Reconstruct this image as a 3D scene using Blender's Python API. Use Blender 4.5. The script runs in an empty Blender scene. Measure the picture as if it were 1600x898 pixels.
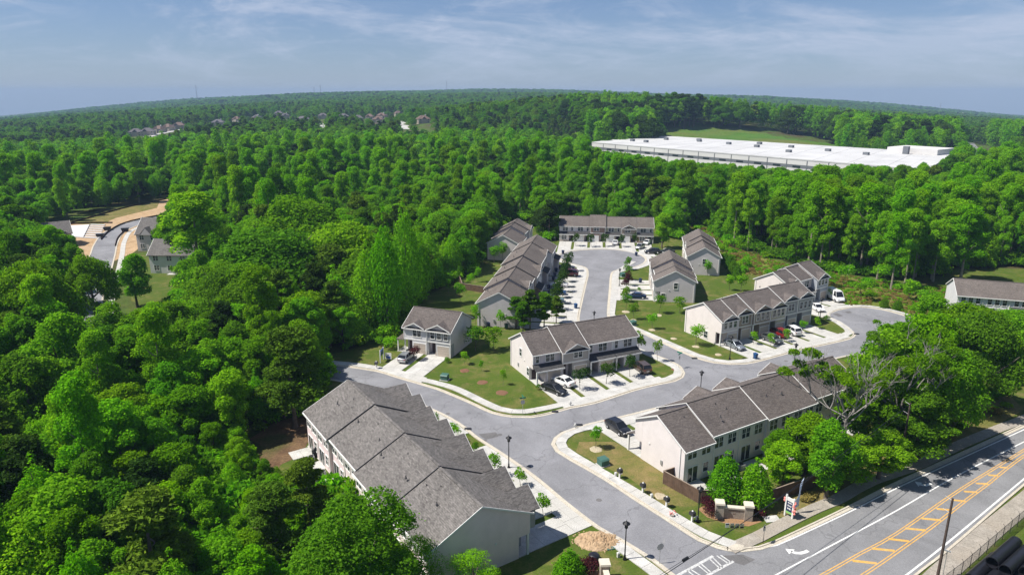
import bpy, bmesh, math, random
import numpy as np
from mathutils import Vector, Matrix, noise as mnoise
random.seed(7); RNG = np.random.default_rng(7)
C = bpy.context.scene.collection
sc = bpy.context.scene
# ------------------------------------------------------------------ camera, sky, sun, exposure
FPX, PITCH, CAMH = 1081.0, math.radians(15.7), 48.0
cam = bpy.data.objects.new('camera', bpy.data.cameras.new('camera')); C.objects.link(cam)
cam.data.sensor_width = 36; cam.data.lens = 36*FPX/1600; cam.data.clip_start = 1; cam.data.clip_end = 20000
cam.location = (0, 0, CAMH); cam.rotation_euler = (math.pi/2-PITCH, 0, 0); sc.camera = cam
SUN_EL, SUN_AZ = math.radians(56.5), math.radians(-99)      # azimuth from +Y towards +X
sd = Vector((math.sin(SUN_AZ)*math.cos(SUN_EL), math.cos(SUN_AZ)*math.cos(SUN_EL), math.sin(SUN_EL)))
sun = bpy.data.objects.new('sun', bpy.data.lights.new('sun', 'SUN')); C.objects.link(sun)
sun.data.energy = 4.4; sun.data.angle = math.radians(0.53); sun.data.color = (1.0, 0.955, 0.88)
sun.rotation_euler = sd.to_track_quat('Z', 'Y').to_euler(); sun.location = sd*200
sc.view_settings.view_transform = 'Standard'; sc.view_settings.look = 'None'
sc.view_settings.exposure = 0.68; sc.view_settings.gamma = 1.0
W = bpy.data.worlds.new('World'); sc.world = W; W.use_nodes = True
nt = W.node_tree; nd = nt.nodes; lk = nt.links; nd.clear()
wo = nd.new('ShaderNodeOutputWorld'); bg = nd.new('ShaderNodeBackground'); lk.new(bg.outputs[0], wo.inputs[0])
sky = nd.new('ShaderNodeTexSky'); sky.sky_type = 'NISHITA'; sky.sun_disc = False
sky.sun_elevation = SUN_EL; sky.sun_rotation = SUN_AZ; sky.altitude = 300; sky.air_density = 1.0; sky.dust_density = 0.0; sky.ozone_density = 6.0
bg.inputs[1].default_value = 0.054
tc = nd.new('ShaderNodeTexCoord')
def wmath(op, a, b=None, clamp=False):
    n = nd.new('ShaderNodeMath'); n.operation = op; n.use_clamp = clamp
    for i, v in enumerate((a, b)):
        if v is None: continue
        if isinstance(v, (int, float)): n.inputs[i].default_value = v
        else: lk.new(v, n.inputs[i])
    return n.outputs[0]
sep = nd.new('ShaderNodeSeparateXYZ'); lk.new(tc.outputs['Generated'], sep.inputs[0])
den = wmath('ADD', wmath('MAXIMUM', sep.outputs[2], 0.0), 0.26)
cmb = nd.new('ShaderNodeCombineXYZ')
lk.new(wmath('DIVIDE', sep.outputs[0], den), cmb.inputs[0]); lk.new(wmath('DIVIDE', sep.outputs[1], den), cmb.inputs[1])
mp = nd.new('ShaderNodeMapping'); mp.inputs['Scale'].default_value = (0.9, 1.15, 1); mp.inputs['Location'].default_value = (3.1, 1.7, 0); mp.inputs['Rotation'].default_value = (0, 0, 0.25)
lk.new(cmb.outputs[0], mp.inputs[0])
def wnoise(scale, detail, rough, dist, lo, hi):
    n = nd.new('ShaderNodeTexNoise'); n.inputs['Scale'].default_value = scale; n.inputs['Detail'].default_value = detail
    n.inputs['Roughness'].default_value = rough; n.inputs['Distortion'].default_value = dist
    lk.new(mp.outputs[0], n.inputs['Vector'])
    r = nd.new('ShaderNodeMapRange'); r.inputs[1].default_value = lo; r.inputs[2].default_value = hi; r.interpolation_type = 'SMOOTHSTEP'
    lk.new(n.outputs['Fac'], r.inputs[0]); return r.outputs[0]
veil = wnoise(0.9, 9, 0.64, 0.7, 0.46, 0.64)
wisp = wnoise(2.6, 9, 0.65, 1.6, 0.46, 0.74)
cl = wmath('MULTIPLY', wmath('ADD', wmath('MULTIPLY', veil, 0.72), wmath('MULTIPLY', wisp, 0.35), True), wmath('MULTIPLY', wmath('ADD', sep.outputs[2], 0.02), 11.0, True))
hzf_ = wmath('MULTIPLY', wmath('POWER', wmath('SUBTRACT', 1.0, wmath('MAXIMUM', sep.outputs[2], 0.0)), 9.0), 0.72, True)
mx = nd.new('ShaderNodeMix'); mx.data_type = 'RGBA'
tn = nd.new('ShaderNodeMix'); tn.data_type = 'RGBA'; tn.blend_type = 'MULTIPLY'; tn.inputs[0].default_value = 1.0; lk.new(sky.outputs[0], tn.inputs[6]); tn.inputs[7].default_value = (0.84, 0.88, 1.04, 1)
lk.new(hzf_, mx.inputs[0]); lk.new(tn.outputs[2], mx.inputs[6]); mx.inputs[7].default_value = (3.8, 4.9, 6.8, 1)
mx2 = nd.new('ShaderNodeMix'); mx2.data_type = 'RGBA'; lk.new(cl, mx2.inputs[0]); lk.new(mx.outputs[2], mx2.inputs[6]); mx2.inputs[7].default_value = (5.9, 6.8, 8.7, 1)
lk.new(mx2.outputs[2], bg.inputs[0])
# ------------------------------------------------------------------ geometry of the place
SP, CP = math.sin(PITCH), math.cos(PITCH)
def G(px, py, z=0.0):                       # photo pixel -> point at height z
    u = (px-800)/FPX; v = (449-py)/FPX
    t = (z-CAMH)/(-SP+v*CP)
    return (u*t, (CP+v*SP)*t)
def PX(x, y, z=0.0):
    dz = z-CAMH; d = y*CP-dz*SP
    return (800+FPX*x/d, 449-FPX*(y*SP+dz*CP)/d)
def HGT(x, y, py2):
    v = (449-py2)/FPX
    return CAMH+(v*y*CP-y*SP)/(CP+v*SP)
HORX = [-400, 0, 100, 200, 300, 450, 600, 750, 900, 1000, 1100, 1200, 1300, 1400, 1500, 1600, 2000]
HORY = [203, 182, 172, 164, 156, 147, 142, 141, 143, 145, 148, 151, 157, 165, 173, 181, 203]
YF = 3500.0
def hz(x, y):                                # ground height (arrays welcome)
    x = np.asarray(x, float); y = np.asarray(y, float)
    yy = np.maximum(y, 1.0)
    col = 800+FPX*x/(yy*CP)
    row = np.interp(col, HORX, HORY)
    v = (449-row)/FPX
    sl = (-SP+v*CP)/(CP+v*SP)
    zf = CAMH+YF*sl-18
    t = np.clip((y-330)/(YF-330), 0, 1.5)
    z = zf*t
    z = z+25*np.exp(-((x-120)/190)**2)*(1/(1+np.exp(-(y-775)/28)))*np.exp(-np.maximum(y-880, 0)/500)
    z = z+7*np.sin(x/310+1.3)*np.sin(y/270)*np.clip((y-500)/600, 0, 1)
    return z
def hzf(x, y): return float(hz(x, y))
def GT(px, py):                              # photo pixel -> point on the terrain
    y = 60.0
    while y < 6000:
        u = (px-800)/FPX; v = (449-py)/FPX
        t = y/(CP+v*SP); z = CAMH+t*(-SP+v*CP)
        if z <= hzf(u*t, y): return (u*t, y, hzf(u*t, y))
        y *= 1.005
    return (u*t, y, hzf(u*t, y))
def inpoly(x, y, poly):
    x = np.asarray(x); y = np.asarray(y); r = np.zeros(x.shape, bool); n = len(poly)
    for i in range(n):
        x1, y1 = poly[i]; x2, y2 = poly[(i+1) % n]
        if y1 == y2: continue
        c = ((y1 > y) != (y2 > y)) & (x < (x2-x1)*(y-y1)/(y2-y1)+x1)
        r ^= c
    return r
# ------------------------------------------------------------------ materials
def newmat(name):
    m = bpy.data.materials.new(name); m.use_nodes = True
    n = m.node_tree.nodes; n.clear()
    o = n.new('ShaderNodeOutputMaterial'); b = n.new('ShaderNodeBsdfPrincipled')
    m.node_tree.links.new(b.outputs[0], o.inputs[0]); return m, n, m.node_tree.links, b
def noise(n, l, co, scale, detail=4, rough=0.55, dist=0):
    t = n.new('ShaderNodeTexNoise'); t.inputs['Scale'].default_value = scale; t.inputs['Detail'].default_value = detail
    t.inputs['Roughness'].default_value = rough; t.inputs['Distortion'].default_value = dist
    l.new(co, t.inputs['Vector']); return t.outputs['Fac']
def ramp(n, l, fac, stops):
    r = n.new('ShaderNodeValToRGB'); e = r.color_ramp.elements
    while len(e) < len(stops): e.new(0.5)
    for i, (p, c) in enumerate(stops): e[i].position = p; e[i].color = (*c, 1)
    l.new(fac, r.inputs[0]); return r.outputs[0]
def mixc(n, l, fac, a, b, mode='MIX'):
    m = n.new('ShaderNodeMix'); m.data_type = 'RGBA'; m.blend_type = mode
    for i, v in ((0, fac), (6, a), (7, b)):
        if isinstance(v, (int, float)): m.inputs[i].default_value = v
        elif isinstance(v, tuple): m.inputs[i].default_value = (*v, 1)
        else: l.new(v, m.inputs[i])
    return m.outputs[2]
def bump(n, l, b, h, s, d=0.05):
    k = n.new('ShaderNodeBump'); k.inputs['Strength'].default_value = s; k.inputs['Distance'].default_value = d
    l.new(h, k.inputs['Height']); l.new(k.outputs[0], b.inputs['Normal'])
def coord(n, which='Object'): return n.new('ShaderNodeTexCoord').outputs[which]
def plain(name, c, rough=0.7, var=0.12, scale=3.0, metal=0.0, spec=0.3, bmp=0.0):
    m, n, l, b = newmat(name); co = coord(n)
    f = noise(n, l, co, scale, 5, 0.6)
    dk = tuple(v*(1-var) for v in c); lt = tuple(min(1, v*(1+var)) for v in c)
    l.new(ramp(n, l, f, [(0.3, dk), (0.7, lt)]), b.inputs['Base Color'])
    b.inputs['Roughness'].default_value = rough; b.inputs['Metallic'].default_value = metal; b.inputs['Specular IOR Level'].default_value = spec
    if bmp: bump(n, l, b, f, bmp)
    return m
def world_mat(name, stops, scale, big, bigmix, rough=0.9, fine=None, bmp=0.3):
    m, n, l, b = newmat(name); g = n.new('ShaderNodeNewGeometry').outputs['Position']
    f = noise(n, l, g, scale, 6, 0.62, 0.4); c = ramp(n, l, f, stops)
    f2 = noise(n, l, g, big, 4, 0.55, 0.6)
    k = n.new('ShaderNodeMapRange'); k.inputs[1].default_value = 0.44; k.inputs[2].default_value = 0.64; l.new(f2, k.inputs[0])
    c = mixc(n, l, k.outputs[0], c, bigmix)
    if name == 'lawn':
        k2 = n.new('ShaderNodeMapRange'); k2.inputs[1].default_value = 0.56; k2.inputs[2].default_value = 0.70; k2.inputs[4].default_value = 0.75; l.new(noise(n, l, g, 0.23, 6, 0.7, 1.0), k2.inputs[0])
        c = mixc(n, l, k2.outputs[0], c, (0.17, 0.135, 0.06))
    if fine:
        f3 = noise(n, l, g, fine, 3, 0.7); c = mixc(n, l, 1.0, c, ramp(n, l, f3, [(0.25, (0.62,)*3), (0.75, (1.3,)*3)]), 'MULTIPLY')
        bump(n, l, b, f3, bmp, 0.06)
    l.new(c, b.inputs['Base Color']); b.inputs['Roughness'].default_value = rough; b.inputs['Specular IOR Level'].default_value = 0.15
    return m
M = {}
M['floor'] = world_mat('forest_floor', [(0.3, (0.04, 0.085, 0.010)), (0.7, (0.09, 0.135, 0.018))], 0.35, 0.05, (0.07, 0.06, 0.025), fine=2.0)
M['lawn'] = world_mat('lawn', [(0.28, (0.048, 0.088, 0.010)), (0.5, (0.085, 0.115, 0.018)), (0.74, (0.185, 0.15, 0.055))], 0.42, 0.085, (0.065, 0.105, 0.012), fine=5.0)
M['dry_lawn'] = world_mat('dry_lawn', [(0.3, (0.10, 0.12, 0.025)), (0.55, (0.20, 0.155, 0.06)), (0.8, (0.28, 0.2, 0.10))], 0.5, 0.2, (0.12, 0.125, 0.03), fine=5.0)
M['meadow'] = world_mat('meadow', [(0.3, (0.08, 0.13, 0.014)), (0.55, (0.15, 0.17, 0.03)), (0.78, (0.24, 0.18, 0.075))], 0.25, 0.06, (0.13, 0.12, 0.035), fine=2.5)
M['bank'] = world_mat('bank', [(0.3, (0.05, 0.13, 0.012)), (0.7, (0.085, 0.17, 0.02))], 0.06, 0.012, (0.12, 0.14, 0.03), fine=0.6)
M['dirt'] = world_mat('dirt', [(0.3, (0.30, 0.19, 0.10)), (0.7, (0.52, 0.37, 0.22))], 0.5, 0.09, (0.42, 0.30, 0.19), fine=3.0)
M['mulch'] = world_mat('mulch', [(0.3, (0.13, 0.065, 0.04)), (0.7, (0.24, 0.12, 0.075))], 1.5, 0.3, (0.18, 0.10, 0.06), fine=8.0)
M['soil'] = world_mat('soil', [(0.3, (0.085, 0.05, 0.03)), (0.6, (0.16, 0.10, 0.055)), (0.8, (0.10, 0.10, 0.03))], 0.5, 0.15, (0.07, 0.075, 0.02), fine=3.0)
M['straw'] = world_mat('straw', [(0.3, (0.22, 0.12, 0.06)), (0.7, (0.36, 0.22, 0.12))], 1.5, 0.3, (0.28, 0.17, 0.09), fine=8.0)
def asphalt(name, base, tint):
    m, n, l, b = newmat(name); g = n.new('ShaderNodeNewGeometry').outputs['Position']
    c = ramp(n, l, noise(n, l, g, 0.16, 5, 0.6, 0.5), [(0.3, tuple(v*0.78 for v in base)), (0.7, tuple(v*1.14 for v in base))])
    c = mixc(n, l, 1.0, c, ramp(n, l, noise(n, l, g, 7.0, 3, 0.8), [(0.25, (0.72,)*3), (0.75, (1.25,)*3)]), 'MULTIPLY')
    st = noise(n, l, g, 0.5, 6, 0.7, 1.5); k = n.new('ShaderNodeMapRange'); k.inputs[1].default_value = 0.60; k.inputs[2].default_value = 0.72; l.new(st, k.inputs[0])
    c = mixc(n, l, k.outputs[0], c, tint)
    vo = n.new('ShaderNodeTexVoronoi'); vo.feature = 'DISTANCE_TO_EDGE'; vo.inputs['Scale'].default_value = 0.11
    wv = n.new('ShaderNodeVectorMath'); wv.operation = 'ADD'; l.new(g, wv.inputs[0])
    nv = n.new('ShaderNodeTexNoise'); nv.inputs['Scale'].default_value = 0.35; nv.inputs['Detail'].default_value = 5; l.new(g, nv.inputs['Vector'])
    sv = n.new('ShaderNodeVectorMath'); sv.operation = 'SCALE'; sv.inputs['Scale'].default_value = 5.0; l.new(nv.outputs['Color'], sv.inputs[0]); l.new(sv.outputs[0], wv.inputs[1])
    l.new(wv.outputs[0], vo.inputs['Vector'])
    cr = n.new('ShaderNodeMapRange'); cr.inputs[1].default_value = 0.004; cr.inputs[2].default_value = 0.012; cr.inputs[3].default_value = 0.42; cr.inputs[4].default_value = 0; l.new(vo.outputs[0], cr.inputs[0])
    c = mixc(n, l, cr.outputs[0], c, tuple(v*0.45 for v in base))
    l.new(c, b.inputs['Base Color']); b.inputs['Roughness'].default_value = 0.85; b.inputs['Specular IOR Level'].default_value = 0.2
    return m
M['asphalt'] = asphalt('asphalt', (0.225, 0.225, 0.238), (0.265, 0.26, 0.252))
M['asphalt_main'] = asphalt('asphalt_main', (0.215, 0.215, 0.222), (0.245, 0.24, 0.24))
M['patch'] = asphalt('asphalt_patch', (0.145, 0.14, 0.14), (0.17, 0.165, 0.16))
M['concrete'] = world_mat('concrete', [(0.3, (0.36, 0.355, 0.335)), (0.62, (0.56, 0.545, 0.515))], 0.5, 0.16, (0.47, 0.455, 0.42), fine=9.0, bmp=0.08)
M['concrete_old'] = world_mat('concrete_old', [(0.3, (0.26, 0.235, 0.20)), (0.7, (0.40, 0.36, 0.31))], 0.7, 0.2, (0.33, 0.29, 0.24), fine=7.0, bmp=0.1)
M['kerb'] = world_mat('kerb', [(0.3, (0.44, 0.40, 0.33)), (0.7, (0.58, 0.53, 0.44))], 0.9, 0.3, (0.5, 0.45, 0.37), fine=8.0, bmp=0.1)
M['paint_white'] = world_mat('paint_white', [(0.3, (0.62, 0.62, 0.6)), (0.7, (0.8, 0.8, 0.78))], 2.0, 0.5, (0.68, 0.68, 0.66), fine=10)
M['paint_worn'] = world_mat('paint_worn', [(0.30, (0.36, 0.36, 0.36)), (0.55, (0.62, 0.62, 0.60))], 5.0, 2.5, (0.45, 0.45, 0.45), fine=10)
M['paint_yellow'] = world_mat('paint_yellow', [(0.3, (0.52, 0.29, 0.07)), (0.7, (0.70, 0.42, 0.13))], 2.0, 0.4, (0.6, 0.36, 0.13), fine=10)
def siding(name, c, step=0.19):
    m, n, l, b = newmat(name); co = coord(n); s = n.new('ShaderNodeSeparateXYZ'); l.new(co, s.inputs[0])
    w = n.new('ShaderNodeMath'); w.operation = 'FRACT'; d = n.new('ShaderNodeMath'); d.operation = 'DIVIDE'; d.inputs[1].default_value = step
    l.new(s.outputs[2], d.inputs[0]); l.new(d.outputs[0], w.inputs[0])
    f = noise(n, l, co, 0.7, 5, 0.6)
    cc = ramp(n, l, f, [(0.3, tuple(v*0.93 for v in c)), (0.7, tuple(min(1, v*1.05) for v in c))])
    k = n.new('ShaderNodeMapRange'); k.inputs[1].default_value = 0.80; k.inputs[2].default_value = 0.98; k.inputs[3].default_value = 0; k.inputs[4].default_value = 0.35; l.new(w.outputs[0], k.inputs[0])
    cc = mixc(n, l, k.outputs[0], cc, tuple(v*0.6 for v in c))
    l.new(cc, b.inputs['Base Color']); b.inputs['Roughness'].default_value = 0.6; b.inputs['Specular IOR Level'].default_value = 0.25
    bump(n, l, b, w.outputs[0], 0.35, 0.02); return m
M['cream'] = siding('siding_cream', (0.74, 0.67, 0.635))
M['ivory'] = siding('siding_ivory', (0.745, 0.685, 0.66))
M['shell'] = siding('siding_shell', (0.80, 0.66, 0.665))
M['white'] = siding('siding_white', (0.68, 0.665, 0.67))
M['pale_grey'] = siding('siding_pale_grey', (0.60, 0.545, 0.545))
M['grey'] = siding('siding_grey', (0.31, 0.315, 0.325))
M['greige'] = siding('siding_greige', (0.40, 0.37, 0.34))
M['tan'] = siding('siding_tan', (0.30, 0.255, 0.205))
M['sage'] = siding('siding_sage', (0.44, 0.42, 0.31))
M['blue_grey'] = siding('siding_blue_grey', (0.36, 0.385, 0.42))
def bricks(name, c1, c2, mort, sw=0.22, sh=0.075):
    m, n, l, b = newmat(name); co = coord(n)
    mp_ = n.new('ShaderNodeMapping'); mp_.inputs['Rotation'].default_value = (math.pi/2, 0, 0); l.new(co, mp_.inputs[0])
    t = n.new('ShaderNodeTexBrick'); t.inputs['Color1'].default_value = (*c1, 1); t.inputs['Color2'].default_value = (*c2, 1); t.inputs['Mortar'].default_value = (*mort, 1)
    t.inputs['Scale'].default_value = 1.0; t.inputs['Brick Width'].default_value = sw; t.inputs['Row Height'].default_value = sh; t.inputs['Mortar Size'].default_value = 0.012
    l.new(mp_.outputs[0], t.inputs['Vector'])
    c = mixc(n, l, 0.6, t.outputs['Color'], ramp(n, l, noise(n, l, co, 5, 4), [(0.3, (0.7,)*3), (0.7, (1.2,)*3)]), 'MULTIPLY')
    l.new(c, b.inputs['Base Color']); b.inputs['Roughness'].default_value = 0.85
    bump(n, l, b, t.outputs['Fac'], -0.3, 0.02); return m
M['brick_red'] = bricks('brick_red', (0.24, 0.13, 0.09), (0.17, 0.10, 0.075), (0.33, 0.29, 0.25))
M['brick_pale'] = bricks('brick_pale', (0.37, 0.30, 0.24), (0.28, 0.22, 0.18), (0.42, 0.38, 0.33))
def shingles(name, c1, c2, c3):
    m, n, l, b = newmat(name); co = coord(n)
    s = n.new('ShaderNodeSeparateXYZ'); l.new(co, s.inputs[0])
    cb = n.new('ShaderNodeCombineXYZ'); ad = n.new('ShaderNodeMath'); ad.operation = 'ADD'; l.new(s.outputs[0], ad.inputs[0]); l.new(s.outputs[1], ad.inputs[1]); l.new(ad.outputs[0], cb.inputs[0]); l.new(s.outputs[2], cb.inputs[1])
    t = n.new('ShaderNodeTexBrick'); t.inputs['Color1'].default_value = (*c1, 1); t.inputs['Color2'].default_value = (*c2, 1); t.inputs['Mortar'].default_value = (*[v*0.6 for v in c1], 1)
    t.inputs['Scale'].default_value = 1; t.inputs['Brick Width'].default_value = 0.36; t.inputs['Row Height'].default_value = 0.085; t.inputs['Mortar Size'].default_value = 0.006; t.inputs['Bias'].default_value = -0.1
    t.offset = 0.37; t.squash = 1.6; t.squash_frequency = 3
    l.new(cb.outputs[0], t.inputs['Vector'])
    mp_ = n.new('ShaderNodeMapping'); mp_.inputs['Scale'].default_value = (1.3, 1.3, 5.5); l.new(co, mp_.inputs[0])
    f = noise(n, l, mp_.outputs[0], 1.3, 5, 0.75, 0.6)
    c = mixc(n, l, ramp(n, l, f, [(0.36, (0,)*3), (0.66, (1,)*3)]), t.outputs['Color'], c3)
    c = mixc(n, l, 1.0, c, ramp(n, l, noise(n, l, co, 0.25, 4), [(0.3, (0.86,)*3), (0.7, (1.12,)*3)]), 'MULTIPLY')
    c = mixc(n, l, 1.0, c, ramp(n, l, noise(n, l, mp_.outputs[0], 2.6, 3, 0.8, 0.3), [(0.34, (0.70,)*3), (0.66, (1.34,)*3)]), 'MULTIPLY')
    l.new(c, b.inputs['Base Color']); b.inputs['Roughness'].default_value = 0.92; b.inputs['Specular IOR Level'].default_value = 0.15
    bump(n, l, b, t.outputs['Fac'], -0.4, 0.02); return m
M['roof_brown'] = shingles('roof_brown', (0.092, 0.079, 0.073), (0.165, 0.142, 0.130), (0.122, 0.105, 0.097))
M['roof_grey'] = shingles('roof_grey', (0.098, 0.091, 0.086), (0.228, 0.211, 0.198), (0.150, 0.139, 0.131))
M['roof_taupe'] = shingles('roof_taupe', (0.115, 0.098, 0.087), (0.175, 0.151, 0.135), (0.142, 0.122, 0.110))
M['roof_dark'] = shingles('roof_dark', (0.05, 0.05, 0.052), (0.085, 0.083, 0.083), (0.065, 0.064, 0.065))
M['trim'] = plain('trim_white', (0.74, 0.73, 0.70), 0.5, 0.04)
M['garage_tan'] = plain('garage_tan', (0.50, 0.43, 0.36), 0.5, 0.04)
M['garage_white'] = plain('garage_white', (0.74, 0.73, 0.71), 0.5, 0.04)
M['dark_steel'] = plain('dark_steel', (0.03, 0.03, 0.033), 0.45, 0.2)
M['black'] = plain('black_paint', (0.013, 0.013, 0.015), 0.4, 0.2)
M['door_dark'] = plain('door_dark', (0.07, 0.045, 0.05), 0.4, 0.15)
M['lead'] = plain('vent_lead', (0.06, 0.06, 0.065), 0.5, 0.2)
M['galv'] = plain('galvanised', (0.42, 0.43, 0.44), 0.45, 0.1, metal=0.5)
M['wood_pole'] = plain('wood_pole', (0.085, 0.06, 0.05), 0.9, 0.3, 2.0)
M['wood_fence'] = plain('wood_fence', (0.115, 0.073, 0.05), 0.9, 0.28, 1.5)
M['wood_trim'] = plain('wood_fence_top', (0.27, 0.21, 0.165), 0.9, 0.2, 1.5)
M['cap'] = plain('cast_stone', (0.58, 0.53, 0.44), 0.85, 0.1)
M['transformer'] = plain('transformer_green', (0.055, 0.13, 0.105), 0.5, 0.12)
M['bin_blue'] = plain('bin_blue', (0.012, 0.06, 0.17), 0.45, 0.1)
M['bin_navy'] = plain('bin_navy', (0.012, 0.025, 0.07), 0.45, 0.1)
M['bin_green'] = plain('bin_green', (0.02, 0.075, 0.07), 0.45, 0.1)
M['pipe'] = plain('black_plastic_pipe', (0.012, 0.012, 0.016), 0.35, 0.2, spec=0.5)
M['navy'] = plain('sign_navy', (0.015, 0.03, 0.09), 0.4, 0.05)
M['sign_blue'] = plain('sign_blue', (0.05, 0.11, 0.36), 0.4, 0.05)
M['sign_green'] = plain('street_sign_green', (0.01, 0.18, 0.11), 0.4, 0.05)
M['lime'] = plain('sign_lime', (0.25, 0.5, 0.15), 0.5, 0.05)
M['pink'] = plain('ribbon_pink', (0.75, 0.25, 0.22), 0.6, 0.2, 6)
M['flag'] = plain('flag_pale_blue', (0.50, 0.58, 0.74), 0.6, 0.12, 1.5)
M['hydrant'] = plain('hydrant_silver', (0.55, 0.55, 0.53), 0.4, 0.05)
M['bark'] = plain('bark', (0.13, 0.105, 0.085), 0.95, 0.3, 2.0)
M['bark_grey'] = plain('bark_grey', (0.24, 0.22, 0.20), 0.95, 0.25, 2.0)
M['bark_pale'] = plain('bark_pale', (0.25, 0.215, 0.17), 0.95, 0.25, 2.0)
M['tyre'] = plain('tyre', (0.012, 0.012, 0.013), 0.8, 0.2)
M['rim'] = plain('alloy', (0.45, 0.45, 0.46), 0.3, 0.1, metal=0.7)
M['lamp_red'] = plain('tail_lamp', (0.35, 0.015, 0.012), 0.25, 0.05)
M['lamp_clear'] = plain('head_lamp', (0.7, 0.7, 0.7), 0.15, 0.05)
M['roof_white'] = plain('roof_membrane', (0.53, 0.525, 0.515), 0.6, 0.13, 0.05)
M['ware_wall'] = plain('ware_wall', (0.60, 0.585, 0.57), 0.7, 0.06, 0.05)
M['ware_band'] = plain('ware_band', (0.15, 0.16, 0.175), 0.6, 0.08, 0.05)
M['far_wall'] = plain('far_wall', (0.45, 0.38, 0.32), 0.8, 0.15, 0.2)
M['far_roof'] = plain('far_roof', (0.12, 0.11, 0.115), 0.9, 0.15, 0.4)
M['far_roof_brown'] = plain('far_roof_brown', (0.15, 0.105, 0.085), 0.9, 0.15, 0.4)
M['foundation'] = plain('foundation_slab', (0.55, 0.55, 0.56), 0.8, 0.1, 0.8)
M['silt'] = plain('silt_fence', (0.045, 0.022, 0.016), 0.8, 0.15)
M['pale_mulch'] = world_mat('pale_mulch', [(0.3, (0.34, 0.28, 0.19)), (0.7, (0.50, 0.43, 0.31))], 1.5, 0.3, (0.42, 0.36, 0.25), fine=8.0)
M['stone'] = plain('stone', (0.42, 0.38, 0.33), 0.9, 0.2, 3)
M['plum'] = plain('plum_leaf', (0.05, 0.016, 0.022), 0.7, 0.4, 6)
def glassmat(name, c, rough=0.08):
    m, n, l, b = newmat(name); b.inputs['Base Color'].default_value = (*c, 1); b.inputs['Roughness'].default_value = rough; b.inputs['Specular IOR Level'].default_value = 0.6
    return m
M['glass'] = glassmat('window_glass', (0.028, 0.038, 0.042)); M['car_glass'] = glassmat('car_glass', (0.012, 0.014, 0.017), 0.05)
def carpaint(name, c, metal=0.0):
    m, n, l, b = newmat(name); b.inputs['Base Color'].default_value = (*c, 1); b.inputs['Roughness'].default_value = 0.3; b.inputs['Metallic'].default_value = metal
    b.inputs['Coat Weight'].default_value = 0.7; b.inputs['Coat Roughness'].default_value = 0.06; return m
def leafmat(name, c1, c2, trans=0.5, hue=0.010):
    m = bpy.data.materials.new(name); m.use_nodes = True; n = m.node_tree.nodes; l = m.node_tree.links; n.clear()
    o = n.new('ShaderNodeOutputMaterial'); d = n.new('ShaderNodeBsdfDiffuse'); t = n.new('ShaderNodeBsdfTranslucent'); s = n.new('ShaderNodeMixShader')
    s.inputs[0].default_value = trans; l.new(d.outputs[0], s.inputs[1]); l.new(t.outputs[0], s.inputs[2]); l.new(s.outputs[0], o.inputs[0])
    oi = n.new('ShaderNodeObjectInfo'); ge = n.new('ShaderNodeNewGeometry')
    c = mixc(n, l, oi.outputs['Random'], c1, c2)
    v = ramp(n, l, ge.outputs['Random Per Island'], [(0.0, (0.6, 0.62, 0.65)), (0.55, (1.0, 1.0, 1.0)), (1.0, (1.6, 1.48, 1.3))])
    c = mixc(n, l, 1.0, c, v, 'MULTIPLY')
    h = n.new('ShaderNodeHueSaturation'); l.new(c, h.inputs['Color'])
    hr = n.new('ShaderNodeMath'); hr.operation = 'MULTIPLY_ADD'; l.new(oi.outputs['Random'], hr.inputs[0]); hr.inputs[1].default_value = -2*hue*7.3; hr.inputs[2].default_value = 0
    w = n.new('ShaderNodeMath'); w.operation = 'WRAP'; l.new(hr.outputs[0], w.inputs[0]); w.inputs[1].default_value = 0.5+hue; w.inputs[2].default_value = 0.5-hue
    l.new(w.outputs[0], h.inputs['Hue'])
    l.new(h.outputs[0], d.inputs[0])
    t2 = mixc(n, l, 1.0, h.outputs[0], (1.15, 1.35, 0.7), 'MULTIPLY'); l.new(t2, t.inputs[0])
    return m
M['leaf_bright'] = leafmat('leaf_bright', (0.145, 0.375, 0.010), (0.212, 0.425, 0.012))
M['leaf_mid'] = leafmat('leaf_mid', (0.122, 0.318, 0.011), (0.184, 0.372, 0.012))
M['leaf_dark'] = leafmat('leaf_dark', (0.082, 0.210, 0.012), (0.124, 0.260, 0.012))
M['leaf_pine'] = leafmat('leaf_pine', (0.070, 0.145, 0.012), (0.110, 0.185, 0.016), 0.2)
M['leaf_deep'] = leafmat('leaf_deep', (0.032, 0.075, 0.012), (0.045, 0.095, 0.014), 0.3)
M['leaf_lime'] = leafmat('leaf_lime', (0.135, 0.345, 0.004), (0.17, 0.38, 0.006))
M['leaf_oak'] = leafmat('leaf_oak', (0.105, 0.250, 0.006), (0.150, 0.295, 0.008))
M['leaf_plum'] = leafmat('leaf_plum', (0.05, 0.014, 0.022), (0.07, 0.02, 0.025), 0.2)
M['brush_dry'] = leafmat('brush_dry', (0.22, 0.20, 0.05), (0.30, 0.22, 0.09), 0.3)
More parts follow.
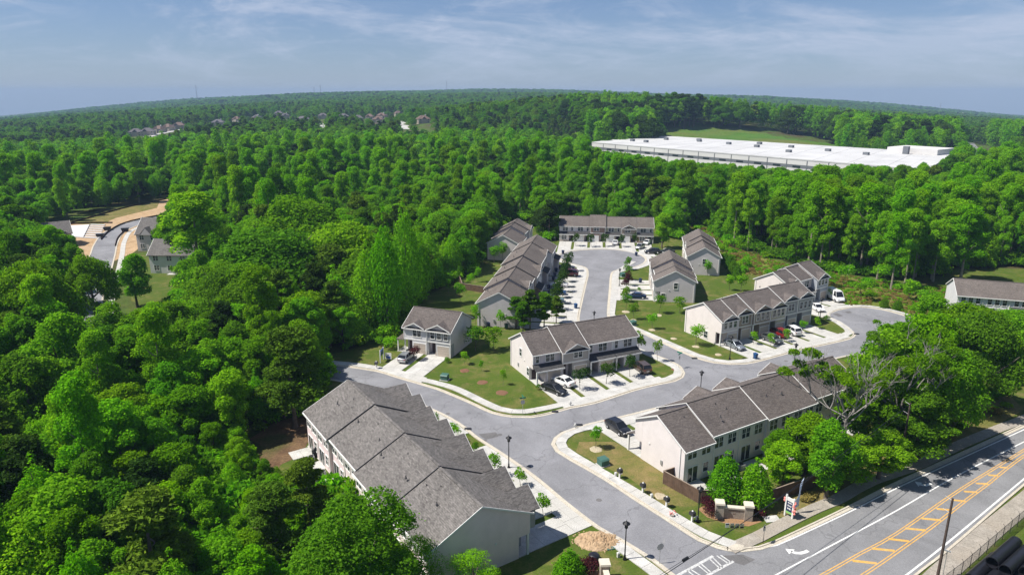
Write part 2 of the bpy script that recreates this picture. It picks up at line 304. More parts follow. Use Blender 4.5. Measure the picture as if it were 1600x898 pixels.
# ------------------------------------------------------------------ mesh helpers
class MB:
    def __init__(s): s.v = []; s.f = []; s.mi = []
    def poly(s, pts, mi=0):
        k = len(s.v); s.v += [tuple(p) for p in pts]; s.f.append(tuple(range(k, k+len(pts)))); s.mi.append(mi); return s
    def box(s, x0, x1, y0, y1, z0, z1, mi=0):
        k = len(s.v); s.v += [(x0,y0,z0),(x1,y0,z0),(x1,y1,z0),(x0,y1,z0),(x0,y0,z1),(x1,y0,z1),(x1,y1,z1),(x0,y1,z1)]
        s.f += [tuple(k+i for i in q) for q in ((3,2,1,0),(4,5,6,7),(0,1,5,4),(1,2,6,5),(2,3,7,6),(3,0,4,7))]; s.mi += [mi]*6; return s
    def prism(s, bot, top, mi=0):                 # matching rings, closed both ends
        k = len(s.v); n = len(bot); s.v += [tuple(p) for p in bot]+[tuple(p) for p in top]
        s.f += [tuple(range(k+n-1, k-1, -1)), tuple(range(k+n, k+2*n))]; s.mi += [mi]*2
        for i in range(n): j = (i+1) % n; s.f.append((k+i, k+j, k+n+j, k+n+i)); s.mi.append(mi)
        return s
    def exyz(s, yz, xa, xb, mi=0):                # yz profile extruded in x
        return s.prism([(xa, y, z) for y, z in yz], [(xb, y, z) for y, z in yz], mi)
    def cyl(s, c0, c1, r0, r1, n=8, mi=0, cap=True):
        a = Vector(c0); b = Vector(c1); d = (b-a).normalized() if (b-a).length > 1e-9 else Vector((0, 0, 1))
        q = d.to_track_quat('Z', 'Y'); ring = [q @ Vector((math.cos(2*math.pi*i/n), math.sin(2*math.pi*i/n), 0)) for i in range(n)]
        k = len(s.v); s.v += [tuple(a+p*r0) for p in ring]+[tuple(b+p*r1) for p in ring]
        for i in range(n): j = (i+1) % n; s.f.append((k+i, k+j, k+n+j, k+n+i)); s.mi.append(mi)
        if cap: s.f += [tuple(range(k+n-1, k-1, -1)), tuple(range(k+n, k+2*n))]; s.mi += [mi]*2
        return s
    def tube(s, pts, rad, n=6, mi=0):
        k0 = len(s.v); P = [Vector(p) for p in pts]
        for i, p in enumerate(P):
            d = (P[min(i+1, len(P)-1)]-P[max(i-1, 0)]).normalized(); q = d.to_track_quat('Z', 'Y')
            s.v += [tuple(p+q @ Vector((math.cos(2*math.pi*a/n)*rad[i], math.sin(2*math.pi*a/n)*rad[i], 0))) for a in range(n)]
        for i in range(len(P)-1):
            for a in range(n):
                b = (a+1) % n; s.f.append((k0+i*n+a, k0+i*n+b, k0+(i+1)*n+b, k0+(i+1)*n+a)); s.mi.append(mi)
        s.f += [tuple(range(k0+n-1, k0-1, -1)), tuple(range(k0+(len(P)-1)*n, k0+len(P)*n))]; s.mi += [mi]*2; return s
    def ball(s, c, r, nu=8, nv=5, sx=1, sz=1, jit=0, mi=0):
        k = len(s.v); c = Vector(c)
        for j in range(nv+1):
            t = math.pi*j/nv
            for i in range(nu):
                a = 2*math.pi*i/nu; w = r*(1+random.uniform(-jit, jit))
                s.v.append((c.x+w*sx*math.sin(t)*math.cos(a), c.y+w*sx*math.sin(t)*math.sin(a), c.z+w*sz*math.cos(t)))
        for j in range(nv):
            for i in range(nu):
                b = (i+1) % nu; s.f.append((k+j*nu+i, k+(j+1)*nu+i, k+(j+1)*nu+b, k+j*nu+b)); s.mi.append(mi)
        return s
    def mesh(s, name, mats):
        me = bpy.data.meshes.new(name); me.from_pydata(s.v, [], s.f)
        for m in (mats if isinstance(mats, (list, tuple)) else [mats]): me.materials.append(M[m] if isinstance(m, str) else m)
        me.polygons.foreach_set('material_index', s.mi); me.update(); return me
    def obj(s, name, mats, parent=None, smooth=False, loc=None):
        return link(name, s.mesh(name, mats), parent, smooth, loc)
def link(name, me, parent=None, smooth=False, loc=None, rotz=0):
    o = bpy.data.objects.new(name, me); C.objects.link(o); o.parent = parent
    if loc is not None: o.location = loc
    if rotz: o.rotation_euler.z = rotz
    if smooth and me: me.polygons.foreach_set('use_smooth', [True]*len(me.polygons))
    return o
def thing(name, label, cat, loc=(0, 0, 0), rotz=0, group=None):
    o = bpy.data.objects.new(name, None); C.objects.link(o); o.location = loc; o.rotation_euler = (0, 0, rotz); o.empty_display_size = 0.3
    o['label'] = label; o['category'] = cat
    if group: o['group'] = group
    return o
def tag(o, label, cat, group=None):
    o['label'] = label; o['category'] = cat
    if group: o['group'] = group
    return o
def struct(o): o['kind'] = 'structure'; return o
def kids(o): return KIDS.get(o.name, [])
def copytree(root, loc, rotz, label=None, group=None, scale=None):
    kd = {}
    for ch in root.children: kd.setdefault(ch, list(ch.children))
    r = root.copy(); C.objects.link(r); r.location = loc; r.rotation_euler = (0, 0, rotz)
    if label: r['label'] = label
    if group: r['group'] = group
    if scale: r.scale = scale
    for ch, gs in kd.items():
        c = ch.copy(); C.objects.link(c); c.parent = r
        for g in gs: d = g.copy(); C.objects.link(d); d.parent = c
    return r
def smoothline(P, step=1.5):
    P = [Vector((p[0], p[1])) for p in P]; out = []
    Q = [2*P[0]-P[1]]+P+[2*P[-1]-P[-2]]
    for i in range(1, len(Q)-2):
        a, b, c, d = Q[i-1:i+3]; n = max(1, int((c-b).length/step))
        for k in range(n):
            t = k/n; out.append(0.5*((2*b)+(c-a)*t+(2*a-5*b+4*c-d)*t*t+(3*b-a-3*c+d)*t**3))
    out.append(P[-1]); return out
def offset(L, d):                              # +d to the left of travel
    o = []
    for i, p in enumerate(L):
        t = (L[min(i+1, len(L)-1)]-L[max(i-1, 0)]).normalized(); o.append(p+Vector((-t.y, t.x))*d)
    return o
def band(mb, L, d0, d1, z, zb=None, mi=0):
    a = offset(L, d0); b = offset(L, d1)
    for i in range(len(L)-1):
        top = [(a[i].x, a[i].y, z), (b[i].x, b[i].y, z), (b[i+1].x, b[i+1].y, z), (a[i+1].x, a[i+1].y, z)]
        if d1 > d0: top = top[::-1]
        if zb is None: mb.poly(top, mi)
        else: mb.prism([(x, y, zb) for x, y, _ in top], top, mi)
    return mb
def sheet(name, pts, z, mat, parent=None, thick=None):
    from mathutils.geometry import tessellate_polygon
    me = bpy.data.meshes.new(name); pts = [Vector((p[0], p[1], z)) for p in pts]
    area = sum(pts[i].x*pts[(i+1) % len(pts)].y-pts[(i+1) % len(pts)].x*pts[i].y for i in range(len(pts)))
    if area < 0: pts.reverse()
    tri = tessellate_polygon([pts]); fs = []
    for t in tri:
        a, b, c = (pts[i] for i in t)
        fs.append(t if (b-a).cross(c-a).z > 0 else t[::-1])
    me.from_pydata([tuple(p) for p in pts], [], fs); me.materials.append(M[mat]); me.update()
    return link(name, me, parent)
def pxs(L): return [G(*p) for p in L]
def slabs(parent, a, b, c, d, nu, nv, z0, z1, mat='concrete', gap=0.03, name='slab'):
    a, b, c, d = (Vector(p[:2]) for p in (a, b, c, d))
    f = lambda u, v: (a*(1-u)+b*u)*(1-v)+(d*(1-u)+c*u)*v
    lu = max((b-a).length, 0.1); lv = max((d-a).length, 0.1); gu = gap/lu/2; gv = gap/lv/2
    for i in range(nu):
        for j in range(nv):
            u0, u1, v0, v1 = i/nu+gu, (i+1)/nu-gu, j/nv+gv, (j+1)/nv-gv
            q = [f(u0, v0), f(u1, v0), f(u1, v1), f(u0, v1)]
            if (q[1]-q[0]).x*(q[2]-q[1]).y-(q[1]-q[0]).y*(q[2]-q[1]).x < 0: q.reverse()
            dz = random.uniform(-0.006, 0.006)
            MB().prism([(p.x, p.y, z0) for p in q], [(p.x, p.y, z1+dz) for p in q]).obj(name, mat, parent)
# ------------------------------------------------------------------ ground sheet, to the horizon
xs = np.unique(np.concatenate([np.linspace(-330, 330, 67), np.sign(np.linspace(-1, 1, 81))*330+np.sign(np.linspace(-1, 1, 81))*4600*np.abs(np.linspace(-1, 1, 81))**2]))
ys = np.unique(np.concatenate([np.linspace(-600, 0, 9), np.linspace(0, 960, 81), 960+4400*np.linspace(0, 1, 61)**1.6]))
gx, gy = np.meshgrid(xs, ys); gz = hz(gx, gy); nx, ny = len(xs), len(ys)
vv = np.stack([gx.ravel(), gy.ravel(), gz.ravel()], 1)
ff = [(j*nx+i, j*nx+i+1, (j+1)*nx+i+1, (j+1)*nx+i) for j in range(ny-1) for i in range(nx-1)]
me = bpy.data.meshes.new('ground'); me.from_pydata(vv.tolist(), [], ff); me.materials.append(M['floor']); me.polygons.foreach_set('use_smooth', [True]*len(ff))
struct(link('ground', me))
CLEAR = [(900,1100),(690,1010),(650,930),(610,880),(560,800),(475,750),(405,748),(384,690),(425,662),(478,645),(503,604),(512,585),(498,570),(508,556),(560,543),(618,528),(640,500),(655,472),(690,450),(712,437),(738,432),(750,408),(754,385),(776,362),(802,345),(838,350),(848,370),(858,379),(868,374),(870,349),(1026,349),(1036,372),(1062,374),(1068,356),(1100,352),(1142,386),(1185,398),(1240,415),(1300,426),(1420,446),(1470,448),(1480,420),(1760,420),(1760,1150)]
CLEARW = pxs(CLEAR)
def wpts(L): return [tuple(p) for p in L]
struct(sheet('lawn', CLEARW, 0.02, 'lawn'))
MEADOW = pxs([(1062,353),(1100,353),(1142,387),(1185,399),(1240,416),(1300,427),(1420,447),(1475,450),(1500,470),(1470,520),(1430,497),(1407,488),(1376,480.5),(1345,477),(1318,478),(1300,462),(1290,440),(1240,421),(1200,432),(1150,430),(1132,405),(1095,365)])
struct(sheet('meadow', MEADOW, 0.03, 'meadow'))
struct(sheet('dry_lawn', pxs([(905,690),(960,690),(1040,735),(1062,760),(1090,775),(1090,790),(1040,790),(985,748),(940,728),(900,705)]), 0.03, 'dry_lawn'))
struct(sheet('bare_ground', pxs([(384,690),(425,662),(478,645),(482,690),(470,712),(440,725),(420,745),(400,748)]), 0.03, 'soil'))
struct(sheet('roadside_ground', pxs([(1245,812),(1185,800),(1200,770),(1290,745),(1400,700),(1500,640),(1560,600),(1600,640),(1500,695),(1400,738),(1300,785)]), 0.03, 'dry_lawn'))
struct(sheet('straw_bed', pxs([(1090,795),(1100,790),(1150,800),(1185,808),(1190,815),(1170,822),(1140,820),(1105,808)]), 0.045, 'straw'))
struct(sheet('straw_bed', pxs([(905,898),(930,888),(955,905),(960,930),(905,930)]), 0.045, 'straw'))
# ------------------------------------------------------------------ streets
K_S1L = pxs([(1075,915),(1055,897),(1025,874),(970,840),(937,822),(887,784),(840,745),(792,711),(747,682),(730,668),(705,652),(667,634),(625,617),(580,604),(536,595),(490,589),(430,586)])
K_UP = pxs([(430,567),(490,569),(527,572),(588,581),(614,589),(662,603),(682,609),(730,629),(767,646),(800,652.5),(830,653),(860,647.5),(892,638.5),(930,631),(992,611),(1030,601.5),(1055,596.5),(1068,590),(1071,583),(1066,574),(1050,564),(1000,545),(960,530),(925,517),(909,506),(905.7,497),(911,469.6),(917.7,440),(920,428),(916,418),(895,412),(879,405.5),(873.5,400),(884,395),(905.6,391.6),(940,390),(970,391.6),(996.5,397.5),(1007,404),(1004.5,411),(988.5,417.5),(970,420.5),(957,424),(953,431),(951,453.6),(948,491),(952,499),(962,505),(980,512),(1015,527),(1065,551),(1090,561),(1115,567.5),(1140,570),(1165,569.5),(1180,567),(1206,560),(1253,547.5),(1301,537),(1329,530),(1338,523),(1332,516),(1314,503),(1297,494),(1303,487.5),(1320,483),(1345,480.5),(1376,484),(1407,492),(1425,498),(1440,510),(1435,525),(1405,540),(1365,550),(1330,554),(1300,560),(1234,576),(1110,613.5),(990,645),(955,653),(922,660.5),(900,666.5),(877,675),(865,684),(860.5,694),(868,706),(890,719.5),(940,748),(990,781),(1037,811),(1090,845),(1120,857),(1137,861)])
LS1, LUP = smoothline(K_S1L), smoothline(K_UP)
street = struct(sheet('street', wpts(LS1)+wpts(LUP), 0.036, 'asphalt'))
KA = pxs([(1137,861),(1160,862.5),(1190,859),(1216,850),(1324,799),(1400,760),(1500,714),(1600,668),(1700,622)])
LKA = smoothline(KA)
KR = pxs([(1300,1005),(1425,899),(1484,853),(1588,764),(1700,672)])
LKR = smoothline(KR)
mroad = struct(sheet('main_road', wpts(LKA)+wpts(LKR)[::-1]+pxs([(1150,1130),(800,1130),(900,1010),(1000,950),(1075,915)]), 0.036, 'asphalt_main'))
def kerb(L, side, k=1.0):
    mb = MB(); band(mb, L, 0.02*side, 0.42*k*side, 0.055, 0.03); band(mb, L, 0.42*k*side, (0.42*k+0.2)*side, 0.14, 0.0)
    struct(mb.obj('kerb', 'kerb'))
kerb(LS1, 1); kerb(LUP, 1); kerb(LKA, 1); kerb(LKR, -1, 0.3)
# painted markings on the main road
def line(name, P, w, mat, z=0.041):
    band(mb := MB(), smoothline(P, 3), -w/2, w/2, z); return mb.obj(name, mat, mroad)
line('edge_line', pxs([(1166,858),(1190,856),(1214,851.5),(1324,801),(1400,763),(1500,717),(1600,671),(1700,625)]), 0.17, 'paint_white')
line('lane_line', pxs([(1155,930),(1218.6,894.6),(1310,846),(1400,798),(1488,747),(1600,690),(1700,640)]), 0.17, 'paint_white')
line('edge_line', pxs([(1330,965),(1416.8,897.5),(1476.8,850.7),(1582.8,762.3),(1700,664)]), 0.2, 'paint_white')
YL = [(1180,955),(1291,894.6),(1345,864),(1400,833.7),(1500,765),(1600,703),(1700,640)]; YR = [(1250,960),(1360,890.6),(1410,856),(1458,821.5),(1513.7,778),(1541,758),(1600,712),(1700,648)]
for L in (YL, YR):
    S = smoothline(pxs(L), 2)
    for d in (-0.14, 0.14): band(mb := MB(), offset(S, d), -0.06, 0.06, 0.041); mb.obj('centre_line', 'paint_yellow', mroad)
for (xa, ya, xb, yb) in [(1253,917,1322,925),(1300,889,1372,883),(1330,875.5,1372,880),(1361,856.5,1400,860.5),(1387,841.5,1422,845.5),(1413,825,1448,828.5),(1438,809.5,1471,812.5),(1462,794.5,1488,797),(1484,780.5,1510,783),(1505,767.5,1528,769),(1524,755,1545,756),(1543,742,1560,743),(1561,730,1575,730.5)]:
    if (xa, ya) == (1300, 889): continue
    a = Vector(G(xa, ya)); b = Vector(G(xb, yb)); L = [a+(b-a)*0.04, b-(b-a)*0.04]
    band(mb := MB(), L, -0.2, 0.2, 0.042); mb.obj('hatch_bar', 'paint_yellow', mroad)
def arrow(tip, P, tailw, parent=mroad):
    S = smoothline(pxs(P), 0.4); band(mb := MB(), S, -tailw/2, tailw/2, 0.042); mb.obj('turn_arrow', 'paint_white', parent)
    sheet('turn_arrow_head', pxs(tip), 0.042, 'paint_white', parent)
arrow([(1227,857),(1242,858.3),(1233,865.5)], [(1236,861.5),(1243,863.5),(1250,864),(1257,862.5),(1262.5,860)], 0.42)
arrow([(1429,752),(1441,754),(1435,760)], [(1437,757),(1446,758.5),(1455,755)], 0.4)
def wline(name, p, q, w, mat, parent):
    a, b = Vector(G(*p)), Vector(G(*q)); band(mb := MB(), [a, b], -w/2, w/2, 0.042); mb.obj(name, mat, parent)
wline('crosswalk_line', (1058,899), (1114,868.5), 0.32, 'paint_worn', mroad); wline('crosswalk_line', (1085,910), (1146,876.5), 0.3, 'paint_worn', mroad)
for (p, q) in [((1074,891),(1092,905)),((1079,889),(1099,902)),((1091,883),(1107,896)),((1096,881),(1111,894)),((1109,873),(1125,888)),((1114,871),(1129,886)),((1120,868),(1138,880)),((1126,867),(1142,878))]:
    wline('crosswalk_bar', p, q, 0.16, 'paint_worn', mroad)
struct(sheet('road_patch', pxs([(1128,868),(1160,866),(1180,874),(1162,883),(1146,878)]), 0.0405, 'patch', mroad))
struct(sheet('road_patch', pxs([(748,678),(775,675),(779,682),(760,686.5),(753,683)]), 0.0405, 'patch', street))
struct(sheet('road_patch', pxs([(1301,490.5),(1308,489.2),(1318,493.3),(1311,495)]), 0.0405, 'patch', street))
struct(sheet('road_patch', pxs([(1320,487),(1327,486),(1332,488.4),(1325,489.6)]), 0.0405, 'patch', street))
for (x, y) in [(781,679),(826,730),(936,781),(700,646),(1135,591),(1228,564),(1000,592),(878,674.5),(757,688)]:
    p = G(x, y); MB().cyl((p[0], p[1], 0.03), (p[0], p[1], 0.048), 0.36, 0.36, 14).obj('manhole_cover', 'patch', street)
for (x, y) in [(731,670.5),(867,643.5),(905,664.5),(1338,522),(1085,560)]:
    p = G(x, y); MB().box(p[0]-0.5, p[0]+0.5, p[1]-0.3, p[1]+0.3, 0.0, 0.16).obj('storm_drain', 'dark_steel', street)
# pavements: one raised slab per bay
def sidewalk(P, w, bay, mat='concrete', z=0.125, px=True):
    L = smoothline(pxs(P) if px else P, bay); par = bpy.data.objects.new('sidewalk', None); C.objects.link(par); struct(par)
    a, b = offset(L, w/2), offset(L, -w/2)
    for i in range(len(L)-1):
        slabs(par, a[i], b[i], b[i+1], a[i+1], 1, 1, 0.0, z, mat, 0.035)
    return par
sidewalk([(1148,852),(1125,844),(1102,835),(1050,805),(990,767.5),(940,738),(897.5,713),(880,701),(876,692),(880,684),(892,675.5),(908,670.5),(925,667),(942,663)], 1.5, 1.5)
sidewalk([(962,848),(985,866),(1010,884),(1032,901),(1050,918)], 1.5, 1.5)
sidewalk([(430,563),(490,564),(524,567),(560,570.5),(600,577)], 1.5, 1.6)
sidewalk([(660,594),(671,596),(711,607),(755,628),(780,639),(800,643),(820,643.5),(855,637.5),(885,630.5)], 1.5, 1.6)
sidewalk([(1020,598),(1045,592),(1058,586),(1060,578),(1052,572),(1038,565),(1005,550),(975,538)], 1.5, 1.7)
sidewalk([(955,491),(960,498),(980,508),(1015,523),(1065,545),(1090,555.5),(1115,563),(1140,566),(1165,564),(1178,561)], 1.5, 1.7)
sidewalk([(990,409),(966,424),(961,434),(960,453.6),(958,470),(955,491)], 1.6, 2.0)
sidewalk([(1318,524),(1327,520),(1325,515),(1308,503),(1290,494),(1297,485),(1316,479)], 1.6, 2.0)
sidewalk([(1318,480),(1345,478),(1376,481),(1409,489),(1428,495)], 1.0, 2.0)
sidewalk([(1140,858),(1160,850),(1185,839),(1230,815.5),(1275,794),(1305,782),(1360,752),(1430,728),(1500,695),(1563,669),(1600,655),(1700,612)], 1.7, 1.8, 'concrete_old')
sidewalk([(1409,960),(1470,898),(1514,859),(1554,823.5),(1603,783.5),(1703,700)], 2.4, 3.0, 'concrete_old', 0.10)
struct(sheet('kerb_ramp', pxs([(1137,855),(1150,850),(1163,853),(1160,860),(1145,860)]), 0.135, 'kerb'))
# ------------------------------------------------------------------ windows, doors shared by all houses
WC = {}
def winmesh(w, h, twin, trim='trim'):
    k = (round(w, 2), round(h, 2), twin, trim)
    if k in WC: return WC[k]
    t = 0.1; f = MB()
    f.box(-w/2-t, w/2+t, -0.07, 0.02, h, h+t).box(-w/2-t, w/2+t, -0.09, 0.02, -t, 0).box(-w/2-t, -w/2, -0.07, 0.02, 0, h).box(w/2, w/2+t, -0.07, 0.02, 0, h)
    if twin: f.box(-0.06, 0.06, -0.06, 0.02, 0, h)
    f.box(-w/2, w/2, -0.035, 0.01, h/2-0.025, h/2+0.025)
    n = 2 if twin else 1
    for i in range(n):
        cx = -w/2+w/n*(i+0.5); f.box(cx-0.015, cx+0.015, -0.03, 0.008, h/2, h)
    WC[k] = (f.mesh('window_frame', trim), MB().box(-w/2, w/2, -0.012, 0.0, 0, h).mesh('window_pane', 'glass')); return WC[k]
def window(root, x, y, z, w=0.9, h=1.4, rot=0, twin=False, trim='trim'):
    f, p = winmesh(w, h, twin, trim); o = link('window', f, root, loc=(x, y, z), rotz=rot); link('pane', p, o)
DC = {}
def garage(root, x, y, z, w=2.5, h=2.15, mat='garage_tan'):
    k = ('g', w, h, mat)
    if k not in DC:
        a = MB(); t = 0.12
        a.box(-w/2-t, -w/2, -0.06, 0.02, 0, h).box(w/2, w/2+t, -0.06, 0.02, 0, h).box(-w/2-t, w/2+t, -0.06, 0.02, h, h+t)
        b = []
        q = MB()
        for i in range(4): q.box(-w/2, w/2, -0.03, 0.01, h/4*i+0.012, h/4*(i+1)-0.012)
        for i in range(4):
            for j in range(4): cx = -w/2+w/4*(j+0.5); q.box(cx-w/8+0.08, cx+w/8-0.08, -0.045, -0.03, h/4*i+0.12, h/4*(i+1)-0.12)
        q.box(-w/2, w/2, -0.005, 0.01, 0, h)
        DC[k] = (a.mesh('garage_frame', 'trim'), q.mesh('garage_panels', mat))
    o = link('garage_door', DC[k][0], root, loc=(x, y, z)); link('door_leaf', DC[k][1], o)
def door(root, x, y, z, w=0.95, h=2.1, rot=0, mat='door_dark'):
    k = ('d', w, h, mat)
    if k not in DC:
        DC[k] = (MB().box(-w/2, w/2, -0.05, 0.01, 0, h).box(-w/2+0.15, -0.05, -0.065, -0.05, 0.2, 0.85).box(0.05, w/2-0.15, -0.065, -0.05, 0.2, 0.85).box(-w/2+0.15, -0.05, -0.065, -0.05, 1.05, 1.9).box(0.05, w/2-0.15, -0.065, -0.05, 1.05, 1.9).mesh('front_door', mat),
                 MB().ball((w/2-0.1, -0.09, 1.0), 0.04, 6, 4).mesh('handle', 'galv'))
    o = link('front_door', DC[k][0], root, loc=(x, y, z), rotz=rot); link('handle', DC[k][1], o)
def slider(root, x, y, z, rot):
    k = 'slider'
    if k not in DC:
        w, h = 1.7, 2.1
        DC[k] = (MB().box(-w/2-0.08, w/2+0.08, -0.06, 0.01, h, h+0.08).box(-w/2-0.08, -w/2, -0.06, 0.01, 0, h).box(w/2, w/2+0.08, -0.06, 0.01, 0, h).box(-0.05, 0.05, -0.05, 0.01, 0, h).mesh('patio_door', 'trim'), MB().box(-w/2, w/2, -0.015, 0, 0.02, h).mesh('pane', 'glass'))
    o = link('patio_door', DC[k][0], root, loc=(x, y, z), rotz=rot); link('pane', DC[k][1], o)
VENT = {}
def roofvent(root, x, y, z):
    if 'v' not in VENT: VENT['v'] = MB().cyl((0, 0, -0.2), (0, 0, 0.28), 0.05, 0.05, 6).cyl((0, 0, -0.15), (0, 0, 0.03), 0.16, 0.07, 6).mesh('vent_pipe', 'lead')
    link('vent_pipe', VENT['v'], root, loc=(x, y, z))
def rafters(mb, prof, xa, xb, th=0.16):       # thickened roof strip along yz profile points, one closed piece
    return mb.exyz(list(prof)+[(y, z-th) for y, z in reversed(prof)], xa, xb)
def townhouses(label, origin, u, units, depth, sections, side='cream', roof='roof_brown', eave=5.2, rise=2.5, rear_windows=False, gar='garage_tan', gpitch=0.78, end_windows=(), group='townhouse rows of the estate', slab_mat='concrete', steptrim='trim'):
    u = Vector(u).normalized(); root = thing('townhouse_row', label, 'townhouse', (origin[0], origin[1], 0), math.atan2(u.y, u.x), group)
    x = 0.0; ui = 0; S = []; UX = []
    for (n, dz, yf) in sections:
        xa = x
        for k in range(n): x += units[ui]['w']; ui += 1
        S.append((xa, x, dz, yf))
    ui = 0; REC = 1.4; total = x
    for si, (xa, xb, dz, yf) in enumerate(S):
        n = sections[si][0]; R_ = eave+rise+dz; mid = depth/2; pit = rise/mid; E_ = R_-pit*(mid-yf)
        rz = lambda y: E_+pit*(y-yf) if y < mid else R_-pit*(y-mid)
        yb = depth+ (0.0 if si % 2 == 0 else 0.35)
        eb = rz(yb); g = 0.01
        MB().exyz([(yf+REC, 0), (yb, 0), (yb, eb-0.12), (mid, R_-0.14), (yf+REC, rz(yf+REC)-0.14)], xa+g, xb-g).obj('wall', side, root)
        ov = 0.32; pf = (yf-ov, E_-pit*ov); pr = (yb+ov, eb-pit*ov)
        xl = xa-(0.28 if si == 0 or dz > S[si-1][2] else 0.02); xr = xb+(0.28 if si == len(S)-1 or dz > S[si+1][2] else 0.02)
        ro = rafters(MB(), [(pf[0], pf[1]+0.06), (mid, R_+0.06), (pr[0], pr[1]+0.06)], xl+0.06, xr-0.06, 0.14).obj('roof', roof, root)
        for qi, xx in enumerate(((xl, xl+0.06), (xr-0.06, xr))):
            end = (si == 0 and qi == 0) or (si == len(S)-1 and qi == 1)
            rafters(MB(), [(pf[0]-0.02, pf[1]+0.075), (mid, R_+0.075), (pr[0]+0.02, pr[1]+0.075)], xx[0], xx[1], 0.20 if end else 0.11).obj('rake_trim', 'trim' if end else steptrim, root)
        MB().box(xl+0.06, xr-0.06, pf[0]-0.13, pf[0]-0.001, pf[1]-0.17, pf[1]+0.0).obj('gutter', 'trim', root)
        MB().box(xl+0.06, xr-0.06, pr[0]+0.001, pr[0]+0.13, pr[1]-0.17, pr[1]+0.0).obj('gutter', 'trim', root)
        MB().box(xl+0.06, xr-0.06, mid-0.16, mid+0.16, R_+0.03, R_+0.085).obj('ridge_cap', roof, root)
        for k in range(3): roofvent(root, xa+(xb-xa)*(0.2+0.3*k)+random.uniform(-0.6, 0.6), mid+random.uniform(1.0, 3.6), R_-pit*2.2)
        roofvent(root, xa+(xb-xa)*random.uniform(0.3, 0.7), mid+1.3, R_-pit*1.3)
        for (end, q0, q1) in ((si == 0, xa-0.004, xa+g+0.006), (si == len(S)-1, xb-g-0.006, xb+0.004)):
            if end: MB().exyz([(yf-0.004, 2.60+dz*0.5), (yf+REC-0.001, 2.60+dz*0.5), (yf+REC-0.001, rz(yf+REC)-0.145), (yf-0.004, E_-0.10)], q0, q1).obj('end_wall', side, root)
        x = xa
        for k in range(n):
            d = units[ui]; ui += 1; w = d['w']; x0, x1 = x, x+w; x = x1; st = d.get('style', 'flush'); fm = d.get('mat', side)
            left = d.get('entry', 'L') == 'L'; ew = w*0.36
            ex0, ex1 = (x0, x0+ew) if left else (x1-ew, x1); gx0, gx1 = (x0+ew, x1) if left else (x0, x1-ew)
            UX.append((x0, x1, gx0, gx1, yf))
            e0 = x0+g; e1 = x1-g; fb = 2.72+dz*0.5
            if st == 'flush':
                MB().exyz([(yf, fb), (yf+REC-0.002, fb), (yf+REC-0.002, rz(yf+REC)-0.15), (yf, E_-0.1)], e0, e1).obj('upper_wall', fm, root)
                MB().box(gx0+0.02, gx1-0.02, yf+0.005, yf+REC-0.004, 0, fb-0.002).obj('garage_wall', d.get('low', fm), root)
                MB().box(e0, e1, yf-0.045, yf+0.03, fb-0.06, fb+0.17).obj('band_board', 'trim', root)
                for q in (e0-0.02, e1-0.13): MB().box(q, q+0.15, yf-0.04, yf-0.001, fb+0.17, E_-0.12).obj('corner_board', 'trim', root)
                if d.get('post', True):
                    px_ = ex0+0.12 if left else ex1-0.12
                    MB().box(px_-0.11, px_+0.11, yf+0.08, yf+0.3, 0, fb-0.01).obj('porch_post', 'trim', root)
                if d.get('stone'):
                    for q in (gx0-0.02, gx1-0.38): MB().box(q, q+0.36, yf-0.05, yf+0.25, 0, 0.85).obj('stone_base', 'brick_pale', root)
                if d.get('garage', True): garage(root, (gx0+gx1)/2, yf, 0.03, min(2.45, gx1-gx0-0.5), 2.1, gar)
                door(root, (ex0+ex1)/2, yf+REC, 0.12); yw = yf
                if d.get('gable', True):
                    gw = d.get('gw', w-0.1); xm = (x0+x1)/2; ez0 = E_-0.02; az = E_+gw/2*gpitch*0.62; y1 = yf+(az-E_)/pit
                    pj = d.get('proj', 0)
                    if pj: MB().box(xm-gw/2+0.1, xm+gw/2-0.1, yf-pj, yf-0.05, fb+0.18, ez0-0.02).obj('bay_wall', fm, root)
                    yo = yf-0.4-pj; b0, b1 = xm-gw/2-0.15, xm+gw/2+0.15; ez = E_-0.02
                    for q in (b0, b1):
                        R = MB()
                        top = [(q, yo, ez+0.1), (xm, yo, az+0.14), (xm, y1+0.1, az+0.14), (q, yf+0.05, ez+0.1)]; bot = [(a, b, c-0.12) for a, b, c in top]
                        R.prism(bot, top).obj('gable_roof', roof, root)
                    yg = yf-0.02-pj; MB().prism([(b0+0.2, yg, ez), (b1-0.2, yg, ez), (xm, yg, az)], [(b0+0.2, yg+0.12, ez), (b1-0.2, yg+0.12, ez), (xm, yg+0.12, az)]).obj('gable_wall', d.get('gmat', fm), root)
                    ring = [(b0, ez-0.09), (xm, az-0.05), (b1, ez-0.09), (b1, ez+0.11), (xm, az+0.15), (b0, ez+0.11)]
                    MB().prism([(a, yo-0.05, c) for a, c in ring], [(a, yo-0.001, c) for a, c in ring]).obj('gable_trim', 'trim', root)
                    # small pent roof under the gable
                    MB().prism([(b0+0.1, yo+0.05, ez-0.15), (b1-0.1, yo+0.05, ez-0.15), (b1-0.1, yg-0.01, ez+0.08), (b0+0.1, yg-0.01, ez+0.08)], [(b0+0.1, yo+0.05, ez-0.09), (b1-0.1, yo+0.05, ez-0.09), (b1-0.1, yg-0.01, ez+0.16), (b0+0.1, yg-0.01, ez+0.16)]).obj('pent_roof', 'roof_dark', root)
            else:
                yw = yf; ny0 = yf-1.05; gt_ = d.get('garage', True)
                MB().exyz([(yf, fb-0.26), (yf+REC-0.002, fb-0.26), (yf+REC-0.002, rz(yf+REC)-0.15), (yf, E_-0.1)], e0, e1).obj('upper_wall', fm, root)
                MB().box(gx0+0.02, gx1-0.02, ny0, yf+REC-0.004, 0, fb-0.262).obj('garage_wall' if gt_ else 'front_wall', d.get('low', fm), root)
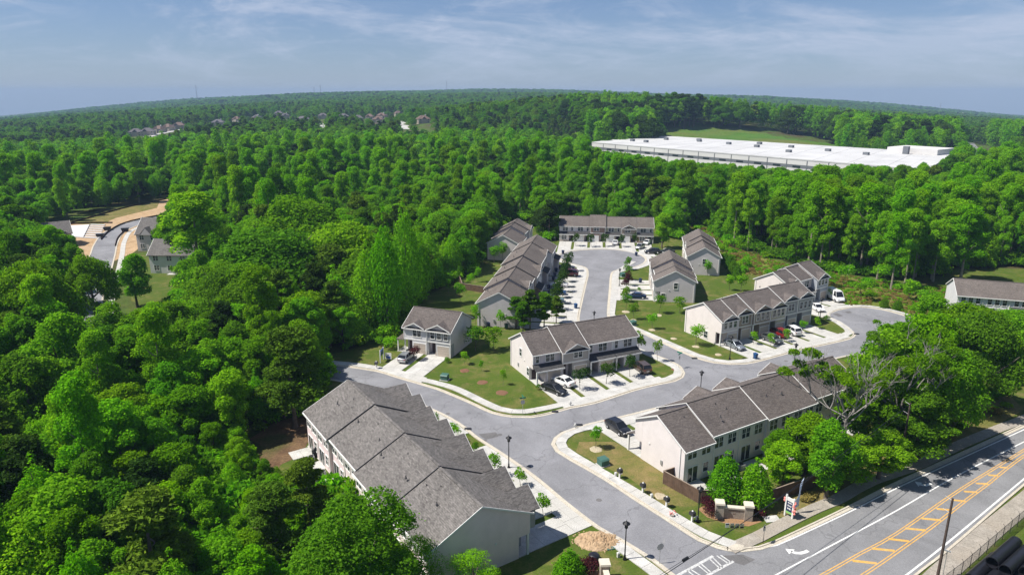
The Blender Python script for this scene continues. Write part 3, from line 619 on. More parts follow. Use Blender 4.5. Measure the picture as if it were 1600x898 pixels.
                if gt_: garage(root, (gx0+gx1)/2, ny0, 0.03, min(2.45, gx1-gx0-0.5), 2.1, gar)
                else:
                    window(root, (gx0+gx1)/2, ny0, 0.8, 1.5, 1.4, 0, True)
                    if d.get('low') is None: MB().box(gx0+0.03, gx1-0.03, ny0-0.06, ny0-0.001, 0, 0.6).obj('stone_base', 'brick_pale', root)
                top = [(e0-0.1, yf-1.6, fb-0.14), (e1+0.1, yf-1.6, fb-0.14), (e1+0.1, yf-0.004, fb+0.6), (e0-0.1, yf-0.004, fb+0.6)]
                MB().prism([(a, b, c-0.14) for a, b, c in top], top).obj('porch_roof', 'roof_dark' if d.get('dark', True) else roof, root)
                MB().box(e0-0.1, e1+0.1, yf-1.67, yf-1.602, fb-0.38, fb-0.14).obj('porch_fascia', 'trim', root)
                px_ = ex0+0.14 if left else ex1-0.14
                MB().box(px_-0.12, px_+0.12, yf-1.5, yf-1.26, 0, fb-0.3).obj('porch_post', 'trim', root)
                MB().box(ex0+0.05, ex1-0.05, yf-1.5, yf+0.018, 0, 0.12).obj('porch_slab', 'concrete', root)
                for q in (e0-0.02, e1-0.13): MB().box(q, q+0.15, yf-0.04, yf-0.001, fb+0.6, E_-0.12).obj('corner_board', 'trim', root)
                door(root, (ex0+ex1)/2, yf+REC, 0.12)
            MB().box(ex0+0.05, ex1-0.05, yf+0.02, yf+REC-0.01, 0, 0.12).obj('porch_slab', 'concrete', root)
            nw = d.get('wins', 3); zz = (3.45 if st == 'flush' else 3.52)+dz*0.6; hw = min(1.45, E_-0.28-zz)
            yw2 = yw-0.002
            if nw == 3:
                for q in (0.24, 0.52, 0.80): window(root, x0+w*q, yw2, zz, 0.8, hw)
            elif nw == 2: window(root, x0+w*(0.58 if left else 0.42), yw2, zz, 1.65, hw, 0, True)
            elif nw == 4:
                window(root, x0+w*(0.62 if left else 0.38), yw2, zz, 1.65, hw, 0, True); window(root, x0+w*(0.16 if left else 0.84), yw2, zz+0.05, 0.6, hw-0.05)
            if st == 'flush' and d.get('ds', True): MB().box(x1-0.09, x1-0.01, yf-0.12, yf-0.04, 0.1, E_-0.1).obj('downspout', 'trim', root)
            if rear_windows:
                window(root, x0+w*0.27, yb+0.002, 3.5, 1.5, 1.4, math.pi, True); window(root, x0+w*0.75, yb+0.002, 3.5, 1.5, 1.4, math.pi, True)
                slider(root, x0+w*0.70, yb+0.002, 0.15, math.pi); window(root, x0+w*0.25, yb+0.002, 1.0, 0.9, 1.3, math.pi)
                MB().box(x0-0.08, x0+0.04, yb+0.0, yb+0.1, 0.1, eb-0.1).obj('downspout', 'trim', root)
    for (sidex, yy, zz, ww, hh) in end_windows:
        xx = -0.0+0.008 if sidex == 'L' else total-0.008
        window(root, xx, yy, zz, ww, hh, -math.pi/2 if sidex == 'L' else math.pi/2)
    for sx, xx in ((-1, -0.02), (1, total+0.02)):
        yy = depth*0.62; MB().box(min(xx, xx+sx*0.12), max(xx, xx+sx*0.12), yy-0.15, yy+0.15, 1.1, 1.7).obj('meter_box', 'galv', root)
        MB().box(min(xx, xx+sx*0.07), max(xx, xx+sx*0.07), depth*0.36-0.1, depth*0.36+0.1, 2.9, 3.1).obj('wall_vent', 'trim', root)
        MB().box(min(xx, xx+sx*0.09), max(xx, xx+sx*0.09), depth-0.42, depth-0.32, 0.1, eave-0.25).obj('downspout', 'trim', root)
    root['units'] = len(UX)
    return root, UX
def frame(origin, u):
    u = Vector(u).normalized(); v = Vector((-u.y, u.x)); o = Vector(origin)
    return lambda x, y: o+u*x+v*y
def hitline(p, d, L):
    best = None
    for a, b in zip(L, L[1:]):
        e = b-a; den = d.x*e.y-d.y*e.x
        if abs(den) < 1e-9: continue
        w = a-p; t = (w.x*e.y-w.y*e.x)/den; s = (w.x*d.y-w.y*d.x)/den
        if t > 0 and -0.001 <= s <= 1.001 and (best is None or t < best): best = t
    return best
def driveways(UX, fr, u, L, lmargin=0.12, rmargin=0.75, nv=3, apron=True, maxlen=14, skip=(), kerbgap=0.62, strip_end=2.4, mat='concrete', nu=2):
    u = Vector(u).normalized(); dn = Vector((u.y, -u.x)); out = []
    for i, (x0, x1, g0, g1, yf) in enumerate(UX):
        if i in skip: continue
        a, b = fr(x0+lmargin, yf), fr(x1-rmargin, yf); ta, tb = hitline(a, dn, L), hitline(b, dn, L)
        if ta is None or tb is None: continue
        ta, tb = min(ta, maxlen)-kerbgap, min(tb, maxlen)-kerbgap
        par = bpy.data.objects.new('driveway', None); C.objects.link(par); struct(par)
        se = strip_end if apron else 0
        a1, b1 = a+dn*(ta-se), b+dn*(tb-se)
        slabs(par, a, b, b1, a1, nu, nv, 0.0, 0.10, mat)
        if apron:
            c2 = fr(x1-rmargin+rmargin+lmargin, yf); tc_ = hitline(c2, dn, L); tc_ = tb if tc_ is None else min(tc_, maxlen)-kerbgap
            slabs(par, a1, c2+dn*(tc_-se), c2+dn*tc_, a+dn*ta, nu, 2, 0.0, 0.105, mat)
        out.append((b, b1, dn, x1))
    return out
# ------------------------------------------------------------------ the townhouse rows
DRV = []
def un(w, **k): return dict(w=w, **k)
# A: the long row in front, seen from behind; its near gable end in shade
UA = [un(4.56, mat=m, wins=2+(i % 2), entry='R' if i % 2 else 'L', gable=g, proj=0.9, gw=4.2) for i, (m, g) in enumerate([('grey', True), ('greige', True), ('grey', True), ('blue_grey', True), ('pale_grey', True), ('greige', True), ('grey', True), ('blue_grey', True)])]
oA, uA = (1.9, 64.3), (-0.555, 0.832)
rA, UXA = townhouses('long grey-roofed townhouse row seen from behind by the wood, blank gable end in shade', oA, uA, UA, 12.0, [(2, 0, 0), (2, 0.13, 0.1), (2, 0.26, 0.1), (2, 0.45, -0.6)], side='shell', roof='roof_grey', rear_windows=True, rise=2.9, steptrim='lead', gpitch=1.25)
fA = frame(oA, uA); DRV += driveways(UXA, fA, uA, LS1, skip=(5,))
oB, uB = (47.2, 104.6), (-0.857, -0.515)
UB = [un(5.1, mat='greige', wins=2, entry='L' if i % 2 else 'R', style='flush' if i in (1, 3, 4) else 'shed', dark=False) for i in range(6)]+[un(5.1, mat='cream', wins=2, style='shed', entry='R', dark=False)]
rB, UXB = townhouses('townhouse row with pale end wall and brown roof behind the wooden fence and entrance wall', oB, uB, UB, 9.5, [(2, 0.9, 0), (2, 0.6, 0.3), (2, 0.5, -0.5), (1, 0, 0.5)], side='ivory', roof='roof_brown', rear_windows=True)
fB = frame(oB, uB); DRV += driveways(UXB, fB, uB, LUP, lmargin=0.75, rmargin=0.12)
oC, uC = (3.6, 110.0), (0.908, 0.42)
UC = [un(5.3, style='shed', mat='pale_grey', wins=4, entry='L'), un(5.3, mat='greige', wins=2, entry='L', gw=4.4, gable=True, gmat='greige'), un(5.3, style='shed', mat='pale_grey', wins=4, entry='L'), un(5.3, style='shed', mat='white', wins=4, entry='L', garage=False)]
rC, UXC = townhouses('four-unit townhouse row at the middle corner with three cars out front and dark porch roofs', oC, uC, UC, 9.3, [(1, 0, 0.1), (1, 0.35, -0.75), (2, 0.35, 0.1)], side='ivory', roof='roof_brown', end_windows=[('L', 4.9, 3.3, 0.8, 1.35), ('L', 1.9, 0.75, 0.8, 1.35)], rear_windows=False)
fC = frame(oC, uC); DRV += driveways(UXC, fC, uC, LUP)
oD, uD = (-20.7, 125.0), (0.936, -0.351)
UD = [un(4.9, mat='white', wins=2, entry='L', gw=3.9, stone=True), un(5.0, mat='grey', wins=3, entry='L', gw=4.7, gmat='pale_grey', stone=True)]
rD, UXD = townhouses('two-unit house standing alone by the wood, left half white, right half grey', oD, uD, UD, 9.6, [(2, 0, 0)], side='pale_grey', roof='roof_brown', group='townhouse rows of the estate')
fD = frame(oD, uD); DRV += driveways(UXD, fD, uD, LUP)
# open porch at its left end
MB().prism([(-1.5, -0.3, 2.5), (0.0, -0.3, 2.5), (0.0, 2.6, 3.4), (-1.5, 2.6, 2.7)], [(-1.5, -0.3, 2.64), (0.0, -0.3, 2.64), (0.0, 2.6, 3.54), (-1.5, 2.6, 2.84)]).obj('porch_roof', 'roof_brown', rD)
MB().box(-1.4, -1.2, -0.15, 0.05, 0, 2.5).obj('porch_post', 'trim', rD); MB().box(-1.5, 0, -0.2, 2.4, 0, 0.13).obj('porch_slab', 'concrete', rD)
oE, uE = (40.9, 127.9), (0.876, 0.483)
UE = [un(4.6, mat='pale_grey', wins=3, entry='L', gw=4.0), un(4.4, mat='tan', wins=2, entry='L', gw=3.9), un(4.7, mat='tan', wins=3, entry='L', gw=4.4), un(4.5, mat='sage', wins=3, entry='L', gw=4.4, gmat='sage'), un(4.5, mat='grey', wins=2, entry='L', gw=3.8), un(4.6, mat='grey', wins=3, entry='L', gw=4.2)]
UE[1]['low'] = 'brick_pale'
rE, UXE = townhouses('six-unit townhouse row with gabled fronts in grey, tan and sage facing the side street', oE, uE, UE, 10.2, [(1, 0, 0), (1, 0.05, 0.7), (2, 0.5, 0.1), (2, 0.8, 0.9)], side='cream', roof='roof_brown', end_windows=[('L', 4.0, 0.6, 1.0, 1.4)])
fE = frame(oE, uE); DRV += driveways(UXE, fE, uE, LUP)
oE2, uE2 = (63.9, 152.7), (0.81, 0.585)
UE2 = [un(4.9, mat='grey', wins=2, entry='L', gw=3.6), un(4.9, style='shed', mat='pale_grey', wins=4, entry='L'), un(4.9, mat='blue_grey', wins=3, entry='L', gw=4.2)]
rE2, UXE2 = townhouses('three-unit townhouse row tucked behind the gabled row, by the white van', oE2, uE2, UE2, 9.5, [(1, 0, 0.6), (1, 0.2, 0.9), (1, 0.75, -0.6)], side='cream', roof='roof_brown')
fE2 = frame(oE2, uE2); DRV += driveways(UXE2, fE2, uE2, LUP, maxlen=11)
oF, uF = (2.0, 138.7), (0.18, 0.984)
UF = [un(54.5/11, mat=['pale_grey', 'white', 'greige', 'pale_grey', 'tan', 'white', 'grey', 'pale_grey', 'greige', 'white', 'pale_grey'][i], wins=2, entry='L', style='shed' if i % 3 == 1 else 'flush', gable=(i % 3 == 2), gw=4.2) for i in range(11)]
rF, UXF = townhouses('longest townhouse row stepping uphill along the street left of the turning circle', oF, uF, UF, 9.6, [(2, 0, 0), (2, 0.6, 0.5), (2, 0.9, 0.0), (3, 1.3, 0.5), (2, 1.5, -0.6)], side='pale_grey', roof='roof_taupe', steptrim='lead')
fF = frame(oF, uF); DRV += driveways(UXF, fF, uF, LUP, maxlen=15)
oF2, uF2 = (2.0, 199.5), (0.21, 0.978)
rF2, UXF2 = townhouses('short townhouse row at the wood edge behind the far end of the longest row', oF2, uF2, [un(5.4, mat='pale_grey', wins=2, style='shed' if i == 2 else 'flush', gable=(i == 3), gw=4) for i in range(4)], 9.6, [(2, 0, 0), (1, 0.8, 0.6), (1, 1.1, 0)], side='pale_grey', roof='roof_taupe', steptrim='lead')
oG, uG = (16.0, 229.0), (0.993, -0.118)
UG = [un(5.0, style='shed', mat='cream', wins=4, entry='R', garage=False), un(5.2, style='shed', mat='cream', wins=4, entry='R', low='cream'), un(5.0, mat='brick_red', wins=2, entry='R', gable=False, low='brick_red'), un(5.2, style='shed', mat='sage', wins=4, entry='R'), un(5.2, mat='tan', wins=2, entry='R', gw=4.4), un(5.4, style='shed', mat='pale_grey', wins=4, entry='R', garage=False, low='brick_red')]
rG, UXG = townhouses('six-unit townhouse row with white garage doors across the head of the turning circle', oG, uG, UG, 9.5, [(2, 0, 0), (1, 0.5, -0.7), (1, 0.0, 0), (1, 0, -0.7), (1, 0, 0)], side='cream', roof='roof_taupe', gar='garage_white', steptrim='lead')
fG = frame(oG, uG); DRV += driveways(UXG, fG, uG, LUP, maxlen=22)
oH, uH = (36.3, 177.3), (-0.13, -0.99)
UH = [un(4.8, mat=['grey', 'greige', 'pale_grey', 'white'][i], wins=2, entry='R', style='flush', gable=i in (1,), gw=4) for i in range(4)]
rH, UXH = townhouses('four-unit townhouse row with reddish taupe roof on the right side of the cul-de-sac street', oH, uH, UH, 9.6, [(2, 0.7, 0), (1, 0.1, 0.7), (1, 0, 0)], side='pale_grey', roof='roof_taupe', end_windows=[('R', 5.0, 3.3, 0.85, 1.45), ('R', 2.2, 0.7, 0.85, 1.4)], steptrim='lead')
fH = frame(oH, uH); DRV += driveways(UXH, fH, uH, LUP, maxlen=16)
oH2, uH2 = (52.3, 207.5), (-0.18, -0.984)
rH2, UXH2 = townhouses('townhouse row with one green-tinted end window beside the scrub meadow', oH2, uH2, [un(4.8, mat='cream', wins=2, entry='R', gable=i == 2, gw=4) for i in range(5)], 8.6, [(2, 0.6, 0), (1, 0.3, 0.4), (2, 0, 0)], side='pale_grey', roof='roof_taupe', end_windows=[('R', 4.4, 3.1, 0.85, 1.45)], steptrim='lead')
oJ, uJ = (98.4, 146.5), (0.946, -0.325)
rJ, UXJ = townhouses('townhouse row half hidden by trees at the right edge of the view', oJ, uJ, [un(5, mat='white', wins=3, entry='L', style='shed' if i == 2 else 'flush', gable=i > 2, gw=4.2) for i in range(6)], 9.5, [(3, 0, 0), (3, 0.4, -0.3)], side='white', roof='roof_taupe')
# concrete at the two turning circles that is not a driveway
def apron(L, d0, d1, z=0.09): struct(band(MB(), L, d0, d1, z).obj('apron', 'concrete'))
iA = [p for p in LUP if 170 < p.y < 215 and 8 < p.x < 44]
apron(iA, 0.6, 2.4)
apron([p for p in LUP if 138 < p.y < 196 and p.x < 19 and p.y < 185], 0.6, 2.2)
# planting strips between the driveways, each with its small tree
STRIPT = []
for (b, b1, dn, x1) in DRV: STRIPT.append((b, b1, dn))
# patios and condensers behind rows A and B
AC = []
for (fr, UX, dep, nm) in ((fA, UXA, 12.0, 'a'), (fB, UXB, 9.5, 'b')):
    for i, (x0, x1, g0, g1, yf) in enumerate(UX):
        if nm == 'a' and i < 3: continue
        w = x1-x0; yb = dep+0.4
        par = bpy.data.objects.new('patio', None); C.objects.link(par); struct(par)
        slabs(par, fr(x0+w*0.45, yb), fr(x1-0.1, yb), fr(x1-0.1, yb+2.9), fr(x0+w*0.45, yb+2.9), 1, 2, 0, 0.09, 'concrete')
        p = fr(x0+w*0.12, yb+0.9); AC.append((p, nm))
ac0 = None
for i, (p, nm) in enumerate(AC):
    lab = 'grey air conditioner on the ground behind the long row by the wood' if nm == 'a' else 'grey air conditioner behind the fenced townhouse row'
    gp = 'air conditioners behind the long row' if nm == 'a' else 'air conditioners behind the fenced row'
    if ac0 is None:
        ac0 = thing('air_conditioner', lab, 'air conditioner', (p.x, p.y, 0), 0.5, gp)
        b = MB(); b.box(-0.38, 0.38, -0.38, 0.38, 0.06, 0.75)
        for k in range(6): b.box(-0.4, 0.4, -0.4, 0.4, 0.12+k*0.1, 0.15+k*0.1)
        b.obj('casing', 'galv', ac0); MB().cyl((0, 0, 0.75), (0, 0, 0.80), 0.33, 0.33, 12).obj('fan_grille', 'dark_steel', ac0); MB().box(-0.45, 0.45, -0.45, 0.45, 0, 0.06).obj('pad', 'concrete', ac0)
    else: copytree(ac0, (p.x, p.y, 0), 0.5, lab, gp)
p = G(495.6, 713); g_ = thing('barbecue', 'black covered barbecue on the pale patio behind the long row', 'barbecue', (*p, 0.09), 0.4)
MB().prism([(-0.6, -0.35, 0), (0.6, -0.35, 0), (0.6, 0.35, 0), (-0.6, 0.35, 0)], [(-0.65, -0.38, 0.85), (0.65, -0.38, 0.85), (0.65, 0.38, 0.85), (-0.65, 0.38, 0.85)]).obj('cover', 'black', g_)
MB().prism([(-0.42, -0.36, 0.85), (0.42, -0.36, 0.85), (0.42, 0.36, 0.85), (-0.42, 0.36, 0.85)], [(-0.36, -0.2, 1.2), (0.36, -0.2, 1.2), (0.36, 0.2, 1.2), (-0.36, 0.2, 1.2)]).obj('hood', 'black', g_)
struct(sheet('patio', [G(480, 697), G(515, 740), G(530, 733), G(497, 690)], 0.085, 'concrete'))
# patio things behind B
for (px_, py_, lab) in ((1075, 746, 'dark patio table with chairs behind the fenced end unit'), (1203, 705, 'dark patio table behind the middle of the fenced row')):
    p = G(px_, py_); t = thing('patio_table', lab, 'table', (*p, 0.1), 0.4)
    MB().cyl((0, 0, 0.7), (0, 0, 0.74), 0.6, 0.6, 14).obj('tabletop', 'dark_steel', t); MB().cyl((0, 0, 0), (0, 0, 0.7), 0.05, 0.05, 8).obj('leg', 'dark_steel', t)
# ------------------------------------------------------------------ cars
PAINT = {}
def paint(c, metal=0.0):
    k = (c, metal)
    if k not in PAINT: PAINT[k] = carpaint('car_paint', c, metal)
    return PAINT[k]
CARM = {}
def carmeshes(kind):
    if kind in CARM: return CARM[kind]
    if kind == 'sedan': L, Wd, H, prof, cab = 4.75, 1.82, 1.45, [(-2.37, .42, .80), (-2.3, .3, .98), (-1.55, .22, 1.02), (-0.3, .2, .98), (0.95, .2, .92), (1.9, .22, .80), (2.28, .3, .66), (2.37, .4, .55)], [(-1.75, 1.0), (-0.95, 1.40), (-0.1, 1.45), (0.35, 1.40), (1.15, .93)]
    elif kind == 'suv': L, Wd, H, prof, cab = 4.8, 1.92, 1.78, [(-2.4, .48, 1.0), (-2.36, .35, 1.12), (-1.5, .28, 1.14), (-0.3, .26, 1.12), (1.0, .26, 1.06), (1.95, .28, .98), (2.32, .36, .82), (2.4, .45, .66)], [(-2.3, 1.14), (-1.95, 1.70), (-0.2, 1.78), (0.35, 1.72), (1.1, 1.07)]
    elif kind == 'hatch': L, Wd, H, prof, cab = 4.5, 1.84, 1.6, [(-2.25, .45, .95), (-2.2, .32, 1.05), (-1.4, .24, 1.07), (-0.2, .22, 1.04), (1.0, .22, .98), (1.8, .24, .88), (2.15, .32, .72), (2.25, .42, .58)], [(-2.12, 1.06), (-1.5, 1.52), (-0.2, 1.6), (0.3, 1.54), (1.15, .99)]
    else: L, Wd, H, prof, cab = 5.9, 2.05, 2.55, [(-2.95, .5, 1.3), (-2.93, .4, 1.35), (-1.5, .32, 1.35), (0.0, .3, 1.35), (1.5, .3, 1.32), (2.3, .3, 1.22), (2.8, .36, 1.0), (2.95, .45, .75)], [(-2.93, 1.35), (-2.85, 2.48), (0.9, 2.55), (1.45, 2.45), (2.2, 1.28)]
    w = Wd/2; b = MB(); R = []
    for i, (x, z0, z1) in enumerate(prof):
        t = 1-0.14*(abs(x)/(L/2))**4; ww = w*t
        R.append([(x, -ww*0.94, z0), (x, -ww, (z0+z1)/2), (x, -ww*0.95, z1), (x, 0, z1+0.03), (x, ww*0.95, z1), (x, ww, (z0+z1)/2), (x, ww*0.94, z0)])
    k = 0
    for r in R: b.v += r
    n = 7
    for i in range(len(R)-1):
        for j in range(n): q = (j+1) % n; b.f.append((i*n+j, (i+1)*n+j, (i+1)*n+q, i*n+q)); b.mi.append(0)
    b.f += [tuple(range(n)), tuple(range((len(R)-1)*n+n-1, (len(R)-1)*n-1, -1))]; b.mi += [0, 0]
    g = MB(); wt, wb = w*0.72, w*0.90; gl = []
    for (x, z) in cab: f = (z-cab[0][1])/(H-cab[0][1]+1e-6); f = max(0, min(1, f)); gl.append((x, z, wb+(wt-wb)*f))
    base = [(x, min(c1 for _, _, c1 in prof[2:6])-0.03) for x, _, _ in gl]
    van = kind == 'van'
    # glasshouse: outer ring bottom at belt, top at roof
    belt = lambda x: float(np.interp(x, [p[0] for p in prof], [p[2] for p in prof]))+0.0
    (x0, z0, y0), (x1, z1, y1), (x2, z2, y2), (x3, z3, y3), (x4, z4, y4) = gl
    fr = MB(); fr.poly([(x4, -y4, z4), (x4, y4, z4), (x3, y3*0.97, z3), (x3, -y3*0.97, z3)])
    rr = MB(); rr.poly([(x0, y0, z0), (x0, -y0, z0), (x1, -y1*0.97, z1), (x1, y1*0.97, z1)])
    sd_ = MB()
    for s in (-1, 1):
        pts = [(x0, s*y0, z0), (x4, s*y4, z4), (x3, s*y3, z3), (x2, s*y2, z2), (x1, s*y1, z1)]
        sd_.poly(pts if s < 0 else pts[::-1])
    rf = MB(); th = 0.035
    rf.prism([(x1-0.03, -y1, z1-0.02), (x2, -y2, z2-0.02), (x3+0.03, -y3, z3-0.02), (x3+0.03, y3, z3-0.02), (x2, y2, z2-0.02), (x1-0.03, y1, z1-0.02)], [(x1-0.03, -y1*.98, z1+th), (x2, -y2*.98, z2+th), (x3+0.03, -y3*.98, z3+th*0.6), (x3+0.03, y3*.98, z3+th*0.6), (x2, y2*.98, z2+th), (x1-0.03, y1*.98, z1+th)])
    for s in (-1, 1):
        o = 0.012*s
        rf.tube([(x4, s*y4+o, z4), (x3, s*y3+o, z3)], [0.045, 0.045], 4); rf.tube([(x0, s*y0+o, z0), (x1, s*y1+o, z1)], [0.07, 0.06], 4)
        xm = (x1+x3)/2; rf.tube([(xm, s*(y0+y4)/2+o, belt(xm)), (xm, s*y2+o, z2)], [0.045, 0.045], 4)
    side_panel = None
    if van:
        for s in (-1, 1):
            o = s*0.02; pts = [(x0, s*y0+o, z0), (0.75, s*(y0+y4)/2+o, belt(0.75)), (0.75, s*y2+o, z2), (x1, s*y1+o, z1)]
            rf.poly(pts if s < 0 else pts[::-1])
        rf.poly([(x0-0.02, y0, z0), (x0-0.02, -y0, z0), (x1-0.02, -y1, z1), (x1-0.02, y1, z1)])
    wr = 0.34 if kind in ('sedan', 'hatch') else 0.39
    tyre = MB(); tyre.cyl((0, -0.11, 0), (0, 0.11, 0), wr, wr, 16); rim = MB(); rim.cyl((0, 0.105, 0), (0, 0.122, 0), wr*0.66, wr*0.55, 12)
    for k2 in range(5): a = 2*math.pi*k2/5; rim.cyl((0.05*math.cos(a), 0.122, 0.05*math.sin(a)), (wr*0.55*math.cos(a), 0.13, wr*0.55*math.sin(a)), 0.035, 0.03, 4)
    fx, rx = prof[-2], prof[1]
    CARM[kind] = dict(L=L, w=w, wr=wr, body=b, front=fr, rear=rr, side=sd_, roof=rf, tyre=tyre.mesh('tyre', 'tyre'), rim=rim.mesh('rim', 'rim'), prof=prof, cache={},
        gl=(fr.mesh('windscreen', 'car_glass'), rr.mesh('rear_window', 'car_glass'), sd_.mesh('side_window', 'car_glass')))
    return CARM[kind]
def car(kind, label, cat, pf, pr, col, metal=0.0, group='cars parked on the driveways', world=False, name='parked_car'):
    c = carmeshes(kind); m = paint(col, metal)
    a = Vector(pf if world else G(*pf)); b = Vector(pr if world else G(*pr)); d = (a-b).normalized(); mid = (a+b)/2
    r = thing(name, label, cat, (mid.x, mid.y, 0.105), math.atan2(d.y, d.x), group)
    if col not in c['cache']: c['cache'][col] = (c['body'].mesh('car_body', m), c['roof'].mesh('car_roof', m))
    bo, ro = c['cache'][col]; o = link('body', bo, r, True); link('roof', ro, r)
    o.modifiers.new('bevel', 'BEVEL').width = 0.05; o.modifiers['bevel'].segments = 2; o.modifiers['bevel'].limit_method = 'ANGLE'
    for nm, g in zip(('windscreen', 'rear_window', 'side_window'), c['gl']): link(nm, g, r)
    for sx in (-0.31, 0.31):
        for s in (-1, 1):
            t = link('wheel', c['tyre'], r, loc=(c['L']*sx*0.98, s*(c['w']-0.1), c['wr'])); t.rotation_euler.z = 0 if s > 0 else math.pi; link('rim', c['rim'], t)
    L, w = c['L'], c['w']; P = c['prof']
    for s in (-1, 1):
        z = P[-2][2]-0.02; MB().box(L/2-0.22, L/2-0.02, s*w*0.66-0.17, s*w*0.66+0.17, z-0.13, z+0.02).obj('headlight', 'lamp_clear', r)
        z = P[1][2]-0.1; MB().box(-L/2-0.01, -L/2+0.16, s*w*0.68-0.16, s*w*0.68+0.16, z-0.14, z).obj('tail_light', 'lamp_red', r)
        x = 0.85 if kind != 'van' else 1.9; MB().ball((x, s*(w+0.06), P[4][2]+0.06), 0.11, 6, 4, 0.8, 0.75).obj('mirror', m, r)
    MB().box(L/2-0.08, L/2+0.0, -w*0.45, w*0.45, 0.42, 0.56).obj('grille', 'black', r)
    MB().box(-L/2-0.015, -L/2+0.02, -0.26, 0.26, P[0][1]+0.16, P[0][1]+0.30).obj('number_plate', 'trim', r)
    return r
car('sedan', 'black saloon car beside the white one in front of the corner row', 'car', (882, 619), (851, 606.5), (0.012, 0.013, 0.016))
car('sedan', 'white saloon car beside the black one in front of the corner row', 'car', (865, 594.5), (893.5, 606.5), (0.78, 0.78, 0.76))
car('suv', 'brown estate car parked at the right end of the corner row', 'car', (989, 570.5), (1014, 588), (0.10, 0.065, 0.05), 0.4)
car('hatch', 'black car partly under the porch roof of the fenced row', 'car', (980, 683), (951, 664.5), (0.012, 0.013, 0.018))
car('hatch', 'silver car on the driveway of the white and grey two-unit house', 'car', (644, 555), (625.5, 571), (0.42, 0.43, 0.46), 0.6)
car('sedan', 'silver saloon at the left end of the gabled row by the lamp post', 'car', (1161, 549.5), (1134, 537.5), (0.33, 0.36, 0.40), 0.6)
car('hatch', 'dark grey car behind a small tree in front of the gabled row', 'car', (1219, 539), (1193, 529.5), (0.16, 0.17, 0.18), 0.6)
car('suv', 'dark red car beside the white SUV in front of the gabled row', 'car', (1203, 520), (1227, 530), (0.20, 0.012, 0.014), 0.1)
car('suv', 'white SUV with dark rear window in front of the gabled row', 'car', (1224, 515.5), (1247.5, 527), (0.80, 0.80, 0.79))
car('sedan', 'white car half hidden by the right end of the gabled row', 'car', (1284, 489), (1268, 480), (0.78, 0.78, 0.78))
car('van', 'white high-roof delivery van at the end of the side street', 'van', (1318, 476.5), (1291, 461.5), (0.82, 0.82, 0.82), name='delivery_van')
dG = Vector((-0.118, -0.993))
def carat(kind, label, px, py, d, col, metal=0.0):
    p = Vector(G(px, py)); car(kind, label, 'car', tuple(p+d*2.2), tuple(p-d*2.2), col, metal, world=True)
carat('sedan', 'white car in the middle driveway at the head of the turning circle', 961, 382, -dG, (0.8, 0.8, 0.8))
carat('hatch', 'silver car nearest the kerb at the head of the turning circle', 1000, 388.5, Vector((-0.55, -0.83)), (0.45, 0.45, 0.44), 0.5)
carat('sedan', 'white car on the rightmost driveway at the head of the turning circle', 1011, 381.5, Vector((-0.45, -0.89)), (0.78, 0.78, 0.77))
carat('suv', 'dark car right of the turning circle beside the grass', 1019, 396.5, Vector((-1, 0.05)), (0.02, 0.022, 0.028))
carat('sedan', 'dark car behind the reddish roof, right of the turning circle', 1042, 395.5, Vector((-1, 0.05)), (0.03, 0.033, 0.04))
dF = Vector((0.984, -0.18))
carat('sedan', 'dark car at the far end of the longest row', 885.5, 420.5, dF, (0.02, 0.022, 0.028))
carat('suv', 'dark red car near the far end of the longest row', 890, 431, -dF, (0.12, 0.012, 0.02))
carat('sedan', 'white car in the shade of the longest row', 873, 448.5, -dF, (0.8, 0.8, 0.8))
carat('hatch', 'blue car in the shade of the longest row', 871, 460, dF, (0.02, 0.07, 0.17), 0.3)
carat('sedan', 'pale teal car near the pines by the longest row', 866, 471, dF, (0.22, 0.32, 0.33), 0.3)
carat('sedan', 'blue car beside the porch on the right of the cul-de-sac street', 994, 466.5, Vector((-0.99, 0.1)), (0.012, 0.035, 0.10), 0.3)
# ------------------------------------------------------------------ bins, lamp posts, boxes, signs
def bin_(label, px, py, mat, rot=0.4, open_=False):
    r = thing('wheelie_bin', label, 'bin', (*G(px, py), 0.12), rot, 'wheelie bins by the driveways')
    MB().prism([(-0.24, -0.26, 0.08), (0.24, -0.26, 0.08), (0.24, 0.26, 0.08), (-0.24, 0.26, 0.08)], [(-0.31, -0.36, 1.02), (0.31, -0.36, 1.02), (0.31, 0.36, 1.02), (-0.31, 0.36, 1.02)]).obj('body', mat, r)
    MB().prism([(-0.33, -0.39, 1.022), (0.33, -0.39, 1.022), (0.33, 0.42, 1.022), (-0.33, 0.42, 1.022)], [(-0.27, -0.3, 1.10), (0.27, -0.3, 1.10), (0.27, 0.34, 1.12), (-0.27, 0.34, 1.12)]).obj('lid', mat, r)
    for s in (-1, 1): MB().cyl((s*0.24-0.03, 0.3, 0.11), (s*0.24+0.03, 0.3, 0.11), 0.11, 0.11, 10).obj('wheel', 'tyre', r)
    MB().cyl((-0.24, 0.43, 0.98), (0.24, 0.43, 0.98), 0.02, 0.02, 6).obj('handle', mat, r)
bin_('blue wheelie bin at the corner of the kerb below the gabled row', 1180, 561, 'bin_blue')
bin_('blue wheelie bin at the kerb of the long concrete driveways', 899.5, 482, 'bin_blue')
bin_('navy wheelie bin on the left rim of the turning circle', 879.5, 397, 'bin_navy')
bin_('navy wheelie bin on the right rim of the turning circle', 994, 400, 'bin_navy')
bin_('navy wheelie bin beside a garage door of the corner row', 940, 581, 'bin_navy')
bin_('navy wheelie bin on grass beside the row right of the cul-de-sac', 1000.5, 442, 'bin_navy')
bin_('navy wheelie bin beside the van and its row', 1284, 466, 'bin_navy')
bin_('green wheelie bin against the near gable end of the longest row', 791, 514, 'bin_green')
bin_('dark wheelie bin left of the green one at the same gable end', 763, 512, 'bin_navy')
bin_('blue wheelie bin by a white garage door at the head of the turning circle', 986, 378.5, 'bin_navy')
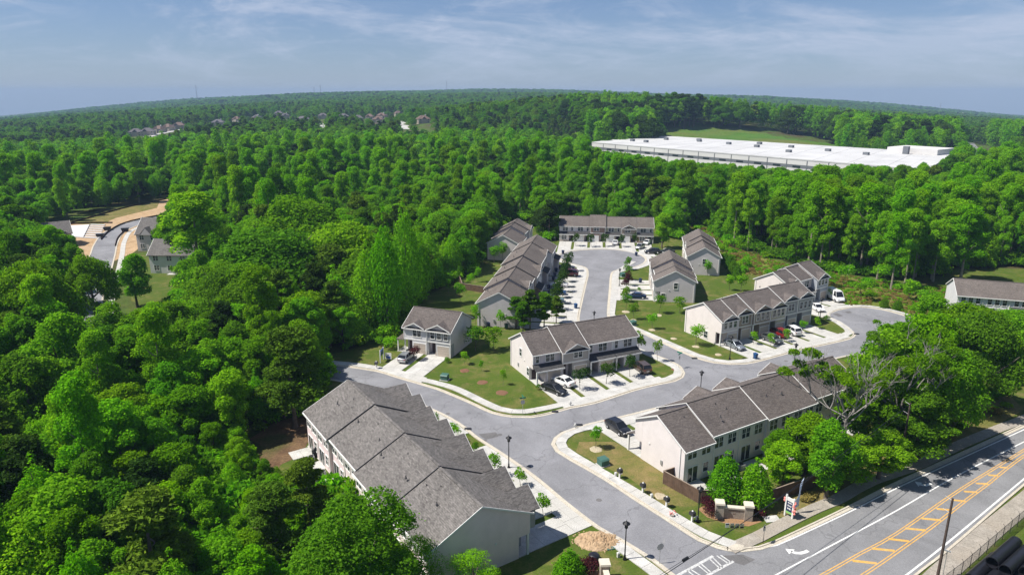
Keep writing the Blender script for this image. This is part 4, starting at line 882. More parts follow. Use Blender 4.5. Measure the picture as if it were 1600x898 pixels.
bin_('green wheelie bin against the wall right of the white SUV', 1239, 512, 'bin_green')
for i, (px_, py_) in enumerate([(869, 425.5), (867, 433), (864.5, 438.5), (857.5, 452)]):
    bin_('dark wheelie bin by a front door of the longest row, %s' % ('farthest of four', 'third of four', 'second of four', 'nearest of four')[i], px_, py_, 'bin_navy')
LAMP = None
LAMPS = [(795, 731, 'black lamp post standing on the long row driveways'), (976, 874, 'black lamp post beside the heap of earth near the main road'), (1090, 815.5, 'black lamp post beside the entrance wall'), (1140, 561.5, 'black lamp post in front of the silver saloon on the corner lawn'), (1240, 574.5, 'black lamp post on the far pavement below the gabled row'), (1093.5, 621, 'black lamp post rising behind the roof of the fenced row'), (927.5, 520, 'black lamp post rising behind the corner row roof'), (967.5, 447, 'black lamp post on the right pavement of the cul-de-sac street'), (1018, 394, 'black lamp post on grass right of the turning circle'), (867, 393, 'black lamp post on grass left of the turning circle'), (1281, 497, 'black lamp post beside the lawn at the end of the side street')]
for (px_, py_, lab) in LAMPS:
    p = (*G(px_, py_), 0.1)
    if LAMP is None:
        LAMP = thing('lamp_post', lab, 'lamp post', p, 0, 'black lamp posts along the streets')
        MB().cyl((0, 0, -0.1), (0, 0, 0.12), 0.2, 0.19, 12).cyl((0, 0, 0.12), (0, 0, 0.5), 0.13, 0.1, 10).cyl((0, 0, 0.5), (0, 0, 0.56), 0.13, 0.08, 10).obj('base', 'black', LAMP)
        MB().cyl((0, 0, 0.5), (0, 0, 3.75), 0.075, 0.055, 10).obj('pole', 'black', LAMP)
        MB().cyl((0, 0, 3.75), (0, 0, 3.83), 0.06, 0.15, 10).cyl((0, 0, 3.83), (0, 0, 3.9), 0.18, 0.2, 8).obj('collar', 'black', LAMP)
        lt = MB().cyl((0, 0, 3.9), (0, 0, 4.35), 0.15, 0.22, 6).obj('lantern', 'glass', LAMP)
        fr_ = MB()
        for k in range(6): a = math.pi/3*k; fr_.cyl((0.155*math.cos(a), 0.155*math.sin(a), 3.9), (0.225*math.cos(a), 0.225*math.sin(a), 4.35), 0.02, 0.02, 4)
        fr_.obj('lantern_frame', 'black', lt)
        MB().cyl((0, 0, 4.35), (0, 0, 4.4), 0.42, 0.38, 12).cyl((0, 0, 4.4), (0, 0, 4.62), 0.36, 0.07, 12).cyl((0, 0, 4.62), (0, 0, 4.85), 0.05, 0.012, 6).obj('cap', 'black', LAMP)
    else: copytree(LAMP, p, random.uniform(0, 1), lab)
MBX = None
for (px_, py_, lab) in [(968, 747, 'dark mailbox on white post, farthest of four along the pavement'), (1004, 770, 'dark mailbox on white post, second from the street corner'), (1041, 792, 'dark mailbox on white post, third from the street corner'), (1081, 815, 'dark mailbox on white post next to the lamp post'), (588.5, 576, 'grey mailbox on white post by the two-unit house driveway')]:
    p = (*G(px_, py_), 0.02)
    if MBX is None:
        MBX = thing('mailbox', lab, 'mailbox', p, 0.55, 'mailboxes on white posts')
        MB().box(-0.09, 0.09, -0.09, 0.09, 0, 0.838).obj('post', 'trim', MBX); MB().cyl((0, 0, 1.424), (0, 0, 1.56), 0.12, 0.03, 6).obj('post_cap', 'trim', MBX)
        b = MB().box(-0.24, 0.24, -0.34, 0.34, 0.92, 1.22)
        b.exyz([(0.34*math.cos(t), 1.221+0.2*math.sin(t)) for t in np.linspace(0, math.pi, 8)], -0.24, 0.24).obj('box', 'dark_steel', MBX)
        MB().box(-0.1, 0.1, -0.42, 0.42, 0.84, 0.915).obj('bracket', 'trim', MBX)
    else: copytree(MBX, p, 0.55 if px_ > 700 else -0.2, lab)
TF = None
for (px_, py_, lab) in [(942, 726, 'green transformer box on the worn corner lawn by the mailboxes'), (695, 593, 'green transformer box on the lawn beside the two-unit house driveway'), (988.5, 508, 'green transformer box at the lawn edge behind the corner row'), (972.5, 432, 'green transformer box on grass by the turning circle')]:
    p = (*G(px_, py_), 0.02)
    if TF is None:
        TF = thing('transformer_box', lab, 'utility box', p, 0.5, 'green transformer boxes')
        MB().box(-0.75, 0.75, -0.7, 0.7, 0, 0.1).obj('pad', 'concrete', TF)
        MB().exyz([(-0.55, 0.1), (0.55, 0.1), (0.55, 0.95), (-0.4, 0.95), (-0.55, 0.8)], -0.6, 0.6).obj('cabinet', 'transformer', TF)
        MB().exyz([(-0.62, 0.8), (0.58, 0.97), (0.58, 1.02), (-0.42, 1.02), (-0.62, 0.86)], -0.64, 0.64).obj('lid', 'transformer', TF)
    else: copytree(TF, p, 0.5 if px_ > 800 else -0.3, lab)
for (px_, py_, lab) in [(898.7, 669, 'silver fire hydrant on the verge by the fenced row corner'), (891, 634, 'silver fire hydrant on the verge below the corner row')]:
    h = thing('fire_hydrant', lab, 'hydrant', (*G(px_, py_), 0.05), 0.3, 'fire hydrants')
    MB().cyl((0, 0, 0), (0, 0, 0.06), 0.2, 0.2, 12).cyl((0, 0, 0.06), (0, 0, 0.65), 0.13, 0.12, 12).obj('barrel', 'hydrant', h)
    MB().ball((0, 0, 0.65), 0.15, 10, 6).cyl((0, 0, 0.76), (0, 0, 0.88), 0.035, 0.035, 6).obj('bonnet', 'hydrant', h)
    MB().cyl((-0.23, 0, 0.45), (0.23, 0, 0.45), 0.075, 0.075, 8).obj('outlet', 'hydrant', h)
for (px_, py_, lab) in [(1018, 778, 'small pale green utility pedestal between two mailboxes'), (962, 744, 'small white utility pedestal left of the farthest mailbox'), (966, 870, 'low white utility pedestal beside the lamp post by the earth heap'), (1089, 813, 'low white utility pedestal at the foot of the lamp post by the entrance')]:
    h = thing('utility_pedestal', lab, 'utility box', (*G(px_, py_), 0.02), 0.4, 'utility pedestals')
    MB().box(-0.14, 0.14, -0.12, 0.12, 0, 0.5).obj('body', 'hydrant', h); MB().prism([(-0.17, -0.15, 0.5), (0.17, -0.15, 0.5), (0.17, 0.15, 0.5), (-0.17, 0.15, 0.5)], [(-0.1, -0.08, 0.62), (0.1, -0.08, 0.62), (0.1, 0.08, 0.62), (-0.1, 0.08, 0.62)]).obj('cap', 'hydrant', h)
p = G(956, 854); t = thing('meter_lid', 'flat blue-green meter lid in the grass beside the earth heap', 'lid', (*p, 0.03), 0.3)
MB().box(-0.7, 0.7, -0.5, 0.5, 0, 0.09).obj('lid', 'transformer', t)
for (px_, py_, lab, r1) in [(816.8, 647, 'green street name signs at the lawn tip of the corner row', 0.3), (1060.5, 575, 'green street name signs at the kerb right of the corner row', 0.9)]:
    s_ = thing('street_sign', lab, 'street sign', (*G(px_, py_), 0.03), r1, 'street name signs')
    MB().cyl((0, 0, 0), (0, 0, 2.9), 0.035, 0.03, 8).obj('post', 'galv', s_)
    MB().box(-0.5, 0.5, -0.015, 0.015, 2.62, 2.86).obj('sign_panel', 'sign_green', s_); MB().box(-0.015, 0.015, -0.5, 0.5, 2.9, 3.14).obj('sign_panel', 'sign_green', s_)
    MB().box(-0.3, 0.3, -0.03, -0.01, 1.75, 2.35).obj('notice_panel', 'galv', s_)
def letters(parent, x0, x1, y, z, rows, h, mat='trim', th=0.006):    # lines of unreadable print, as flat strokes
    for k in range(rows):
        mb = MB(); x = x0; zz = z-k*h*1.9
        while x < x1: w = random.uniform(0.6, 1.2)*h*0.8; mb.box(x, min(x+w, x1), y-th, y, zz, zz+h*random.uniform(0.75, 1.0)); x += w+h*0.28
        o = mb.obj('print', mat, parent); o['kind'] = 'stuff'
# entrance sale board, feather flag, small boards
a, b = Vector(G(1226, 804.5)), Vector(G(1237.5, 811)); d = (b-a).normalized(); mid = (a+b)/2; w = (b-a).length
sb = thing('sale_board', 'tall white post board with navy panel beside the main road pavement', 'sign', (mid.x, mid.y, 0.03), math.atan2(d.y, d.x))
for s in (-1, 1): MB().box(s*w/2-0.09, s*w/2+0.09, -0.09, 0.09, 0, 2.75 if s < 0 else 2.6).cyl((s*w/2, 0, 2.75 if s < 0 else 2.6), (s*w/2, 0, 2.9 if s < 0 else 2.75), 0.14, 0.02, 6).obj('post', 'trim', sb)
MB().box(-w/2+0.09, w/2-0.09, -0.04, 0.04, 0.75, 2.1).obj('board', 'navy', sb); MB().box(-w/2+0.09, w/2-0.09, -0.045, 0.045, 2.1, 2.55).obj('header', 'trim', sb); MB().box(-w/2+0.09, w/2-0.09, -0.045, 0.045, 0.5, 0.75).obj('footer', 'lime', sb)
letters(sb, -w/2+0.25, w/2-0.25, -0.041, 1.8, 3, 0.2)
for s in (-1, 1):
    rb = MB()
    for k in range(12 if s > 0 else 4): rb.ball((s*w/2+s*0.12+random.uniform(-0.1, 0.14), random.uniform(-0.12, 0.12), 2.25-k*0.13), random.uniform(0.09, 0.17), 6, 4, jit=0.25)
    o = rb.obj('ribbon', 'pink', sb); o['kind'] = 'stuff'
fl = thing('feather_flag', 'tall pale blue feather flag beside the navy sale board', 'flag', (*G(1246, 801), 0.03), 0.6)
tb = [(0, 0, 0), (0.02, 0, 1.4), (0.12, 0, 3.0), (0.32, 0, 4.0), (0.5, 0, 4.6)]
MB().tube(tb, [0.03, 0.025, 0.02, 0.015, 0.01], 6).obj('pole', 'galv', fl)
fm = MB(); pr = []
for i in range(13):
    t = i/12; z = 1.0+3.55*t; x = np.interp(z, [q[2] for q in tb], [q[0] for q in tb]); pr.append((x, z, 0.60*(1-t**2.2)+0.05, 0.12*math.sin(t*9)))
for q, r_ in zip(pr, pr[1:]): fm.poly([(q[0], 0, q[1]), (q[0]-q[2], q[3], q[1]-0.15), (r_[0]-r_[2], r_[3], r_[1]-0.15), (r_[0], 0, r_[1])])
o = fm.obj('sail', 'flag', fl); so = o.modifiers.new('thick', 'SOLIDIFY'); so.thickness = 0.012
for i in range(4):
    a = Vector(G(1136+i*7.6, 825.5+i*0.35)); q = thing('lawn_placard', ['white lawn placard with dark heading, leftmost of the row by the straw bed', 'grey lawn placard second in the row by the straw bed', 'grey lawn placard third in the row by the straw bed', 'grey lawn placard last in the row by the straw bed'][i], 'sign', (a.x, a.y, 0.03), 0.05, 'lawn placards by the entrance')
    MB().box(-0.23, 0.23, -0.012, 0.012, 0.12, 0.72).obj('board', 'trim' if i == 0 else 'galv', q); MB().box(-0.2, 0.2, -0.018, -0.012, *((0.52, 0.66) if i == 0 else (0.16, 0.36))).obj('print', 'navy' if i == 0 else 'dark_steel', q)
    for s in (-1, 1): MB().cyl((s*0.18, 0, 0), (s*0.18, 0, 0.2), 0.008, 0.008, 5).obj('stake', 'galv', q)
# boards by the two-unit house
a, b = Vector(G(594.5, 567)), Vector(G(599.5, 561.5)); d = (b-a).normalized(); mid = (a+b)/2; w = (b-a).length
s2 = thing('sale_board', 'two-post white board with blue-green panel on grass by the two-unit house', 'sign', (mid.x, mid.y, 0.02), math.atan2(d.y, d.x))
for s in (-1, 1): MB().box(s*w/2-0.08, s*w/2+0.08, -0.08, 0.08, 0, 2.5).obj('post', 'trim', s2)
MB().box(-w/2+0.08, w/2-0.08, -0.03, 0.03, 1.2, 2.3).obj('board', 'bin_green', s2); MB().box(-w/2+0.08, w/2-0.08, -0.035, 0.035, 2.0, 2.32).obj('header', 'sign_blue', s2)
s3 = thing('sale_board', 'white and blue board beside the open porch of the two-unit house', 'sign', (*G(607, 562), 0.02), -0.2)
MB().box(-0.62, 0.62, -0.03, 0.03, 0.15, 1.35).obj('board', 'trim', s3); MB().box(-0.42, 0.42, -0.04, -0.03, 0.3, 0.75).obj('panel', 'sign_blue', s3); MB().cyl((0, -0.031, 0.95), (0, -0.04, 0.95), 0.14, 0.14, 10).obj('emblem', 'sign_blue', s3)
for s in (-1, 1): MB().box(s*0.5-0.03, s*0.5+0.03, -0.02, 0.02, 0, 0.15).obj('leg', 'galv', s3)
# stop sign seen from behind, small road sign, and one by the utility pole
st = thing('stop_sign', 'octagonal road sign seen from behind on the verge by the crossing', 'road sign', (*G(1030, 880), 0.05), 0.35)
MB().cyl((0, 0, 0), (0, 0, 2.3), 0.035, 0.035, 8).obj('post', 'galv', st); MB().cyl((0, -0.02, 2.05), (0, 0.01, 2.05), 0.42, 0.42, 8).obj('sign_plate', 'galv', st)
st = thing('road_sign', 'thin road sign with two small plates on the main road pavement', 'road sign', (*G(1192, 849), 0.1), 0.9)
MB().cyl((0, 0, 0), (0, 0, 2.3), 0.03, 0.03, 8).obj('post', 'dark_steel', st); MB().box(-0.3, 0.3, 0.03, 0.05, 1.6, 2.25).obj('sign_plate', 'galv', st); MB().box(-0.25, 0.25, -0.05, -0.03, 1.5, 2.0).obj('sign_plate', 'galv', st)
st = thing('road_sign', 'slim road sign on the verge beside the leaning utility pole', 'road sign', (*G(1472, 903), 0.1), 0.9)
MB().cyl((0, 0, 0), (0, 0, 3.2), 0.035, 0.035, 8).obj('post', 'galv', st); MB().box(-0.32, 0.32, 0.03, 0.05, 2.85, 3.1).obj('sign_plate', 'galv', st); MB().box(-0.06, 0.06, -0.3, 0.3, 3.12, 3.25).obj('bracket', 'galv', st)
# ------------------------------------------------------------------ entrance walls
def pillar(r, x, y, h, w=0.46):
    MB().box(x-w, x+w, y-w, y+w, 0, h).obj('pillar', 'brick_pale', r)
    MB().prism([(x-w-0.1, y-w-0.1, h+0.002), (x+w+0.1, y-w-0.1, h+0.002), (x+w+0.1, y+w+0.1, h+0.002), (x-w-0.1, y+w+0.1, h+0.002)], [(x-w-0.06, y-w-0.06, h+0.22), (x+w+0.06, y-w-0.06, h+0.22), (x+w+0.06, y+w+0.06, h+0.22), (x-w-0.06, y+w+0.06, h+0.22)]).obj('cap', 'cap', r)
a, b = Vector(G(1123, 807)), Vector(G(1168, 811)); d = (b-a).normalized(); L_ = (b-a).length
ew = thing('entrance_wall', 'brick entrance wall with two capped pillars in a straw bed', 'wall', (a.x, a.y, 0.03), math.atan2(d.y, d.x))
pillar(ew, 0, 0, 1.85); pillar(ew, L_, 0, 1.85)
MB().box(0.46, L_-0.46, -0.2, 0.22, 0, 1.32).obj('wall_panel', 'brick_pale', ew); MB().box(0.462, L_-0.462, -0.28, 0.3, 1.322, 1.5).obj('coping', 'cap', ew)
letters(ew, 1.0, L_-1.0, -0.2, 0.98, 1, 0.2, 'brick_red', 0.02); letters(ew, 1.5, L_-1.5, -0.2, 0.68, 1, 0.17, 'brick_red', 0.02)
a = Vector(G(944, 904)); ew = thing('entrance_wall', 'brick entrance wall with capped pillar below the heap of earth', 'wall', (a.x, a.y, 0.03), -math.pi/2+0.05)
pillar(ew, 0, 0, 1.85); MB().box(0.46, 4.6, -0.2, 0.22, 0, 1.32).obj('wall_panel', 'brick_pale', ew); MB().box(0.462, 4.6, -0.28, 0.3, 1.322, 1.5).obj('coping', 'cap', ew); pillar(ew, 5.1, 0, 1.85)
# heap of earth
p = Vector(G(933, 845)); hm = MB(); n1, n2 = 46, 30
for j in range(n2+1):
    for i in range(n1+1):
        u_, v_ = i/n1*2-1, j/n2*2-1; r_ = math.sqrt(u_*u_+v_*v_); h = max(0, 1-r_)**0.8*0.75
        q = Vector((u_*5, v_*4, 0)); nz = min(1, max(0, 0.5+0.6*mnoise.noise(Vector((q.x*0.7, q.y*0.7, 3.1)))+0.35*mnoise.noise(Vector((q.x*1.9, q.y*1.9, 7.7)))))
        hm.v.append((u_*2.4*(1+0.15*nz), v_*1.7*(1+0.15*nz), (h*(0.35+0.8*nz)+random.uniform(0, 0.16)*(1.1-r_)) if r_ < 0.97 else -0.05))
for j in range(n2):
    for i in range(n1): k = j*(n1+1)+i; hm.f.append((k, k+1, k+n1+2, k+n1+1)); hm.mi.append(0)
tag(hm.obj('earth_heap', 'dirt', loc=(p.x, p.y, 0.02)), 'heap of tan earth and clods spilling over the pavement end', 'heap')
cl_ = MB()
for k in range(140): a_ = random.uniform(0, 6.3); r_ = random.uniform(0.2, 1.1); cl_.ball((p.x+2.7*r_*math.cos(a_), p.y+1.9*r_*math.sin(a_), 0.02+max(0, 0.5*(1-r_))), random.uniform(0.05, 0.17), 5, 3, 1, 0.7, 0.3)
o = cl_.obj('clods', 'dirt', bpy.data.objects['earth_heap']); o.matrix_parent_inverse = Matrix.Translation((-p.x, -p.y, -0.02)); o['kind'] = 'stuff'
# ------------------------------------------------------------------ fences
def board_fence(label, P, h, panel=2.4, mat='wood_fence', grp='wooden garden fences'):
    pts = [Vector(G(*q)) for q in P]; r = thing('wooden_fence', label, 'fence', (pts[0].x, pts[0].y, 0.02), 0, grp); o0 = pts[0]
    for a, b in zip(pts, pts[1:]):
        L = (b-a).length; n = max(1, round(L/panel)); d = (b-a)/n; t = d.normalized(); nn = Vector((-t.y, t.x))
        for k in range(n):
            s = a+d*k-o0; m = max(4, int(d.length/0.145)); mb = MB()
            front, back = [], []
            for i in range(m):
                e0, e1 = i/m, (i+1)/m-0.06/m*2; off = 0.012*(i % 2)
                for e in (e0, e1): q = s+d*e+nn*(off); front.append((q.x, q.y)); q = s+d*e+nn*(off-0.022); back.append((q.x, q.y))
            for i in range(len(front)-1): mb.prism([(*front[i], 0), (*front[i+1], 0), (*back[i+1], 0), (*back[i], 0)], [(*front[i], h-0.01*(i % 3)), (*front[i+1], h-0.01*(i % 3)), (*back[i+1], h-0.01*(i % 3)), (*back[i], h-0.01*(i % 3))])
            mb.obj('fence_panel', mat, r)['kind'] = 'stuff'
            q = s+nn*0.07; MB().box(q.x-0.06, q.x+0.06, q.y-0.06, q.y+0.06, 0, h+0.04).obj('post', 'wood_trim', r)
            q0, q1 = s+nn*0.02, s+d+nn*0.02
            MB().prism([tuple((*(q0+nn*0.07), h+0.005)), tuple((*(q1+nn*0.07), h+0.005)), tuple((*(q1-nn*0.07), h+0.005)), tuple((*(q0-nn*0.07), h+0.005))], [tuple((*(q0+nn*0.07), h+0.05)), tuple((*(q1+nn*0.07), h+0.05)), tuple((*(q1-nn*0.07), h+0.05)), tuple((*(q0-nn*0.07), h+0.05))]).obj('top_rail', 'wood_trim', r)
    return r
board_fence('dark wooden fence round the garden behind the entrance wall', [(1058, 747), (1035.5, 755), (1091, 786), (1118, 787), (1160, 797), (1187, 792), (1240, 773), (1300, 752)], 1.8)
board_fence('brown wooden fence round a garden behind the longest row', [(718, 440), (722, 452), (758, 458), (770, 447)], 1.6)
# chain link beside the pipes
pts = [Vector(G(*q)) for q in [(1440, 945), (1501, 899), (1600, 813), (1680, 745)]]
cf = thing('chain_link_fence', 'chain link fence with thin dark posts in front of the black pipes', 'fence', (pts[0].x, pts[0].y, 0.02)); o0 = pts[0]
wm = MB()
for a, b in zip(pts, pts[1:]):
    n = max(1, round((b-a).length/2.1)); d = (b-a)/n
    for k in range(n):
        s = a+d*k-o0; MB().cyl((s.x, s.y, 0), (s.x, s.y, 1.75), 0.035, 0.03, 6).cyl((s.x, s.y, 1.7), (s.x-0.12, s.y+0.16, 1.95), 0.02, 0.02, 5).obj('post', 'dark_steel', cf)
        m = 12
        for i in range(-m, m):
            for sg in (1, -1):
                e0, e1 = max(0, i/m), min(1, (i+m)/m)
                if e1 <= e0: continue
                z0, z1 = 1.65*(e0-i/m), 1.65*(e1-i/m)
                if sg < 0: z0, z1 = 1.65-z0, 1.65-z1
                q0, q1 = s+d*e0, s+d*e1; wm.cyl((q0.x, q0.y, z0), (q1.x, q1.y, z1), 0.006, 0.006, 3, cap=False)
    s0, s1 = a-o0, b-o0; MB().cyl((s0.x, s0.y, 1.66), (s1.x, s1.y, 1.66), 0.022, 0.022, 6).obj('top_rail', 'dark_steel', cf)
wm.obj('wire_mesh', 'dark_steel', cf)['kind'] = 'stuff'
# pipes
e0 = Vector(G(1551, 874, 2.1)); e1 = Vector(G(1592, 838, 2.1)); d = (e1-e0).normalized(); nn = Vector((d.y, -d.x)); R_ = 0.62
PIPE = None
plist = [(0.0, 1.72, 0.0), (1.3, 1.72, -0.3), (2.6, 1.72, 1.0)]+[(-0.65+1.3*k, 0.62, -2.6-0.3*k+random.uniform(-0.4, 0.4)) for k in range(6)]
for i, (off, z, sh) in enumerate(plist):
    q = e0+nn*off+d*sh
    lab = ['topmost black pipe nearest the chain link fence', 'second black pipe in the top layer of the stack', 'third black pipe in the top layer of the stack'][i] if i < 3 else 'black pipe in the bottom layer of the stack'
    if PIPE is None:
        mb = MB(); n = 20; Lp = 6.0; rings = [(0, R_), (Lp, R_), (Lp, R_-0.07), (0, R_-0.07)]
        for (x, r_) in rings: mb.v += [(x, r_*math.cos(2*math.pi*k/n), r_*math.sin(2*math.pi*k/n)) for k in range(n)]
        for j in range(4):
            for k in range(n): b_ = (k+1) % n; mb.f.append((j*n+k, j*n+b_, ((j+1) % 4)*n+b_, ((j+1) % 4)*n+k)); mb.mi.append(0)
        PIPE = mb.mesh('pipe', 'pipe'); PIPE.polygons.foreach_set('use_smooth', [True]*len(PIPE.polygons))
    o = link('drain_pipe', PIPE, None, False, (q.x, q.y, z+0.02), math.atan2(d.y, d.x)); tag(o, lab, 'pipe', 'black drain pipes stacked beside the road')
    es = o.modifiers.new('split', 'EDGE_SPLIT')
# utility poles and wires
def upole(label, p, h, lean=(0, 0)):
    r = thing('utility_pole', label, 'utility pole', (p[0], p[1], 0), 0, 'utility poles')
    MB().cyl((0, 0, 0), (lean[0], lean[1], h), 0.15, 0.10, 10).obj('pole', 'wood_pole', r)
    for z in (h-0.25, h-1.6):
        t = z/h; MB().cyl((lean[0]*t, lean[1]*t, z), (lean[0]*t-0.55, lean[1]*t+0.3, z+0.35), 0.03, 0.02, 6).obj('insulator', 'trim', r)
    return r
b_ = G(1460, 925); upole('bare utility pole rising beside the main road at the lower right', b_, HGT(*b_, 778)); p2 = G(1405, 733)
upole('thin utility pole half hidden in the roadside trees', p2, 9.6)
for nm, (za, x_, y_, zb), lab in (('power_line', (9.4, 1025, 898, 8.8), 'thicker black power line crossing over the estate entrance'), ('power_line', (8.6, 1042, 883, 7.6), 'thinner black power line carrying a small splice box')):
    a = Vector((*p2, za)); q = G(x_, y_, zb); b = Vector((*q, zb)); b = a+(b-a)*1.35
    P = []
    for i in range(41): t = i/40; v = a.lerp(b, t); v.z -= 0.7*4*t*(1-t); P.append(v)
    r = thing(nm, lab, 'power line', tuple(a), 0, 'power lines over the entrance'); MB().tube([tuple(v-a) for v in P], [0.034 if za > 9 else 0.022]*41, 5).obj('cable', 'black', r)
    if za < 9:
        v = P[28]-a; w_ = P[29]-a; dd = (w_-v).normalized(); MB().cyl(tuple(v-dd*0.35), tuple(v+dd*0.35), 0.14, 0.14, 8).obj('splice_box', 'black', r)
# ------------------------------------------------------------------ building plots to the left, warehouse, far houses
def t_sheet(name, L, mat, dz=0.25):
    pts = [GT(*q) for q in L]; zc = max(p[2] for p in pts)+dz
    return struct(sheet(name, [p[:2] for p in pts], zc, mat))
SITE = [(50,372),(75,355),(135,336),(200,320),(268,308),(290,318),(280,345),(268,360),(262,400),(285,440),(270,475),(205,555),(120,560),(110,520),(130,430),(85,400)]
struct(sheet('building_plot', pxs([(52,372),(78,355),(110,346),(262,311),(275,330),(262,352),(208,395),(150,420),(110,400)]), 0.03, 'dirt'))
struct(sheet('grass_slope', pxs([(105,347),(200,323),(250,314),(245,325),(180,341),(160,351),(110,350)]), 0.035, 'dry_lawn'))
struct(sheet('lawn', pxs([(200,400),(235,395),(300,425),(300,470),(250,490),(205,470)]), 0.035, 'lawn'))
S4 = smoothline(pxs([(330,335),(262,338),(215,348),(180,362),(166,380),(160,400),(150,430),(135,470),(130,520),(128,560)]))
struct(band(MB(), S4, -3.2, 3.2, 0.05).obj('estate_road', 'asphalt')); struct(band(MB(), S4, 4.6, 6.0, 0.09, 0).obj('pavement_strip', 'concrete')); struct(band(MB(), S4, 3.2, 3.6, 0.12, 0).obj('kerb', 'kerb')); struct(band(MB(), S4, -3.6, -3.2, 0.12, 0).obj('kerb', 'kerb'))
struct(sheet('driveway', pxs([(118,500),(140,470),(135,440),(105,460)]), 0.08, 'concrete'))
mb = MB(); a, b, c, d = (Vector(G(*q)) for q in ((88,355),(140,352),(130,372),(80,368)))
tag(o := MB().prism([(*p, 0) for p in (d, c, b, a)], [(*p, 0.35) for p in (d, c, b, a)]).obj('foundation_slab', 'foundation'), 'pale concrete foundation slab on bare earth beyond the trees', 'slab')
for k in range(7):
    t = k/6; p = c.lerp(b, t); q = p+Vector((6, -1.0)); MB().prism([(*p, 0), (*q, 0), (*(q+Vector((0, 1.2))), 0), (*(p+Vector((0, 1.2))), 0)], [(*p, 0.3), (*q, 0.3), (*(q+Vector((0, 1.2))), 0.3), (*(p+Vector((0, 1.2))), 0.3)]).obj('footing', 'foundation', o)
for (L, lab) in (([(103,351),(150,338),(200,324),(262,311)], 'dark silt fence along the wood side of the building plots'), ([(105,351),(140,349),(176,349)], 'dark silt fence between the grass slope and the slab'), ([(158,375),(168,364),(188,352),(215,344),(262,335)], 'dark silt fence along the far kerb of the curved estate road'), ([(180,385),(184,373),(195,361)], 'dark silt fence on the near side of the curved estate road')):
    mb = MB(); P = smoothline(pxs(L), 3); band(mb, P, -0.05, 0.05, 0.6, 0.0); tag(mb.obj('silt_fence', 'silt'), lab, 'fence', 'silt fences of the building plots')
for (x, y, lab) in ((157, 371, 'dark skip at the bend of the curved estate road'), (168, 360, 'dark skip beyond the bend of the curved estate road'), (196, 362, 'dark skip beside the pale house end wall')):
    r = thing('skip', lab, 'skip', (*G(x, y), 0), 0.3, 'skips on the building plots')
    MB().prism([(-.9, -.6, .1), (.9, -.6, .1), (.9, .6, .1), (-.9, .6, .1)], [(-1.2, -.75, 1.2), (1.2, -.75, 1.2), (1.2, .75, 1.2), (-1.2, .75, 1.2)]).obj('body', 'dark_steel', r); MB().box(-1.25, 1.25, -0.8, 0.8, 1.2, 1.3).obj('rim', 'black', r)
def gable_house(name, label, origin, u, L, D, eave, rise, wall, roof, wins=3, group=None, cat='house', stories=2, endw=True, chimney=False):
    u = Vector(u).normalized(); r = thing(name, label, cat, origin, math.atan2(u.y, u.x), group)
    MB().exyz([(0, -2), (D, -2), (D, eave-0.1), (D/2, eave+rise-0.12), (0, eave-0.1)], 0, L).obj('wall', wall, r)
    p = rise/(D/2); rafters(MB(), [(-0.4, eave-0.4*p+0.05), (D/2, eave+rise+0.05), (D+0.4, eave-0.4*p+0.05)], -0.35, L+0.35, 0.16).obj('roof', roof, r)
    t = MB()
    for xx in (-0.42, L+0.352): rafters(t, [(-0.42, eave-0.42*p+0.06), (D/2, eave+rise+0.07), (D+0.42, eave-0.42*p+0.06)], xx, xx+0.07, 0.25)
    t.obj('rake_trim', 'trim', r)
    for s in range(stories):
        z = 0.9+s*2.7
        for k in range(wins): window(r, L*(k+0.5)/wins, -0.005, z, 1.3, 1.4, 0, True)
        if endw:
            window(r, -0.005, D*0.3, z, 0.9, 1.4, -math.pi/2); window(r, -0.005, D*0.7, z, 0.9, 1.4, -math.pi/2)
    if chimney: MB().box(L*0.3, L*0.3+0.9, D/2-0.4, D/2+0.5, eave, eave+rise+1.1).obj('chimney', 'far_wall', r)
    return r
o1 = G(236, 427)
h1 = gable_house('townhouse', 'pale house with grey roof below the larger house, half hidden by a tall bright tree', (*o1, 0), (1, -0.03), 15, 9, 5.4, 3.4, 'white', 'roof_grey', 4)
MB().box(5.2, 8, -1.6, -0.02, 0, 0.12).obj('porch_slab', 'concrete', h1)
o2 = G(216, 392)
h2 = gable_house('townhouse', 'pale grey house with a small front gable beside the curved estate road', (*o2, 0), (1, -0.05), 14, 10, 5.6, 4.2, 'pale_grey', 'roof_grey', 4)
MB().prism([(1.5, -0.5, 5.5), (5.5, -0.5, 5.5), (3.5, -0.5, 7.6)], [(1.5, 3.6, 5.5), (5.5, 3.6, 5.5), (3.5, 3.6, 7.6)]).obj('dormer_roof', 'roof_grey', h2)
MB().prism([(1.7, -0.55, 5.2), (5.3, -0.55, 5.2), (3.5, -0.55, 7.3)], [(1.7, -0.45, 5.2), (5.3, -0.45, 5.2), (3.5, -0.45, 7.3)]).obj('dormer_wall', 'pale_grey', h2)
o3 = G(46, 392); gable_house('house', 'grey roofed house showing above trees left of the bare plots', (*o3, 0), (0.8, 0.6), 12, 10, 4.5, 3.2, 'far_wall', 'roof_grey', 3)
